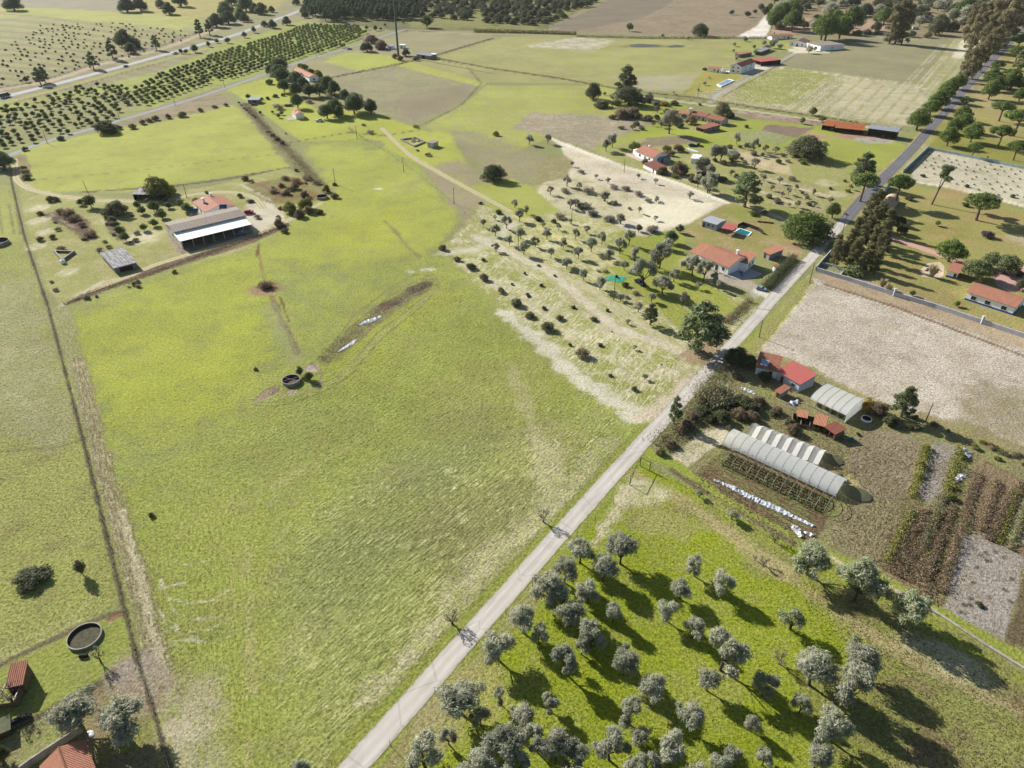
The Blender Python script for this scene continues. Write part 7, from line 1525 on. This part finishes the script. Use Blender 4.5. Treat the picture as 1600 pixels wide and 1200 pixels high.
fence('wire fence on the right verge of the pale road beside the near olive grove', [(984,758),(930,815),(872,880),(832,912),(745,1010),(680,1085),(610,1165),(575,1210)], 6, 1.6)
fence('field fence running right from the road corner above the near olives', [(1000,728),(1060,755),(1110,790),(1170,820),(1235,860)], 3.5, 1.2)
fence('wire fence along the meadow side of the middle olive orchard', [(545,200),(600,236),(650,270),(700,310),(745,352)], 6, 1.2)
fence('wire fence closing the cottage meadow', [(450,228),(500,216),(548,207),(600,212),(655,203),(700,186),(752,132)], 7, 1.2)
fence('wire fence between the two far fields right of the mast', [(665,88),(760,106),(870,122),(980,142),(1100,158)], 8, 1.2)
fence('wire fence along the drive of the two-storey white house', [(1130,152),(1160,136),(1200,112),(1245,84)], 5, 1.2)
fence('fence along the left edge of the small garden by the two-storey white house', [(1068,146),(1090,134),(1108,122)], 4, 1.2)
p = G(984,758); e = empty('gate_frame', p, 0, 'tall timber corner frame of the fence beside the road', 'gate')
for q in ((0, 0, 0), tuple(G(1000,728)-p), tuple(G(1015,735)-p)): m = MB(); m.tube(q, (q[0], q[1], 2.6), .09, .08, 6); m.build('post', DARK, e)
m = MB(); a_ = Vector((0, 0, 2.5)); b_ = G(1000,728)-p+Vector((0, 0, 2.5)); m.tube(a_, b_, .06, .06, 5); m.tube(b_, G(1015,735)-p+Vector((0, 0, 2.5)), .06, .06, 5); m.tube((0, 0, .1), b_*.35+Vector((0, 0, 1.2)), .05, .05, 5); m.build('cross_rail', DARK, e)
wallrun('concrete_channel', 'narrow concrete irrigation channel along the upper edge of the near olive grove', [(1400,926),(1470,962),(1520,995),(1600,1045),(1760,1140)], .25, .5, CONC, cat='channel')
# poles
def pole(x, y, h, label, arm=False, lean=0.0):
    e = empty('utility_pole', G(x, y), random.Random(x).uniform(0, 3), label, 'pole', 'utility poles'); m = MB(); m.tube((0, 0, -.2), (lean, 0, h), .15, .09, 7); m.build('pole', plain('pole_wood', C(120,108,96), C(92,82,74), scale=3, bump=0), e)
    m = MB(); m.box(-.6, .6, -.05, .05, h-.35, h-.23); m.build('crossarm', METAL, e)
for x, y, h, l in [(1186,527,6.1,'wooden pole on the road verge at the left corner of the ploughed field'),(631,269,7.3,'pole in the meadow between the cottage and the big round tree'),(709.5,318.7,7.3,'pole on the meadow fence left of the olive orchard'),(138,302,6.0,'leaning pole beside the farm track near the dark open shed'),
  (1264.7,442,7.6,'tall wooden pole on the grass verge beside the boundary wall corner'),(524,288,7.5,'pole beside the scrub strip above the reddish tank'),(558,217,7.2,'pole where the cottage meadow fences meet'),(958.5,468.7,8,'thin pole below the turquoise harvest net'),(975,270,7,'pole at the top edge of the bare sand yard'),
  (292,309,6.5,'pole on the farm track behind the citrus trees'),(274,165,7.5,'pole at the lane above the left meadow'),(351,137,7.5,'pole on the lane at the bend of the citrus grove'),(74,224,7.5,'pole on the lane near the left junction'),(187,187,8,'pole with ragged top at the lane beside the dark round bush'),(495,90,8,'pole beside the lane above the hedged white house'),
  (1090,152,8,'pole on the sand lane left of the field drive'),(1446,659,6,'pole at the lower edge of the ploughed field'),(1316,364,7.6,'pole beside the road junction under the eucalyptus row'),(1476,185,8,'pole at the road bend beside the round pines'),(893,350,7,'slender pole inside the middle olive orchard'),(810,392,6.5,'slender pole among the left orchard trees'),(832,920,2.4,'short stout pole on the road fence above the olives'),(1217,417,5,'short white pole by the entrance kiosk')]:
    pole(x, y, h, l, lean=-.6 if x == 138 else .0)
# vehicles
GLASS = plain('car_glass', C(50,58,66), C(40,46,54), rough=.1, bump=0); TYRE = plain('tyre_rubber', C(46,46,48), bump=0); RIM = plain('wheel_rim', C(170,172,176), rough=.3, metal=.5, bump=0); LAMPG = plain('headlight_glass', C(220,222,224), rough=.15, bump=0); REDL = plain('tail_light', C(170,40,36), rough=.2, bump=0)
def car(label, x, y, th, col, kind='car', sc=1.0, cat='car', hint=None):
    name = {'car': 'parked_car', 'van': 'van', 'pickup': 'pickup_truck'}[kind]; paint = plain('paint_'+label[:14].replace(' ', '_'), col, tuple(c*.9 for c in col), rough=.3, bump=0)
    e = empty(name, G(x, y), th, label, cat); e.scale = (sc, sc, sc); m = MB()
    if kind == 'car': prof = [(-2.1,.35),(2.1,.35),(2.15,.75),(1.95,.92),(1.0,1.0),(.35,1.42),(-1.0,1.46),(-1.8,1.0),(-2.15,.95)]; cab = (.9, -1.7)
    elif kind == 'van': prof = [(-2.6,.4),(2.6,.4),(2.65,.9),(2.2,1.3),(1.6,2.0),(-2.5,2.1),(-2.65,1.9)]; cab = (1.9, 1.0)
    else: prof = [(-2.5,.45),(2.5,.45),(2.55,.9),(2.3,1.05),(1.3,1.1),(.8,1.7),(-.5,1.72),(-.6,1.1),(-2.5,1.08)]; cab = (1.1, -.4)
    W = .88; n = len(prof)
    def wy(z): return W-(max(0, z-.95)*.22)
    m.face([(px, -wy(pz), pz) for px, pz in prof]); m.face([(px, wy(pz), pz) for px, pz in prof[::-1]])
    for i in range(n): (x0, z0), (x1, z1) = prof[i], prof[(i+1) % n]; m.face([(x0, -wy(z0), z0), (x0, wy(z0), z0), (x1, wy(z1), z1), (x1, -wy(z1), z1)])
    m.build('body', paint, e)
    g = MB(); top = max(z for _, z in prof)
    if kind == 'car':
        ws = [((.97,1.03),(.4,1.39)), ((-1.06,1.43),(-1.74,1.05))]; side = [(-1.6,1.06),(.85,1.06),(.32,1.36),(-1.0,1.4)]
    elif kind == 'van': ws = [((2.17,1.35),(1.66,1.94))]; side = [(.9,1.2),(2.0,1.25),(1.55,1.85),(.9,1.9)]
    else: ws = [((1.27,1.15),(.84,1.65))]; side = [(-.45,1.15),(1.15,1.15),(.75,1.62),(-.42,1.64)]
    for (x0, z0), (x1, z1) in ws:
        s_ = .02 if x0 > 0 else -.02; q = [(x0+s_, -wy(z0)+.1, z0+.02), (x0+s_, wy(z0)-.1, z0+.02), (x1+s_, wy(z1)-.1, z1+.02), (x1+s_, -wy(z1)+.1, z1+.02)]; g.face(q if x0 > 0 else q[::-1])
    g.build('windscreen', GLASS, e)
    for sgn in (-1, 1): g = MB(); q = [(px, sgn*(wy(pz)+.012), pz) for px, pz in side]; g.face(q if sgn < 0 else q[::-1]); g.build('side_window', GLASS, e)
    for wx in (-1.35, 1.35):
        for sgn in (-1, 1):
            t = MB(); t.tube((wx, sgn*.7, .33), (wx, sgn*.93, .33), .33, .33, 14); w = t.build('wheel', TYRE, e); t = MB(); t.tube((wx, sgn*.931, .33), (wx, sgn*.945, .33), .2, .18, 10); t.build('rim', RIM, w)
    xf = max(px for px, _ in prof); xb = min(px for px, _ in prof)
    for sgn in (-.62, .62):
        t = MB(); t.box(xf-.06, xf+.01, sgn-.18, sgn+.18, .68, .84); t.build('headlight', LAMPG, e); t = MB(); t.box(xb-.01, xb+.06, sgn-.14, sgn+.14, .78, .94); t.build('tail_light', REDL, e)
    return e
hd = ang((24,147),(175,108))
car('dark grey van on the highway cut off by the left edge', 8, 152, hd, C(86,92,100), 'van', 1.45, 'van')
car('dark blue car driving on the highway in the left half', 197, 104.5, hd, C(70,80,104), 'car', 1.0)
car('white and dark pickup truck on the highway above the citrus grove', 274, 84.5, hd, C(214,218,224), 'pickup', 1.15, 'pickup')
car('grey car parked beside the lane left of the mast scrub', 546, 77.5, .5, C(150,156,168), 'car', 1.1)
car('white and dark car parked right of the tiny white cottage', 499.5, 190, .1, C(198,206,220), 'pickup', 1.0)
car('black car parked among the orchard olives near the harvest net', 1000, 443.5, ang((990,438),(1012,452)), C(44,46,56), 'car', 1.05)
car('red car parked at the right end of the long barn', 388.5, 333.5, .2, C(196,40,66), 'car', 1.05)
car('pale blue car under the right end of the white lean-to', 377, 366, .3, C(130,150,190), 'car', .95)
car('dark car on the left behind the sand-yard cottage', 1081.5, 228.5, .1, C(60,66,72), 'car', 1.0)
car('dark green car on the right behind the sand-yard cottage', 1091, 227.5, 1.2, C(84,92,92), 'van', .8)
car('small pale blue car at the gate of the roadside farmhouse', 1189, 453, -.5, C(150,180,214), 'car', .8)
car('white van at the top of the fields below the eucalyptus trees', 1430, 46, 0, C(220,222,226), 'van', 1.3, 'van')
car('blue car half hidden by a bush at the right road verge', 1515, 158, .8, C(120,140,176), 'car', 1.0)
car('grey car in the shade left of the lower green shed', 397.5, 164.5, .1, C(90,98,110), 'car', .9)
# scattered stones and dung-dark tufts that give the fields their grain
def scatter(name, label, poly_, n, smin, smax, mat, seed, flat=.5):
    P = [G(*q) for q in poly_]; r = np.random.RandomState(seed); xs = [p.x for p in P]; ys = [p.y for p in P]; out = []; S = poly_
    while len(out) < n:
        x, y = r.uniform(min(xs), max(xs)), r.uniform(min(ys), max(ys)); q = inv(x, y)
        if infield(q[0], q[1], S): out.append((x, y))
    c = np.array(out); c = np.concatenate([c, np.zeros((n, 1))], 1); s = r.uniform(smin, smax, (n, 1)); a = r.rand(n)*6.28
    V = []
    for k in range(3):
        ak = a+k*2.1; d = np.stack([np.cos(ak), np.sin(ak), np.zeros(n)], 1); up = np.array([[0, 0, 1.0]])
        o = r.normal(size=(n, 3))*s*.3; o[:, 2] = 0
        V.append(np.stack([c+o-d*s, c+o-d*s*.4+up*s*flat*1.2, c+o+d*s*.6+up*s*flat*1.4, c+o+d*s], 1))
    return tag(link_mesh(name, quads_mesh(name, np.concatenate(V).reshape(-1, 3), mat)), label, 'ground cover', kind='stuff')
TUF = leafmat('coarse_grass_tufts', C(150,160,60), C(126,140,50), C(166,170,80), trans=.4); TUD = leafmat('dark_grass_tufts', C(150,154,80), C(128,134,66), C(164,160,100), trans=.4); CLOD = plain('soil_clods', C(150,134,112), C(110,96,80)); TUB = leafmat('dry_rust_weeds', C(172,146,108), C(146,122,88), C(184,162,120), trans=.3)
scatter('grass_tufts', 'coarse green tufts dotted over the near olive grove', [(960,800),(1060,760),(1240,860),(1400,940),(1600,1060),(1650,1230),(600,1230),(700,1090),(860,910)], 9000, .05, .12, TUF, 1)
scatter('grass_tufts', 'dull tufts dotted over the lower big meadow', [(150,620),(420,560),(800,560),(1010,670),(860,840),(600,1110),(500,1230),(320,1230),(200,880)], 9000, .05, .11, TUD, 2)
scatter('grass_tufts', 'brownish tufts dotted over the left pasture', [(-20,420),(55,440),(125,700),(190,930),(100,985),(-20,1030)], 2500, .05, .13, TUD, 3)
scatter('dry_weeds', 'dry rusty weeds dotted over the right side of the near grove', [(1240,900),(1420,990),(1640,1110),(1640,1230),(1400,1230),(1330,1080)], 3500, .05, .13, TUB, 4)
scatter('dry_weeds', 'dry weeds dotted over the garden plots', [(1300,840),(1340,700),(1430,690),(1600,780),(1600,850),(1500,830),(1470,950),(1380,890)], 4500, .06, .16, TUB, 5)
scatter('grass_tufts', 'dark tufts dotted over the upper big meadow', [(120,500),(300,430),(400,385),(520,310),(600,240),(700,330),(690,390),(800,540),(420,560),(160,600)], 3500, .06, .12, TUD, 6)
autolabel()
# ------------------------------------------------------------------ the air
def haze():
    m = bpy.data.materials.new('haze_air'); m.use_nodes = True; nt = m.node_tree; nt.nodes.clear(); out = nt.nodes.new('ShaderNodeOutputMaterial')
    v = nt.nodes.new('ShaderNodeVolumePrincipled'); v.inputs['Color'].default_value = (.93, .96, 1.0, 1); v.inputs['Density'].default_value = 0.000025
    v.inputs['Anisotropy'].default_value = 0.2; nt.links.new(v.outputs[0], out.inputs['Volume'])
    b = MB(); b.box(-16000, 16000, -7000, 15000, -1.5, 125); o = b.build('haze', m); tag(o, 'thin pale air over the fields', 'haze', kind='stuff')
haze()
